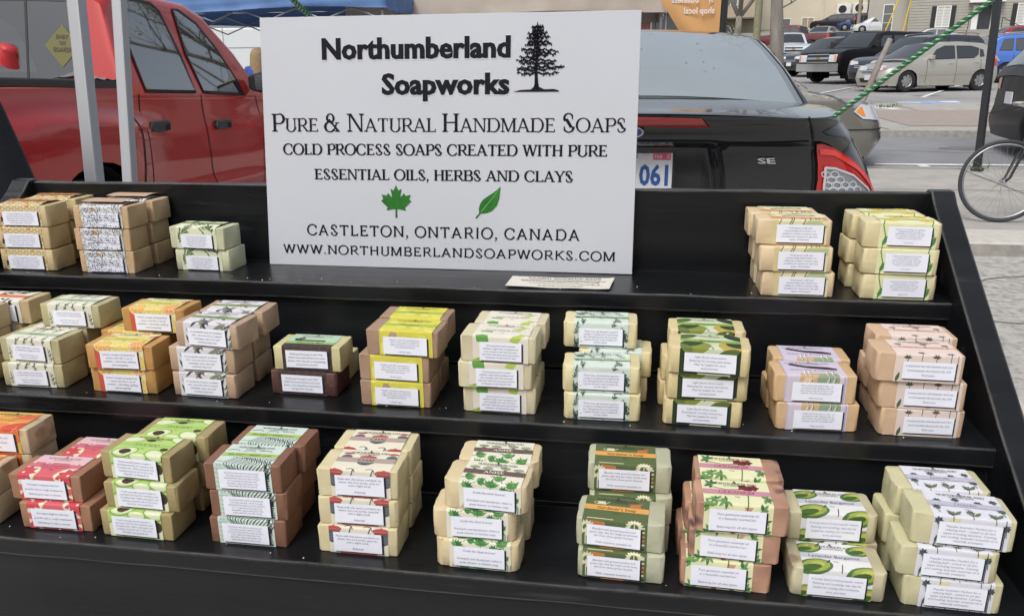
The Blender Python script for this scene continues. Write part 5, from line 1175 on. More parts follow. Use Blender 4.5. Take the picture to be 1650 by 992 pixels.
for pts_, wd_ in (([(2.05, .45), (2.05, 1.32)], .018), ([(2.20, .46), (2.165, .90), (2.15, 1.10), (2.20, 1.31)], .010), ([(3.10, .46), (3.02, .75), (2.99, 1.15), (3.00, 1.31)], .010), ([(3.92, .46), (3.92, 1.29)], .010)):
    c.decal('door_gap', [s_line([(c.sy(a_), b_) for a_, b_ in pts_], wd_)], M_seam, .004, both=True, cv=.025)
def thandle(y, z):
    for sg in (1, -1):
        p = c.pt(sg * c.sy(y), z); pts = [(-.125, -.02), (-.10, .032), (.10, .038), (.125, .012), (.11, -.035), (.02, -.042), (-.11, -.040)]
        mb = MB(); mb.prism([(a, b) for a, b in pts], 0, sg * .036, 'x'); o = mb.obj('door_handle', mat('handle_plastic', (.030, .034, .038), .38), truck, bevel=.012, bseg=3); o.location = (p[0] - sg * .004, p[1], p[2])
        mb = MB(); mb.prism([(.045, -.032), (.05, .008), (.10, .008), (.10, -.030)], 0, sg * .039, 'x'); mb.obj('handle_recess', M_seam, o)
thandle(2.35, 1.088); thandle(3.24, 1.068)
c.wheels(.40, .26, 5); c.mirrors(3.80, 1.400, M_dark, (.24, .11, .21), xo=.97)
# interior behind the rear glass: headrests and the yellow notice hung in the window
mb = MB(); sgn_ = [(0, .155), (.155, 0), (0, -.155), (-.155, 0)]
Mw = Matrix.Translation(truck.location) @ Matrix.Rotation(radians(-1.6), 4, 'X')
def rearpane(name, sh, m, off, cx=0, cz=0, **k): return c.screen(.7, .64, 1.2, 1.86, 'rear', m, name=name, off=off, shapes=[([(p[0] + cx, p[1] + cz) for p in v], f) for v, f in sh], n=14, **k)
nb_ = rearpane('window_notice', [s_poly([(0, .14), (.13, 0), (0, -.14), (-.13, 0)])], mat('notice_yellow', (.15, .14, .03), .35), .009, .52, 1.60, parent=rwin)
rearpane('notice_lettering', [fit_text('BABY', -.045, .045, .045, .028, offset=.02), fit_text('ON', -.022, .022, .005, .028, offset=.02), fit_text('BOARD!', -.065, .065, -.040, .032, offset=.02)], mat('notice_ink', (.06, .03, .02), .4, coat=.6), .012, .52, 1.60, parent=rwin)
# red tail strap visible at the edge of the frame
mb = MB(); rn = random.Random(9)
mb.grid([[(.085 * cos(a) * (1 - .35 * j / 6) + rn.uniform(-.006, .006), .05 * sin(a) * (1 - .3 * j / 6) + rn.uniform(-.004, .004), .02 * j + rn.uniform(-.003, .003)) for a in [2 * pi * i / 14 for i in range(15)]] for j in range(7)]); mb.add([mb.v[6 * 15 + i] for i in range(14)], [tuple(range(14))])
o = mb.obj('red_bag', mat('red_nylon', (.50, .025, .03), .5), smooth=True); tag(o, 'crumpled red nylon bag on the truck bed cover at the left edge', 'bag')
RED_BAG = o
RED_BAG.location = (-3.13, 3.69, 1.555); RED_BAG.rotation_euler = (.15, .5, 0); RED_BAG.scale = (.75, 1, .75)

# ---------------------------------------------------------------- ordinary cars of the car park
def axis_grid(c, kind, front_y):
    pass
def lamps(c, wrap=.42, zh=(.62, .76), zt=(.72, .95), tail=True, head=True, hw=.34, tw=.26):
    if head:
        t0, t1 = c.s4 - wrap * .35, c.s4 + hw * .75
        c.decal('headlight', [s_poly([(t0 - .08, zh[1]), (t0, zh[0] + .02), (t1 - .05, zh[0]), (t1, zh[0] + .05), (t1 - .05, zh[1] - .01), (t0 + .05, zh[1] + .02)])], M_lens, .008, both=True)
        c.decal('indicator', [s_poly([(t0 - .05, zh[1] - .02), (t0 + .0, zh[0] + .04), (t0 + .04, zh[0] + .04), (t0 + .02, zh[1] - .01)])], M_amber, .011, both=True)
    if tail:
        t0 = c.s1 - tw * .5; c.decal('tail_light', [s_poly([(t0, zt[0]), (c.s2 + .10, zt[0] + .03), (c.s2 + .12, zt[1]), (t0 + .03, zt[1])])], M_red, .008, both=True)
def grille(c, w, z0, z1, bars=3, mt=None, frame=None):
    c.decal('grille', [s_poly([(c.s5 - w, z1), (c.s5 - w * .85, z0), (c.s5, z0), (c.s5, z1)])], M_dark, .006, both=True)
    if bars: c.decal('grille_bar', [s_line([(c.s5 - w * .93, z0 + (z1 - z0) * (i + .5) / bars), (c.s5, z0 + (z1 - z0) * (i + .5) / bars)], .022) for i in range(bars)], frame or M_chrome, .010, both=True)
def lower_trim(c, z0, z1, m=None):
    c.decal('bumper_intake', [s_poly([(c.s5 - .45, z1), (c.s5 - .38, z0), (c.s5, z0), (c.s5, z1)])], M_dark, .006, both=True)
def plates(c, zf=.42, zr=.65, front=True):
    for end in ((1, -1) if front else (-1,)):
        p = c.pt(c.s5 if end > 0 else 0.0, zf if end > 0 else zr); mb = MB(); mb.box(-.15, .15, -.008, .008, -.075, .075); o = mb.obj('licence_plate', M_plate, c.root); o.location = (0, p[1] + end * .012, p[2])
def make_hatch(root, pm, detail=True):
    c = Car(root, 4.15, .86, [(0, .86), (.1, .93), (.8, .96), (2.4, .93), (3.1, .90), (3.6, .82), (4.0, .68), (4.15, .56)], .17, (.72, 3.33), .36, rc=.22, rcf=.42,
            side=[(.2, .95), (.4, .99), (.55, 1.0), (.8, .985), (.95, .95)], rear=[(.2, .08), (.4, 0), (.62, .03), (.9, .08)], front=[(.2, .10), (.38, .0), (.55, .03), (.8, .16)], NZ=10)
    c.body(pm); c.cabin(pm, [(.05, .90), (.16, 1.05), (.42, 1.34), (.62, 1.415), (1.3, 1.455), (2.0, 1.44), (2.4, 1.38), (3.28, .90)], .80, k=.30, rr=.09, taper=.03)
    c.screen(.60, .50, 1.02, 1.36, 'rear'); c.screen(.66, .54, .95, 1.38, 'front')
    c.window([(1.02, .985), (1.62, .965), (1.62, 1.33), (1.10, 1.325), (.82, 1.26), (.86, 1.08)], frame=.02); c.window([(1.70, .965), (2.62, .94), (2.34, 1.22), (2.05, 1.33), (1.70, 1.335)], frame=.02); c.window([(.62, 1.02), (.80, 1.0), (.78, 1.25), (.66, 1.22)])
    c.wheels(.315, .20, 7, cap=True); c.mirrors(2.55, 1.0, pm); door_lines(c, (.78, 1.66, 2.70), .25, .94, ((.95, .84), (1.85, .82)), mt=pm)
    c.decal('side_moulding', [s_line([(c.sy(1.05), .52), (c.sy(2.95), .50)], .035)], pm, .012, both=True); lamps(c); grille(c, .40, .55, .66, 2); lower_trim(c, .27, .40); plates(c); return c
def make_suv(root, pm, L=4.6, H=1.70, rails=True, w=.91, chrome=False, hood=1.02, trimm=None):
    k = L / 4.6
    c = Car(root, L, w, [(0, 1.0), (.08, 1.06), (2.9 * k, 1.05), (3.3 * k, 1.03), (4.1 * k, .96), (4.45 * k, .84), (L, .66)], .24, (.85 * k, 3.65 * k), .40, rc=.20, rcf=.38,
            side=[(.25, .95), (.45, .99), (.7, 1.0), (.95, .975), (1.05, .95)], rear=[(.25, .06), (.45, 0), (.62, .05), (1.0, .08)], front=[(.25, .08), (.45, 0), (.7, .04), (.9, .14)], NZ=10)
    c.body(pm); z = H - .03; c.cabin(pm, [(.06, 1.0), (.14, 1.15), (.34, z - .12), (.50, z - .03), (1.4 * k, z), (2.2 * k, z - .03), (2.55 * k, z - .10), (3.42 * k, 1.0)], w - .06, k=.26, rr=.10, taper=.02)
    c.screen(.66, .56, 1.13, z - .13, 'rear'); c.screen(.70, .60, 1.06, z - .10, 'front')
    zt = z - .16; c.window([(.42, 1.12), (.98 * k, 1.11), (.98 * k, zt), (.55, zt - .02)], frame=.02); c.window([(1.08 * k, 1.11), (1.80 * k, 1.10), (1.80 * k, zt + .02), (1.08 * k, zt)], frame=.02); c.window([(1.88 * k, 1.10), (2.85 * k, 1.08), (2.50 * k, 1.38), (2.30 * k, zt + .01), (1.88 * k, zt + .02)], frame=.02)
    c.wheels(.36, .23, 6); c.mirrors(2.75 * k, 1.12, pm, (.22, .12, .17)); door_lines(c, (1.02 * k, 1.84 * k, 2.92 * k), .3, 1.05, ((1.2 * k, .95), (2.0 * k, .93)), mt=pm)
    if rails:
        mb = MB()
        for sg in (-1, 1): mb = MB(); mb.tube([(sg * (w - .26), .5, z + .01), (sg * (w - .26), .65, z + .05), (sg * (w - .25), 1.6 * k, z + .07), (sg * (w - .25), 2.2 * k, z + .04), (sg * (w - .24), 2.35 * k, z - .01)], .018, 6); mb.obj('roof_rail', M_alloy, root, smooth=True)
        
    lamps(c, zh=(.70, .84), zt=(.85, 1.05)); grille(c, .45, .60, .76, 3); lower_trim(c, .32, .46); plates(c, .50, .75)
    if trimm: c.decal('sill_trim', [s_poly([(c.sy(.5), .26), (c.sy(L - .5), .26), (c.sy(L - .5), .46), (c.sy(.5), .46)])], trimm, .01, both=True)
    return c
def make_pickup(root, pm, L=5.8, cabl=2.35, H=1.88, full=False):
    """full=True: covered body (large utility)"""
    bed = 0 if full else 1.95
    c = Car(root, L, .99, [(0, 1.24), (bed or .1, 1.24), (4.2, 1.24), (4.35, 1.22), (5.3, 1.16), (L - .05, 1.06), (L, 1.0)], .38, (1.20, 4.75), .47, rc=.12, rcf=.22,
            side=[(.4, .96), (.6, .985), (.85, 1.0), (1.1, .985), (1.24, .96)], rear=[(.4, .03), (1.2, .02)], front=[(.4, 0), (.9, .02), (1.1, .08)], NZ=9, crown=.0 if not full else .02)
    c.body(pm); z = H - .03; y0 = .05 if full else 1.98
    c.cabin(pm, [(y0, 1.20), (y0 + .05, 1.30), (y0 + .18, z - .10), (y0 + .32, z - .02), (3.0, z), (3.25, z - .04), (3.45, z - .12), (4.15, 1.18)], .93, k=.25, rr=.10, taper=.0)
    c.screen(.68, .60, 1.30, z - .12, 'rear'); c.screen(.78, .64, 1.24, z - .10, 'front'); zt = z - .15
    if full: c.window([(.30, 1.30), (1.15, 1.30), (1.15, zt), (.42, zt)], frame=.02)
    c.window([(max(y0, 1.2) + .18, 1.30), (2.72, 1.30), (2.72, zt), (max(y0, 1.2) + .26, zt)], frame=.02); c.window([(2.84, 1.30), (3.82, 1.27), (3.50, 1.52), (3.30, zt - .02), (2.84, zt)], frame=.02)
    c.wheels(.40, .26, 6); c.mirrors(3.75, 1.38, M_dark, (.24, .12, .26)); door_lines(c, (2.78, 3.95) if full else (2.0, 2.78, 3.95), .45, 1.22, ((2.3, 1.08), (3.0, 1.07)))
    t0 = c.s4; c.decal('headlight', [s_poly([(t0 - .12, 1.0), (t0 - .10, .74), (c.s5 - .52, .74), (c.s5 - .52, 1.0)])], M_lens, .008, both=True); c.decal('indicator', [s_poly([(t0 - .10, .97), (t0 - .09, .78), (t0 - .01, .78), (t0 - .01, .97)])], M_amber, .012, both=True)
    c.decal('grille', [s_poly([(c.s5 - .50, 1.02), (c.s5 - .50, .72), (c.s5, .72), (c.s5, 1.02)])], M_dark, .006, both=True); c.decal('grille_bar', [s_line([(c.s5 - .50, .87), (c.s5, .87)], .07), s_line([(c.s5 - .50, 1.01), (c.s5, 1.01)], .03), s_line([(c.s5 - .50, .73), (c.s5, .73)], .03)], M_chrome, .012, both=True)
    c.decal('badge', [s_rect(c.s5 - .09, c.s5, .84, .90)], mat('gold_badge', (.55, .35, .05), .3, metal=.8), .018, both=True)
    mb = MB(); pts = [(x, L + .06 - .10 * (x / 1.0) ** 2) for x in [-.98 + 1.96 * i / 14 for i in range(15)]]
    mb.grid([[(x, y, z_) for x, y in pts] for z_ in (.40, .46, .64, .68)]); mb.grid([[(x, y, .68) for x, y in pts], [(x, y - .12, .69) for x, y in pts]]); mb.obj('front_bumper', M_chrome, root, smooth=True, auto=50)
    mb = MB(); mb.box(-.97, .97, -.12, .02, .50, .68); mb.obj('rear_bumper', M_chrome, root, bevel=.03)
    c.decal('tail_light', [s_poly([(c.s1 - .02, .80), (c.s2 + .02, .80), (c.s2 + .02, 1.18), (c.s1 - .02, 1.18)])], M_red, .008, both=True); plates(c, .52, .60); return c
def make_saloon(root, pm):
    c = Car(root, 4.7, .89, [(0, .90), (.06, .95), (.7, .98), (1.1, .97), (2.6, .92), (3.4, .90), (4.2, .78), (4.6, .64), (4.7, .55)], .18, (1.0, 3.75), .36, rc=.25, rcf=.42,
            side=[(.2, .95), (.45, 1.0), (.7, 1.0), (.95, .93)], NZ=10)
    c.body(pm); c.cabin(pm, [(.55, .96), (.95, 1.20), (1.25, 1.36), (1.6, 1.41), (2.2, 1.42), (2.6, 1.37), (3.5, .90)], .78, k=.33, rr=.09, taper=.03); c.screen(.62, .52, 1.03, 1.34, 'rear'); c.screen(.66, .54, .97, 1.36, 'front')
    c.window([(1.22, 1.0), (1.95, .98), (1.95, 1.30), (1.50, 1.30)], frame=.02); c.window([(2.03, .98), (2.98, .95), (2.60, 1.22), (2.35, 1.30), (2.03, 1.31)], frame=.02)
    c.wheels(.32, .21, 6); c.mirrors(2.85, 1.0, pm); door_lines(c, (1.2, 1.99, 3.05), .25, .95, ((1.4, .84), (2.2, .83)), mt=pm); lamps(c); grille(c, .40, .52, .64, 3); lower_trim(c, .27, .40); plates(c); return c
LAST = [None]
def park(kind, label, cat, x, y, deg, pname, col, metal=.25, name=None, group='cars in the car park across the street', dz=0, **k):
    """deg: heading, 0 = away along +Y, 90 = towards -X"""
    t = thing(name or {'hatch': 'hatchback_car', 'suv': 'parked_suv', 'pickup': 'pickup_truck', 'saloon': 'saloon_car'}[kind], label, cat, (x, y, gz(x, y) + dz), radians(deg), group)
    L = {'hatch': 4.15, 'suv': k.get('L', 4.6), 'pickup': 5.8, 'saloon': 4.7}[kind]
    inner = {'hatch': make_hatch, 'suv': make_suv, 'pickup': make_pickup, 'saloon': make_saloon}[kind](t, paint(pname, col, metal), **k)
    LAST[0] = inner
    off = Vector((0, L / 2, 0)); 
    for ch in t.children: ch.location = ch.location - off
    return t
GR = (.13, .12, .105)
park('hatch', 'grey brown car nosing out from behind the black saloon on the street', 'car', .92, 10.5, -101, 'taupe', (.20, .19, .17), .4, group=None, dz=-.08)
c = LAST[0]; a_ = c.s3 + .10; hl = c.decal('headlight', [s_poly([(a_, .70), (a_ + .10, .62), (a_ + .55, .58), (a_ + .62, .66), (a_ + .55, .74), (a_ + .12, .775)])], M_lens, .012, both=True); c.decal('indicator', [s_poly([(a_ + .03, .70), (a_ + .10, .65), (a_ + .15, .645), (a_ + .13, .745), (a_ + .10, .75)])], M_amber, .016, both=True, parent=hl); c.decal('fog_lamp', [s_poly([(a_ + .38, .36), (a_ + .60, .36), (a_ + .58, .46), (a_ + .42, .46)])], M_lens, .012, both=True); c.decal('bumper_line', [s_line([(c.s3 - .02, .50), (c.s4 + .3, .50)], .012)], M_seam, .006, both=True)
for ch in c.root.children:
    if ch.name.split('.')[0] in ('fog_lamp', 'bumper_line') or ch in hl: ch.location = ch.location - Vector((0, 4.15 / 2, 0))
park('hatch', 'silver beige five door hatchback parked side on across the street', 'car', 9.15, 27.5, 111, 'champagne', (.48, .46, .41), .45)
park('suv', 'dark grey crossover with roof rails parked just behind the beige hatchback', 'car', 9.9, 30.6, 118, 'graphite', (.035, .037, .045), .4, L=4.9, H=1.72)
park('pickup', 'black utility truck with chrome bumper and grille facing left', 'utility truck', 9.1, 33.6, 126, 'black2', (.012, .012, .014), .1, full=True)
park('suv', 'dark minivan parked behind the nose of the black utility truck', 'minivan', 9.0, 39.5, 120, 'charcoal', (.020, .021, .026), .3, L=4.9, H=1.72, rails=False)
park('pickup', 'white pickup truck facing the street with dark grille', 'pickup truck', 9.2, 51.5, 176, 'white', (.55, .57, .60), .1)
park('suv', 'blue compact sport utility with spare wheel and silver lower trim', 'car', 14.7, 32.5, -96, 'blue', (.04, .14, .50), .3, L=4.0, H=1.70, trimm=paint('silvertrim', (.35, .35, .34), .5))
park('suv', 'black sport utility seen from its rear corner at the kerb behind the bicycle', 'car', 7.10, 11.05, -99, 'black3', (.006, .0065, .008), .0, group=None, L=4.6, H=1.56, rails=False, dz=-.08)
park('pickup', 'maroon pickup truck behind the white pickup', 'pickup truck', 11.0, 60.5, 60, 'maroon', (.12, .012, .015), .3)
park('saloon', 'pale silver saloon parked beyond the dark minivan', 'car', 14.2, 66, 150, 'silver', (.42, .44, .45), .5)
park('saloon', 'dark saloon parked in front of the pale silver saloon', 'car', 14.2, 60, 160, 'dusk', (.03, .03, .035), .3)
park('suv', 'dark wagon with red tail lights below the air conditioners', 'car', 20.3, 89, 60, 'blackwagon', (.012, .013, .016), .2, L=4.8, H=1.6)
park('hatch', 'dark blue hatchback parked beside the utility pole', 'car', 22.3, 88, 80, 'navy', (.02, .05, .17), .3)
park('hatch', 'bright blue small car behind the utility pole', 'car', 25.0, 92, 85, 'skyblue', (.06, .16, .36), .3)
park('hatch', 'white hatchback parked beneath the tan gable', 'car', 22.3, 82, 88, 'white2', (.6, .62, .64), .1)
park('saloon', 'silver saloon parked before the grey house', 'car', 20.6, 62, 80, 'silver2', (.30, .31, .33), .5)
park('hatch', 'grey hatchback with a large rear window near the black post', 'car', 19.0, 49, 100, 'greymist', (.22, .24, .25), .4)
park('hatch', 'small red car half hidden behind the blue sport utility', 'car', 26.0, 62, 95, 'red2', (.30, .012, .015), .2)
park('hatch', 'pale green hatchback left of the forked tree', 'car', 3.1, 62, 100, 'palegreen', (.42, .48, .47), .3)
park('suv', 'grey van between the forked tree and the slim post', 'van', 6.2, 62, 178, 'vangrey', (.22, .23, .25), .3, L=4.9, H=1.9, rails=False)

for nm_ in ('black3', 'black2'):
    q = _m['car_paint_' + nm_].node_tree.nodes['Principled BSDF']; q.inputs['Coat Weight'].default_value = .12; q.inputs['Specular IOR Level'].default_value = .2; q.inputs['Roughness'].default_value = .4
# ================================================================ buildings
M_cream = mat('cream_wall', (.60, .535, .42), .9, var=.05, vscale=.5, bump=.1, bscale=8)
M_siding = mat('grey_siding', (.38, .36, .32), .85, var=.04, vscale=1)
M_trim = mat('white_trim', (.72, .72, .70), .6); M_shut = mat('black_shutter', (.02, .02, .022), .6); M_win = mat('window_glass', (.10, .12, .13), .08, spec=.9); M_roofg = mat('green_roof', (.03, .075, .06), .6); M_shing = mat('grey_shingle', (.10, .10, .11), .9, var=.2, vscale=2)
M_curt = mat('curtain', (.55, .55, .53), .9)
def house(name, label, cat, loc, rz, group=None): return thing(name, label, cat, loc, rz, group)
def wall(root, x0, x1, y0, y1, z0, z1, m, name='wall'): mb = MB(); mb.box(x0, x1, y0, y1, z0, z1); return mb.obj(name, m, root)
def win(root, x, z, w_, h_, y=0, mull=1, bars=1, shut=None, frame=.07, glass=None, name='window'):
    """window in a wall facing -Y at plane y"""
    mb = MB(); f = frame
    for (a, b, c_, d) in ((x - w_ / 2 - f, x + w_ / 2 + f, z - f, z), (x - w_ / 2 - f, x + w_ / 2 + f, z + h_, z + h_ + f), (x - w_ / 2 - f, x - w_ / 2, z, z + h_), (x + w_ / 2, x + w_ / 2 + f, z, z + h_)): mb.box(a, b, y - .05, y + .03, c_, d)
    for i in range(mull): xx = x - w_ / 2 + w_ * (i + 1) / (mull + 1); mb.box(xx - .03, xx + .03, y - .035, y, z, z + h_)
    for i in range(bars): zz = z + h_ * (i + 1) / (bars + 1); mb.box(x - w_ / 2, x + w_ / 2, y - .032, y, zz - .02, zz + .02)
    fr = mb.obj(name, M_trim, root); mb = MB(); mb.add([(x - w_ / 2, y - .012, z), (x + w_ / 2, y - .012, z), (x + w_ / 2, y - .012, z + h_), (x - w_ / 2, y - .012, z + h_)], [(0, 1, 2, 3)]); mb.obj('pane', glass or M_win, fr)
    if shut:
        for sg in (-1, 1):
            xa = x + sg * (w_ / 2 + f + .02); xb = xa + sg * shut; mb = MB(); mb.box(min(xa, xb), max(xa, xb), y - .06, y - .005, z - f, z + h_ + f)
            for q in range(10): zz = z + h_ * (q + .5) / 10; mb.box(min(xa, xb) + .04, max(xa, xb) - .04, y - .075, y - .055, zz - .03, zz + .03)
            mb.obj('shutter', M_shut, root)
    return fr
# long cream building: front wall faces the camera
def gzb(x, y): return gz(x, y) - .3
BX, BY_ = 13.8, 98.5
b = house('cream_building', 'long cream rendered building with wall mounted air conditioners behind the car park', 'building', (BX, BY_, gz(20, 100) - .6), radians(-6))
wall(b, 0, 11.7, 0, 12, -1, 9, M_cream); wall(b, 11.75, 13.5, 2.2, 12, -1, 8.4, M_cream); wall(b, -.0, 11.72, -.08, 0, 8.2, 8.5, mat('cream_band', (.5, .45, .36), .9), 'cornice')
wall(b, 6.9, 7.2, -.10, 0, -1, 8.2, M_cream, 'pilaster')
for (x, z, w_, h_) in ((2.9, .9, 1.6, .7), (3.0, 4.2, 1.6, 1.4), (5.6, .55, 1.2, 1.1), (9.6, 4.4, 1.8, 1.2)): win(b, x, z, w_, h_, -.0, 1, 0, frame=.09, glass=mat('board_tan', (.33, .27, .19), .8) if (x, z) == (5.6, .55) else None)
def aircon(px_, pz_):
    t = thing('air_conditioner', 'left of the two white air conditioners on the cream wall' if px_ < 10 else 'right of the two white air conditioners on the cream wall, behind the pole', 'air conditioner', (BX, BY_, b.location.z), radians(-6), 'air conditioners on the cream wall')
    mb = MB(); mb.box(px_ - .75, px_ + .75, -.75, -.1, pz_, pz_ + 1.1); mb.obj('casing', M_trim, t, bevel=.05)
    mb = MB(); mb.lathe([(.42, -.765), (.42, -.75)], 20, 'y', (px_ - .12, 0, pz_ + .55)); mb.obj('fan_grille', M_dark, t)
    mb = MB(); mb.tube([(px_ + .8, -.3, pz_ + .5), (px_ + .95, -.2, pz_ + .3), (px_ + .95, -.1, pz_ - 1.2), (px_ - 1.5, -.1, pz_ - 1.3), (px_ - 1.6, -.1, pz_ - 2.2)], .05, 6); mb.obj('pipe', M_cream, t)
aircon(9.2, 1.9); aircon(10.9, 2.0)
# left block of brown brick and shops seen under the beige canopy
M_brk = mat('brown_brick', (.19, .09, .07), .9, var=.15, vscale=4)
b2 = house('brick_shop', 'low red brick shop with blue awning seen beside the orange flag', 'shop', (-14, 70, gz(0, 70) - .5), radians(4))
wall(b2, 0, 19.5, 0, 10, -1, 8.0, M_brk)
for i in range(5): win(b2, 2.2 + i * 3.6, 1.1, 2.4, 1.9, 0, 1, 0)
mb = MB(); mb.prism([(-.05, 3.9), (-1.1, 3.2), (-1.1, 2.9), (-.05, 3.0)], 10.5, 19.3, 'x'); mb.obj('awning', mat('blue_awning', (.03, .06, .30), .7), b2)
b2b = house('cream_shop', 'cream block with small windows rising behind the forked tree', 'building', (6.2, 88, gz(10, 88) - .5), radians(-2))
wall(b2b, 0, 6.3, 0, 8, -1, 10, mat('tan_wall', (.42, .36, .27), .9, var=.05, vscale=.6))
for i, (x, z) in enumerate(((1.2, 3.2), (3.4, 3.2), (1.2, 6), (3.4, 6))): win(b2b, x, z, 1.3, 1.2, 0, 1, 0)
mb = MB(); mb.box(.2, 6.0, -2.0, 0, 1.7, 1.85); 
for x in (.3, 2.2, 4.1, 5.9): mb.box(x - .06, x + .06, -1.95, -1.83, -1, 1.7)
mb.obj('porch_frame', mat('brown_steel', (.12, .09, .07), .7), b2b)
# tan gable block and grey house with black shutters
b3 = house('tan_gable', 'tan rendered block with a green roof edge beside the cream building', 'building', (24.3, 91, gz(24, 91) - .6), radians(-14))
wall(b3, 0, 5.5, 0, 8, -1, 4.0, mat('tan_render', (.46, .40, .31), .9, var=.05, vscale=.6)); wall(b3, -.3, 5.8, -.4, 8, 4.02, 4.4, M_roofg, 'roof'); wall(b3, .6, 3.3, -.05, .02, 0, 2.1, M_dark, 'garage_door'); win(b3, 4.4, 2.4, .8, 1.0, 0, 0, 1)
b4 = house('shuttered_house', 'grey sided house with black shutters and a white doorway', 'house', (24.3, 79, gz(25, 80) - .30), radians(-16))
wall(b4, -3.4, -.02, 1.6, 9, -1, 7.5, M_siding); wall(b4, 0, 17, 0, 9, -1, 4.4, M_siding)
mb = MB(); mb.prism([(-.5, 4.35), (4.5, 7.6), (9.5, 4.35), (9.5, 4.6), (4.5, 7.9), (-.5, 4.6)], -.4, 17.4, 'x'); mb.obj('roof', M_shing, b4)
mb = MB(); mb.prism([(-1.9, 4.4), (.9, 7.0), (3.0, 4.4)], .9, 1.6, 'y'); 
mb = MB(); mb.prism([(-3.8, 6.3), (-1.7, 9.0), (.6, 6.3), (.6, 6.6), (-1.7, 9.4), (-3.8, 6.6)], 1.2, 9, 'y'); mb.obj('gable_roof', M_shing, b4)
mb = MB(); zz = -.8
while zz < 4.3: mb.box(0.0, 17, -.03, 0, zz, zz + .012); zz += .24
mb.obj('clapboard_shade_line', mat('siding_shadow', (.24, .23, .21), .9), b4)  # siding colour darkened to paint the shade line at each clapboard joint
win(b4, -2.4, 5.2, .7, .9, 1.6, 0, 1); win(b4, -1.7, .5, .75, 2.3, 1.6, 0, 2); win(b4, 2.75, .75, 1.0, 1.65, 0, 1, 0, shut=.36, glass=M_curt); win(b4, 8.9, .75, 1.0, 1.65, 0, 1, 0, shut=.36, glass=M_curt)
wall(b4, 5.5, 6.4, -.08, .0, .4, 2.4, mat('dark_door', (.025, .028, .035), .5), 'door'); wall(b4, 5.0, 5.45, -.1, .0, .4, 2.4, M_trim, 'door_frame'); wall(b4, 6.45, 6.9, -.1, .0, .4, 2.4, M_trim, 'door_frame')
wall(b4, 4.6, 7.3, -1.0, .0, 2.6, 2.8, M_trim, 'porch_roof'); wall(b4, 4.7, 7.2, -1.4, 0, -1, .38, mat('step_stone', (.3, .29, .27), .9), 'porch_step')
mb = MB()
for x0, s_ in ((4.7, -1), (7.2, 1)):
    mb.tube([(x0, -1.3, 1.3), (x0 + s_ * 2.2, -1.6, .1)], .035, 6); mb.tube([(x0, -1.3, .4), (x0, -1.3, 1.3)], .035, 6); mb.tube([(x0 + s_ * 2.2, -1.6, -.8), (x0 + s_ * 2.2, -1.6, .1)], .035, 6)
mb.obj('handrail', M_dark, b4)
b5 = house('white_trailer', 'white panelled trailer behind the person with long hair', 'trailer', (-9.9, 20.5, gz(-9, 20)), radians(6))
mb = MB(); mb.box(-3.5, 3.2, 0, 2.4, .5, 2.25); mb.obj('box_body', mat('trailer_white', (.62, .65, .66), .5, var=.02), b5, bevel=.04)
mb = MB(); 
for z in (1.15, 1.75): mb.box(-3.5, 3.2, -.012, 0, z, z + .012)
for x in (-2.2, -.9, .4, 1.7): mb.box(x, x + .012, -.01, 0, .5, 2.25)
mb.obj('panel_seam', mat('seam_grey', (.25, .26, .27), .6), b5)
for x in (-1.2, -.3): mb = MB(); mb.lathe([(.33, -.1), (.36, -.08), (.36, .08), (.33, .1)], 20, 'y', (x, .1, .36)); mb.obj('wheel', M_tyre, b5)
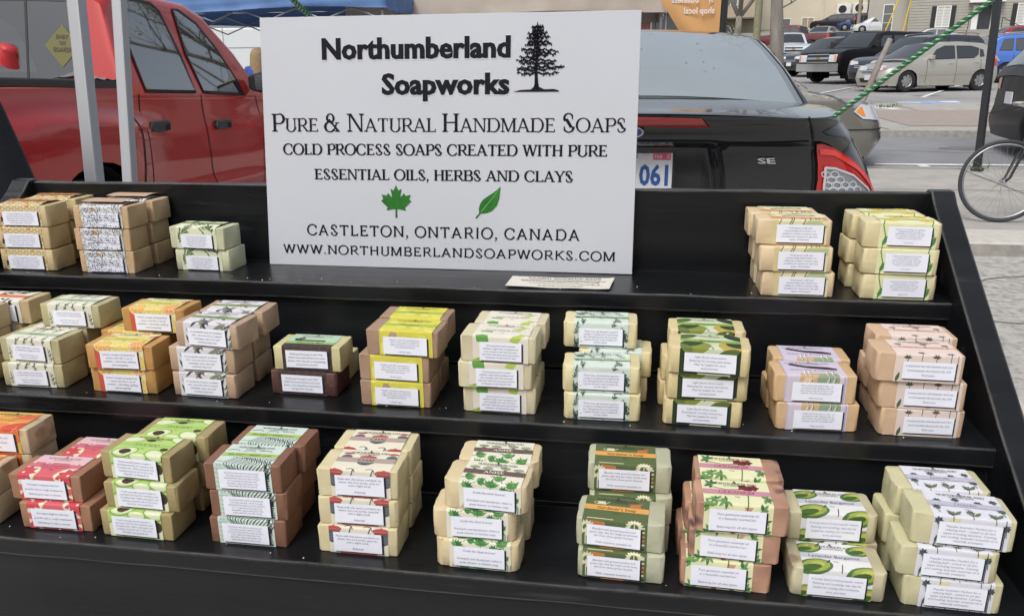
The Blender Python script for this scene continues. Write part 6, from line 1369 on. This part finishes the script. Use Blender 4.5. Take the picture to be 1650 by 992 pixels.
# ================================================================ trees
M_bark = mat('bark', (.16, .145, .125), .95, col2=(.26, .24, .21), vscale=6, bump=.8, bscale=12, stretch=(1, 1, .25))
M_bud = mat('spring_leaf', (.28, .30, .06), .7)
def tree(name, label, loc, h, r, fork, seed, lean=0, nleaf=260, spread=1.0):
    rnd = random.Random(seed); t = thing(name, label, 'tree', loc, 0, 'bare street trees with opening buds'); tr = MB(); cr = MB(); lv = MB()
    def branch(p, d, L, r0, lvl, mb):
        pts = [p]; n = 6; dd = d.copy()
        for i in range(n):
            dd = (dd + Vector((rnd.uniform(-.13, .13), rnd.uniform(-.13, .13), rnd.uniform(-.02, .10))) * (.6 if lvl == 0 else 1.3)).normalized(); pts.append(pts[-1] + dd * L / n)
        rr = [r0 * (1 - .55 * i / n) for i in range(n + 1)]; mb.tube(pts, rr, 9 if lvl == 0 else (6 if lvl == 1 else 4))
        if lvl >= 2:
            for q in range(3 if lvl == 2 else 5):
                c0 = pts[rnd.randint(2, n)]; s_ = rnd.uniform(.025, .05)
                for _ in range(2):
                    a = Vector((rnd.uniform(-1, 1), rnd.uniform(-1, 1), rnd.uniform(-1, 1))).normalized() * s_; b_ = Vector((rnd.uniform(-1, 1), rnd.uniform(-1, 1), rnd.uniform(-1, 1))).normalized() * s_
                    lv.add([c0, c0 + a, c0 + a + b_, c0 + b_], [(0, 1, 2, 3)])
        if lvl < 4:
            for q in range({0: 0, 1: 5, 2: 4, 3: 3}[lvl]):
                k = rnd.randint(2, n); a = rnd.uniform(0, 2 * pi); side = Vector((cos(a), sin(a), rnd.uniform(.1, .8))).normalized(); branch(pts[k], (dd * .55 + side * spread).normalized(), L * rnd.uniform(.5, .72), rr[k] * .5, lvl + 1, cr)
        return pts, dd, rr
    pts, dd, rr = branch(Vector((0, 0, -.1)), Vector((lean, 0, 1)).normalized(), fork, r, 0, tr)
    tr.obj('trunk', M_bark, t, smooth=True)
    for k in range(4):
        a = k * pi / 2 + rnd.uniform(-.4, .4); branch(pts[-1] - Vector((0, 0, .05)), Vector((cos(a) * .55, sin(a) * .55, 1)).normalized(), h - fork, rr[-1] * .75, 1, cr)
    for k in range(2): a = rnd.uniform(0, 6.28); branch(pts[3 + k], Vector((cos(a) * 1.0, sin(a), .35)).normalized(), (h - fork) * .3, rr[3] * .14, 3, cr)
    cr.obj('branches', M_bark, t, smooth=True, fix=False); lv.obj('crown', M_bud, t, fix=False); return t
tree('street_tree', 'slim tree with a forked trunk just right of the orange flag', (2.95, 25, gz(3, 25)), 7.5, .19, 2.35, 5)
tree('street_tree', 'thick straight tree trunk beside the roof of the black saloon', (4.05, 24.2, gz(4, 24)), 9, .24, 4.9, 12, nleaf=200)
tree('street_tree', 'bare tree beyond the left canopy', (-16, 34, gz(-16, 34)), 9, .22, 3.0, 31)
# ================================================================ poles and posts
def pole(name, label, cat, x, y, r0, r1, h, mt, lean=(0, 0), n=12, group=None, base=True):
    t = thing(name, label, cat, (x, y, gz(x, y) - .02), 0, group); mb = MB(); mb.tube([(0, 0, 0), (lean[0] * h * .5, lean[1] * h * .5, h * .5), (lean[0] * h, lean[1] * h, h)], [r0, (r0 + r1) / 2, r1], n); mb.obj('shaft', mt, t, smooth=True, auto=50)
    if base: mb = MB(); mb.lathe([(r0 * 1.5, 0), (r0 * 1.5, .05), (r0 * 1.05, .07)], n, 'z'); mb.obj('base', mt, t)
    return t
M_wood = mat('weathered_pole', (.24, .20, .15), .9, col2=(.34, .29, .22), vscale=5, stretch=(1, 1, .2), detail=6)
pole('utility_pole', 'tall wooden utility pole rising between the blue cars', 'utility pole', 21.6, 85, .19, .15, 11, M_wood, base=False)
pole('utility_pole', 'greenish wooden pole between the forked tree and the thick tree', 'utility pole', 5.95, 42, .19, .16, 9, mat('green_pole', (.22, .21, .13), .9, var=.15, vscale=6), base=False)
M_blackm = mat('black_metal', (.022, .024, .028), .45)
pole('sign_post', 'slender black square post standing on the pavement behind the bicycle wheel', 'post', 3.83, 9.42, .045, .045, 3.4, M_blackm, (-.02, .045), n=4)
pole('bent_post', 'leaning grey metal post with a rusty foot at the edge of the car park', 'post', 5.45, 20.4, .075, .065, 1.50, mat('galvanised', (.30, .29, .29), .6, col2=(.22, .15, .11), vscale=4), (.34, .05))
for i, (x, y) in enumerate(((22.1, 78), (23.5, 77.5))): pole('guy_guard', ('left' if i == 0 else 'right') + ' of the two yellow slanting cable guards by the shuttered house', 'cable guard', x, y, .06, .06, 3.0, mat('yellow_guard', (.65, .45, .03), .6), (.3 if i == 0 else .12, 0), base=False, group='yellow cable guards')
# ================================================================ road markings and tufts
marking('parking_line', [(3.0, 10.25), (5.6, 10.25), (5.6, 10.35), (3.0, 10.35)], M_white, -.055, ''); marking('parking_line', [(3.46, 10.24), (3.58, 10.24), (3.62, 9.76), (3.50, 9.76)], M_white, -.055, '')
marking('parking_line', [(5.1, 18.9), (5.25, 19.15), (5.75, 18.3), (5.5, 18.1)], M_white, .034, '')
marking('parking_bay_paint', [(6.35, 20.75), (6.95, 21.65), (7.95, 21.35), (7.75, 20.3)], M_bluep, .004, ''); marking('parking_bay_paint', [(6.35, 20.75), (6.50, 21.0), (6.95, 20.9), (6.9, 20.65)], M_white, .008, ''); marking('parking_bay_paint', [(7.45, 21.3), (7.95, 21.35), (7.85, 20.8), (7.5, 20.9)], M_white, .008, '')
for k in range(7): 
    y0 = 23.5; x0 = 4.5 + k * 3.3; marking('bay_line', [(x0, y0), (x0 + .12, y0), (x0 + 3.6, y0 + 7), (x0 + 3.48, y0 + 7)], M_white, .004, '')
mb = MB(); rnd = random.Random(2)
for cx_, cy_, n_ in ((5.5, 18.7, 60), (5.85, 19.2, 16), (3.83, 9.42, 14), (8.0, 18.3, 30)):
    for q in range(n_):
        x, y = cx_ + rnd.gauss(0, .09), cy_ + rnd.gauss(0, .07); z = gz(x, y) + .03; h = rnd.uniform(.03, .10); a = rnd.uniform(0, 6.28)
        mb.add([(x, y, z), (x + .02 * cos(a), y + .02 * sin(a), z), (x + .03 * cos(a + 1), y + .03 * sin(a + 1), z + h)], [(0, 1, 2)])
o = mb.obj('weeds', mat('weed_green', (.08, .13, .03), .8), fix=False); o['kind'] = 'stuff'
# ================================================================ behind the viewer, out of view: terrace added to darken reflections, and bare trees
b6 = house('unseen_brick_terrace', 'brown brick terrace added out of view behind the viewer to darken reflections', 'building', (-30, -17, 0), 0)
wall(b6, 0, 60, -10, 0, -1, 8.5, mat('terrace_brick', (.13, .075, .055), .9, var=.2, vscale=2)); wall(b6, -.2, 60.2, .005, .35, 8.0, 8.6, M_trim, 'cornice')
for i in range(14):
    for z in (1.0, 5.0):
        mb = MB(); mb.box(1.8 + i * 4.2, 4.0 + i * 4.2, .004, .05, z, z + 2.0); mb.obj('window', M_win, b6)
tree('street_tree', 'bare tree behind the viewer on the left', (-4.5, -7, 0), 7.5, .16, 2.4, 41); tree('street_tree', 'bare tree behind the viewer on the right', (2.3, -3.4, 0), 10.5, .18, 4.2, 43)

# joints, cracks and stains
M_joint = mat('joint_dark', (.19, .18, .168), .95); M_stain = mat('oil_stain', (.17, .165, .16), .7)
def groove(name, pts, w_, dz, m=M_joint):
    mb = MB(); v, f = s_line(pts, w_); out = []
    mb.add([(p[0], p[1], gz(p[0], p[1]) + dz) for p in v], f); o = mb.obj(name, m, fix=False); o['kind'] = 'structure'
groove('pavement_joint', [(-8 + i * .8, 8.15) for i in range(40)], .015, .004); 
for k in range(9): groove('pavement_joint', [(2.1 + k * 1.6, 6.42 + q * .4) for q in range(9)], .014, .006)
for k in range(9): groove('pavement_joint', [(2.3 + k * 1.8, 13.55 + q * .6) for q in range(11)], .03, .035)
rnd = random.Random(14)
def crack(x, y, n, dz, w_=.012, st=.12, a0=.3):
    pts = [(x, y)]; a = a0
    for i in range(n): a += rnd.uniform(-.6, .6); a = a * .8 + a0 * .2; pts.append((pts[-1][0] + st * cos(a), pts[-1][1] + st * sin(a)))
    groove('ground_crack', pts, w_, dz)
crack(1.9, 5.2, 16, -.094); crack(2.0, 4.5, 18, -.094, a0=-.1); crack(2.2, 11.6, 30, -.054, .02, .2, .15); crack(4.5, 21.5, 26, .004, .03, .3, .3); crack(7.5, 23, 20, .004, .03, .35, -.2)
for x, y, r, dz in ((8.2, 24.2, .5, .003), (5.6, 22.7, .35, .003), (11.2, 24.8, .6, .003), (4.6, 11.9, .35, -.056), (2.6, 12.4, .5, -.056), (3.7, 7.4, .10, .003), (3.2, 6.75, .05, .003), (2.9, 7.8, .07, .003)):
    mb = MB(); pts = [(x + r * rnd.uniform(.6, 1.1) * cos(q * .45), y + r * .7 * rnd.uniform(.6, 1.1) * sin(q * .45)) for q in range(14)]; mb.add([(a, b_, gz(a, b_) + dz) for a, b_ in pts], [tuple(range(14))]); o = mb.obj('ground_stain', M_stain); o['kind'] = 'structure'
# ================================================================ market canopies
def canopy(name, label, loc, w_, d_, hz, rise, val, mt, mtin, seed, legs=True, rz=0, dome=.0, pleat=.03):
    """a pop-up canopy: pitched cloth top, hanging valance, folding truss and four legs"""
    t = thing(name, label, 'canopy tent', loc, rz); rnd = random.Random(seed); n = 26
    def cloth(x, y):
        u, v = abs(x / (w_ / 2)), abs(y / (d_ / 2)); k = max(u, v); return hz + rise * (1 - k) - .05 * sin(pi * k) + .012 * sin(x * 7 + y * 3)
    mb = MB(); mb.grid([[(-w_ / 2 + w_ * i / n, -d_ / 2 + d_ * j / n, cloth(-w_ / 2 + w_ * i / n, -d_ / 2 + d_ * j / n)) for i in range(n + 1)] for j in range(n + 1)]); mb.obj('cloth_top', mt, t, smooth=True)
    mb = MB(); per = [(-w_ / 2 + w_ * i / 40, -d_ / 2) for i in range(40)] + [(w_ / 2, -d_ / 2 + d_ * i / 40) for i in range(40)] + [(w_ / 2 - w_ * i / 40, d_ / 2) for i in range(40)] + [(-w_ / 2, d_ / 2 - d_ * i / 40) for i in range(41)]
    rows = []
    for j in range(7):
        r = []
        for i, (x, y) in enumerate(per):
            f = j / 6; a = pleat * f * (sin(i * 1.3) + .6 * sin(i * 2.9 + 1) + .5 * sin(j * 2.2 + i * .31)); L = sqrt(x * x + y * y); r.append((x + x / L * a, y + y / L * a, hz - val * f + .03 * f * sin(i * .22 + seed)))
        rows.append(r)
    mb.grid(rows); mb.obj('valance', mtin, t, smooth=True)
    mb = MB()
    for sx in (-1, 1):
        for sy_ in (-1, 1):
            mb.box(sx * (w_ / 2 - .08) - .018, sx * (w_ / 2 - .08) + .018, sy_ * (d_ / 2 - .08) - .018, sy_ * (d_ / 2 - .08) + .018, -.15, hz)
    mb.obj('legs', M_frame, t)
    mb = MB(); m_ = 6
    for sy_ in (-1, 1):
        for k in range(m_):
            xa = -w_ / 2 + .1 + (w_ - .2) * k / m_; xb = -w_ / 2 + .1 + (w_ - .2) * (k + 1) / m_; za, zb = hz - .08, hz - .42
            if k % 2: za, zb = zb, za
            mb.tube([(xa, sy_ * (d_ / 2 - .08), za), (xb, sy_ * (d_ / 2 - .08), zb)], .013, 5); mb.tube([(xa, sy_ * (d_ / 2 - .08), zb), (xb, sy_ * (d_ / 2 - .08), za)], .013, 5)
    for sx in (-1, 1):
        for k in range(m_):
            ya = -d_ / 2 + .1 + (d_ - .2) * k / m_; yb = -d_ / 2 + .1 + (d_ - .2) * (k + 1) / m_; za, zb = hz - .08, hz - .42
            if k % 2: za, zb = zb, za
            mb.tube([(sx * (w_ / 2 - .08), ya, za), (sx * (w_ / 2 - .08), yb, zb)], .013, 5)
    mb.obj('truss', M_frame, t); return t
M_frame = mat('canopy_frame', (.30, .31, .33), .4, metal=.6)
M_blue = mat('blue_canopy', (.10, .20, .42), .7, var=.08, vscale=4); M_tan = mat('tan_canopy', (.46, .40, .345), .85, var=.06, vscale=4)
for m_ in (M_blue, M_tan): m_.node_tree.nodes['Principled BSDF'].inputs['Transmission Weight'].default_value = 0
canopy('blue_canopy', 'blue pop up market canopy behind the red truck', (-6.6, 14.2, .25), 5.6, 4.4, 2.43, .9, .26, M_blue, M_blue, 1, rz=radians(2))
canopy('tan_canopy', 'tan market canopy with wrinkled walls beside the blue one', (-2.25, 15.9, .3), 5.5, 4.0, 3.03, .8, .92, M_tan, M_tan, 2, pleat=.022)
# frame legs of the nearer stall standing just behind the stand
def leg(name, label, p0, p1, a, mt):
    t = thing(name, label, 'tent leg', p1, 0, 'pale grey tent legs behind the stand'); p0, p1 = Vector(p0), Vector(p1); d = p0 - p1; mb = MB(); up = Vector((0, 1, 0)); q = d.normalized(); s1 = q.cross(up).normalized(); s2 = q.cross(s1)
    vs = []
    for p in (Vector((0, 0, 0)) - q * .0, d):
        for (i, j) in ((-1, -1), (1, -1), (1, 1), (-1, 1)): vs.append(p + s1 * i * a + s2 * j * a)
    mb.add(vs, [(0, 1, 2, 3), (7, 6, 5, 4), (0, 4, 5, 1), (1, 5, 6, 2), (2, 6, 7, 3), (3, 7, 4, 0)]); mb.obj('tube', mt, t, bevel=.003)
    mb = MB(); mb.box(-.05, .05, -.05, .05, 0, .012); mb.obj('foot_plate', M_frame, t)
    return t
M_leg = mat('grey_tube', (.36, .365, .38), .42, metal=.25)
def extend(a, b, z): a, b = Vector(a), Vector(b); return a + (b - a) * ((z - a.z) / (b.z - a.z))
A, B = (-1.0329, 1.4173, 1.6321), (-.9868, 1.3238, 1.3073); leg('tent_leg', 'wider nearer grey tent leg at the far left', extend(A, B, 2.25), extend(A, B, .02), .0125, M_leg)
A, B = (-1.1842, 1.7741, 1.663), (-1.1439, 1.6554, 1.2601); leg('tent_leg', 'thinner grey tent leg right of its neighbour', extend(A, B, 2.3), extend(A, B, .02), .0125, M_leg)
# ================================================================ twisted green and white ropes
def rope(name, label, pts, r):
    t = thing(name, label, 'rope', pts[0], 0, 'green and white ropes'); P = [Vector(p) - Vector(pts[0]) for p in pts]
    L = sum((b - a).length for a, b in zip(P, P[1:])); n = int(L / (r * .55)); path = []
    def at(f):
        d = f * L
        for a, b in zip(P, P[1:]):
            l = (b - a).length
            if d <= l: return a + (b - a) * (d / l)
            d -= l
        return P[-1]
    d = (P[-1] - P[0]).normalized(); s1 = d.cross(Vector((0, 0, 1))).normalized(); s2 = d.cross(s1)
    M = [mat('rope_green', (.010, .17, .045), .45), mat('rope_white', (.62, .66, .60), .5)]
    for k in range(6):
        mb = MB(); pp = []
        for i in range(n + 1): a = 2 * pi * (k / 6 + i * r * .55 / (r * 5.2)); pp.append(at(i / n) + (s1 * cos(a) + s2 * sin(a)) * r * .58)
        mb.tube(pp, r * .52 if k % 3 else r * .36, 5); mb.obj('strand', M[1] if k % 3 == 0 else M[0], t, smooth=True)
    return t
rope('guy_rope', 'green and white twisted rope rising to the right from the black saloon', [(.688, 2.93, 1.325), (1.060, 2.645, 1.700), (1.50, 2.30, 2.14)], .0078)
rope('guy_rope', 'short end of green rope above the top left of the sign', [(-1.015, 2.35, 1.712), (-1.035, 2.62, 1.640), (-1.05, 2.80, 1.55)], .0085)
mb = MB(); mb.tube([(-1.02, 2.2, 2.4), (-1.32, 3.0, 1.4)], .0012, 4)
# ================================================================ dark coat hung at the left end of the stand
mb = MB(); rows = []; rnd = random.Random(8)
for j in range(15):
    f = j / 14; z = 1.60 - f * 1.1; wd = .05 + .25 * (f ** .55); r = []
    for i in range(25):
        a = 2 * pi * i / 24; fold = 1 + .05 * sin(a * 5 + f * 2) * f; r.append((-1.09 + wd * .86 * cos(a) * fold + .03 * f, 1.10 + .16 * (f ** .6 + .12) * sin(a) * fold, z + .01 * sin(a * 3)))
    rows.append(r)
mb.grid(rows); mb.add(rows[0][:-1], [tuple(range(24))])
tag(mb.obj('dark_coat', mat('navy_cloth', (.010, .012, .018), .9, bump=.3, bscale=500), smooth=True), 'dark navy cloth hanging in folds at the far left beside the tent legs', 'cloth')
# ================================================================ orange flag banner
fl = thing('feather_flag', 'orange banner with mirrored white lettering and a dark edge', 'banner', (1.2, 12.0, gz(1.2, 12)), 0)
z0 = 1.95 - fl.location.z - .55; mb = MB(); rows = []
pts = [(-.10, 0), (-.10, 0)]
for j in range(25):
    z = z0 + j * .105; xl = -.16 - .72 * max(0, (z - z0 - .0)) / 1.0 * .95; xl = max(xl, -1.25 + .05 * sin(j)) if z < z0 + 1.6 else max(xl + .0, -1.25 + (z - z0 - 1.6) * .9); rows.append([(xl + (-.02 - xl) * i / 8, .03 * sin(i * .9 + j * .4), z) for i in range(9)])
mb.grid(rows); mb.obj('cloth', mat('orange_cloth', (.60, .33, .13), .8, var=.03, vscale=3), fl, smooth=True)
mb = MB(); mb.grid([[(-.02 + .10 * i / 2, .01 - .004, r[0][2]) for i in range(3)] for r in rows]); mb.obj('pole_sleeve', M_blackm, fl); mb = MB(); mb.tube([(.03, .01, .0), (.03, .01, 3.6)], .02, 8); mb.lathe([(.25, 0), (.25, .04), (.03, .06)], 16, 'z', (.03, .01, 0)); mb.obj('pole', M_blackm, fl)
def mirr(txt, x0, x1, z, cap):
    v, f = fit_text(txt, -x1, -x0, 0, cap, offset=.02); return [(-p[0], p[1] + z) for p in v], f
zb = 2.235 - fl.location.z
mb = MB()
for v, f in (mirr('shop local', -.525, -.105, zb, .085), mirr('business', -.70, -.33, zb + .145, .085), mirr('by', -.20, -.13, zb + .145, .085)): mb.add([(p[0], -.035, p[1]) for p in v], f)
mb.obj('lettering', mat('flag_white', (.72, .70, .68), .8), fl, fix=False)
# ================================================================ person behind the red truck
def skin_body(name, verts, edges, radii, mt, parent, root=0, lv=2):
    me = bpy.data.meshes.new(name); me.from_pydata(verts, edges, []); me.materials.append(mt); o = bpy.data.objects.new(name, me); COL.objects.link(o); o.parent = parent
    sm = o.modifiers.new('skin', 'SKIN'); sm.use_smooth_shade = True
    for i, r in enumerate(radii):
        me.skin_vertices[0].data[i].radius = (r if isinstance(r, tuple) else (r, r)); me.skin_vertices[0].data[i].use_root = (i == root)
    ss = o.modifiers.new('sub', 'SUBSURF'); ss.levels = lv; ss.render_levels = lv; return o
pr = thing('person', 'person with long fair hair in a blue top seen from behind beyond the red truck', 'person', (-5.66, 11.7, .13), radians(10))
Mskin = mat('skin', (.52, .30, .21), .55)
V_ = [(0, 0, .95), (0, 0, 1.15), (0, .01, 1.32), (0, .01, 1.42), (0, .01, 1.50), (0, .03, 1.56), (0, .03, 1.63), (.18, .01, 1.38), (.24, .02, 1.12), (.22, .14, .92), (-.18, .01, 1.38), (-.24, .02, 1.12), (-.22, .14, .92), (.10, 0, .90), (.11, .02, .50), (.11, 0, .09), (.11, .13, .04), (-.10, 0, .90), (-.11, .02, .50), (-.11, 0, .09), (-.11, .13, .04)]
E_ = [(0, 1), (1, 2), (2, 3), (3, 4), (4, 5), (5, 6), (3, 7), (7, 8), (8, 9), (3, 10), (10, 11), (11, 12), (0, 13), (13, 14), (14, 15), (15, 16), (0, 17), (17, 18), (18, 19), (19, 20)]
R_ = [(.15, .11), (.12, .09), (.15, .10), (.09, .07), .05, (.075, .09), (.07, .085), .055, .042, .03, .055, .042, .03, .085, .058, .045, .03, .085, .058, .045, .03]
skin_body('body', V_, E_, R_, Mskin, pr)
def shell(name, rings, mt, parent, n=20):
    mb = MB(); mb.grid([[(cx + rx_ * cos(2 * pi * i / n), cy + ry_ * sin(2 * pi * i / n), z) for i in range(n + 1)] for cx, cy, rx_, ry_, z in rings]); return mb.obj(name, mt, parent, smooth=True)
Mtop = mat('blue_top', (.02, .07, .30), .8)
shell('top', [(0, 0, .175, .135, .88), (0, 0, .165, .125, 1.0), (0, 0, .16, .12, 1.12), (0, 0, .185, .13, 1.28), (0, .01, .20, .12, 1.38), (0, .01, .15, .09, 1.45), (0, .01, .07, .065, 1.49)], Mtop, pr)
for sg in (-1, 1):
    mb = MB(); mb.tube([(sg * .06, .01, 1.425), (sg * .16, .01, 1.40), (sg * .222, .012, 1.30), (sg * .245, .02, 1.12), (sg * .225, .13, .95)], [.05, .066, .064, .056, .045], 12); mb.obj('sleeve', Mtop, pr, smooth=True)
    mb = MB(); mb.tube([(sg * .09, 0, .95), (sg * .11, .02, .50), (sg * .11, 0, .08)], [.11, .078, .065], 12); mb.obj('trouser_leg', mat('dark_trousers', (.02, .024, .035), .85), pr, smooth=True)
    mb = MB(); mb.box(sg * .11 - .045, sg * .11 + .045, -.10, .17, 0, .085); mb.obj('shoe', M_dark, pr, bevel=.02)
mb = MB(); rows = []
for j in range(15):
    f = j / 14; z = 1.735 - f * .40; wd = .105 * min(1, sqrt(max(0, 1 - (1 - min(f * 3.0, 1)) ** 2))) * (1.0 + .28 * f); r = []
    for i in range(33): a = 2 * pi * i / 32; k = 1 + .05 * sin(i * 3.1 + j * .2); yy = (.02 - .005 * f) + (wd * 1.02) * sin(a) * (1 if sin(a) < 0 else .80); r.append((wd * cos(a) * k, yy * k if sin(a) < 0 else min(yy, .085), z))
    rows.append(r)
mb.grid(rows); mb.obj('hair', mat('fair_hair', (.20, .13, .065), .6, col2=(.36, .25, .13), vscale=10, stretch=(14, 14, 1), bump=.5, bscale=30), pr, smooth=True)
# ================================================================ bicycle at the right
bk = thing('bicycle', 'bicycle with a thin grey front wheel leaning at the right edge of the pavement', 'bicycle', (2.93, 6.68, gz(2.86, 6.6) + .005), radians(0)); bk.scale = (.92, .92, .92); bk.rotation_euler = (radians(-5), 0, radians(-4))
M_bk = mat('bike_frame', (.30, .32, .33), .35, metal=.5); M_spoke = mat('spoke_steel', (.42, .42, .43), .35, metal=.9); M_rim = mat('rim_alloy', (.45, .46, .48), .35, metal=.8)
def bwheel(x):
    mb = MB(); Rw = .337; mb.tube([(x + Rw * cos(2 * pi * i / 64), 0, Rw + .014 + Rw * sin(2 * pi * i / 64)) for i in range(64)], .0155, 8, closed=True); w_ = mb.obj('wheel', mat('bike_tyre', (.045, .047, .052), .8), bk, smooth=True)
    mb = MB(); mb.tube([(x + .315 * cos(2 * pi * i / 64), 0, Rw + .014 + .315 * sin(2 * pi * i / 64)) for i in range(64)], .010, 6, closed=True); mb.obj('rim', M_rim, w_, smooth=True)
    mb = MB()
    for i in range(32):
        a = 2 * pi * i / 32; s_ = 1 if i % 2 else -1; b_ = a + (.9 if (i // 2) % 2 else -.9); mb.tube([(x + .02 * cos(b_), s_ * .028, Rw + .014 + .02 * sin(b_)), (x + .31 * cos(a), 0, Rw + .014 + .31 * sin(a))], .0010, 3)
    mb.obj('spokes', M_spoke, w_)
    mb = MB(); mb.lathe([(.008, -.055), (.018, -.035), (.012, -.03), (.012, .03), (.018, .035), (.008, .055)], 14, 'y', (x, 0, Rw + .014)); mb.obj('hub', M_chrome, w_, smooth=True)
bwheel(0); bwheel(1.02); zc = .351
mb = MB()
for s_ in (-1, 1): mb.tube([(0, s_ * .052, zc), (.03, s_ * .054, zc + .03), (.13, s_ * .05, zc + .30), (.15, s_ * .045, zc + .38)], [.010, .011, .014, .015], 8, M_dark)
mb.tube([(.15, -.05, zc + .385), (.15, .05, zc + .385)], .018, 8, M_dark); mb.tube([(.15, 0, zc + .38), (.205, 0, zc + .56)], .019, 10, M_bk); mb.obj('fork', None, bk, smooth=True)
def tb(name, pts, r, m=M_bk): mb = MB(); mb.tube(pts, r, 10); return mb.obj(name, m, bk, smooth=True)
fr = tb('frame', [(.195, 0, zc + .52), (.70, 0, zc + .50)], .016); 
for nm_, pts, r in (('down_tube', [(.17, 0, zc + .44), (.60, 0, zc - .06)], .019), ('seat_tube', [(.60, 0, zc - .06), (.72, 0, zc + .55)], .016)): mb = MB(); mb.tube(pts, r, 10); mb.obj(nm_, M_bk, fr, smooth=True)
for s_ in (-1, 1): mb = MB(); mb.tube([(.60, s_ * .03, zc - .06), (1.02, s_ * .06, zc)], .009, 6); mb.tube([(.71, s_ * .02, zc + .50), (1.02, s_ * .06, zc)], .008, 6); mb.obj('rear_stay', M_bk, fr, smooth=True)
sd = tb('seat_post', [(.715, 0, zc + .52), (.745, 0, zc + .66)], .013, M_chrome)
mb = MB(); mb.grid([[(.60 + .28 * i / 8, (.02 + .06 * (i / 8) ** 1.5) * cos(a), zc + .68 + .02 * sin(a) + .01 * (i / 8)) for a in [2 * pi * q / 10 for q in range(11)]] for i in range(9)]); mb.obj('saddle', M_dark, sd, smooth=True)
hb = tb('handlebar', [(.10, -.27, zc + .66), (.16, -.20, zc + .64), (.19, -.06, zc + .63), (.19, .06, zc + .63), (.16, .20, zc + .64), (.10, .27, zc + .66)], .012, M_chrome)
mb = MB(); mb.tube([(.205, 0, zc + .55), (.19, 0, zc + .63)], .015, 8); mb.obj('stem', M_chrome, hb, smooth=True)
for s_ in (-1, 1):
    mb = MB(); mb.tube([(.10, s_ * .27, zc + .66), (.20, s_ * .34, zc + .67)], .016, 8); mb.obj('grip', mat('grip_cream', (.50, .45, .36), .7), hb, smooth=True); mb = MB(); mb.tube([(.06, s_ * .24, zc + .645), (-.02, s_ * .28, zc + .60), (-.10, s_ * .30, zc + .575)], [.008, .006, .005], 6); mb.obj('brake_lever', M_dark, hb, smooth=True)
mb = MB(); mb.lathe([(.001, .0), (.022, .004), (.026, .018), (.014, .030), (.001, .034)], 16, 'z', (.10, -.20, zc + .665)); mb.obj('bell', mat('bell_cream', (.62, .56, .42), .3), hb, smooth=True)
ck = MB(); ck.lathe([(.09, -.004), (.09, .004)], 24, 'y', (.60, -.05, zc - .06)); ck.tube([(.60, -.07, zc - .06), (.66, -.08, zc - .20)], .009, 6); ck.tube([(.60, .07, zc - .06), (.54, .08, zc + .08)], .009, 6); ck.box(.62, .70, -.15, -.08, zc - .212, zc - .192); ck.box(.50, .58, .08, .15, zc + .07, zc + .09); ck.obj('crankset', M_dark, bk)
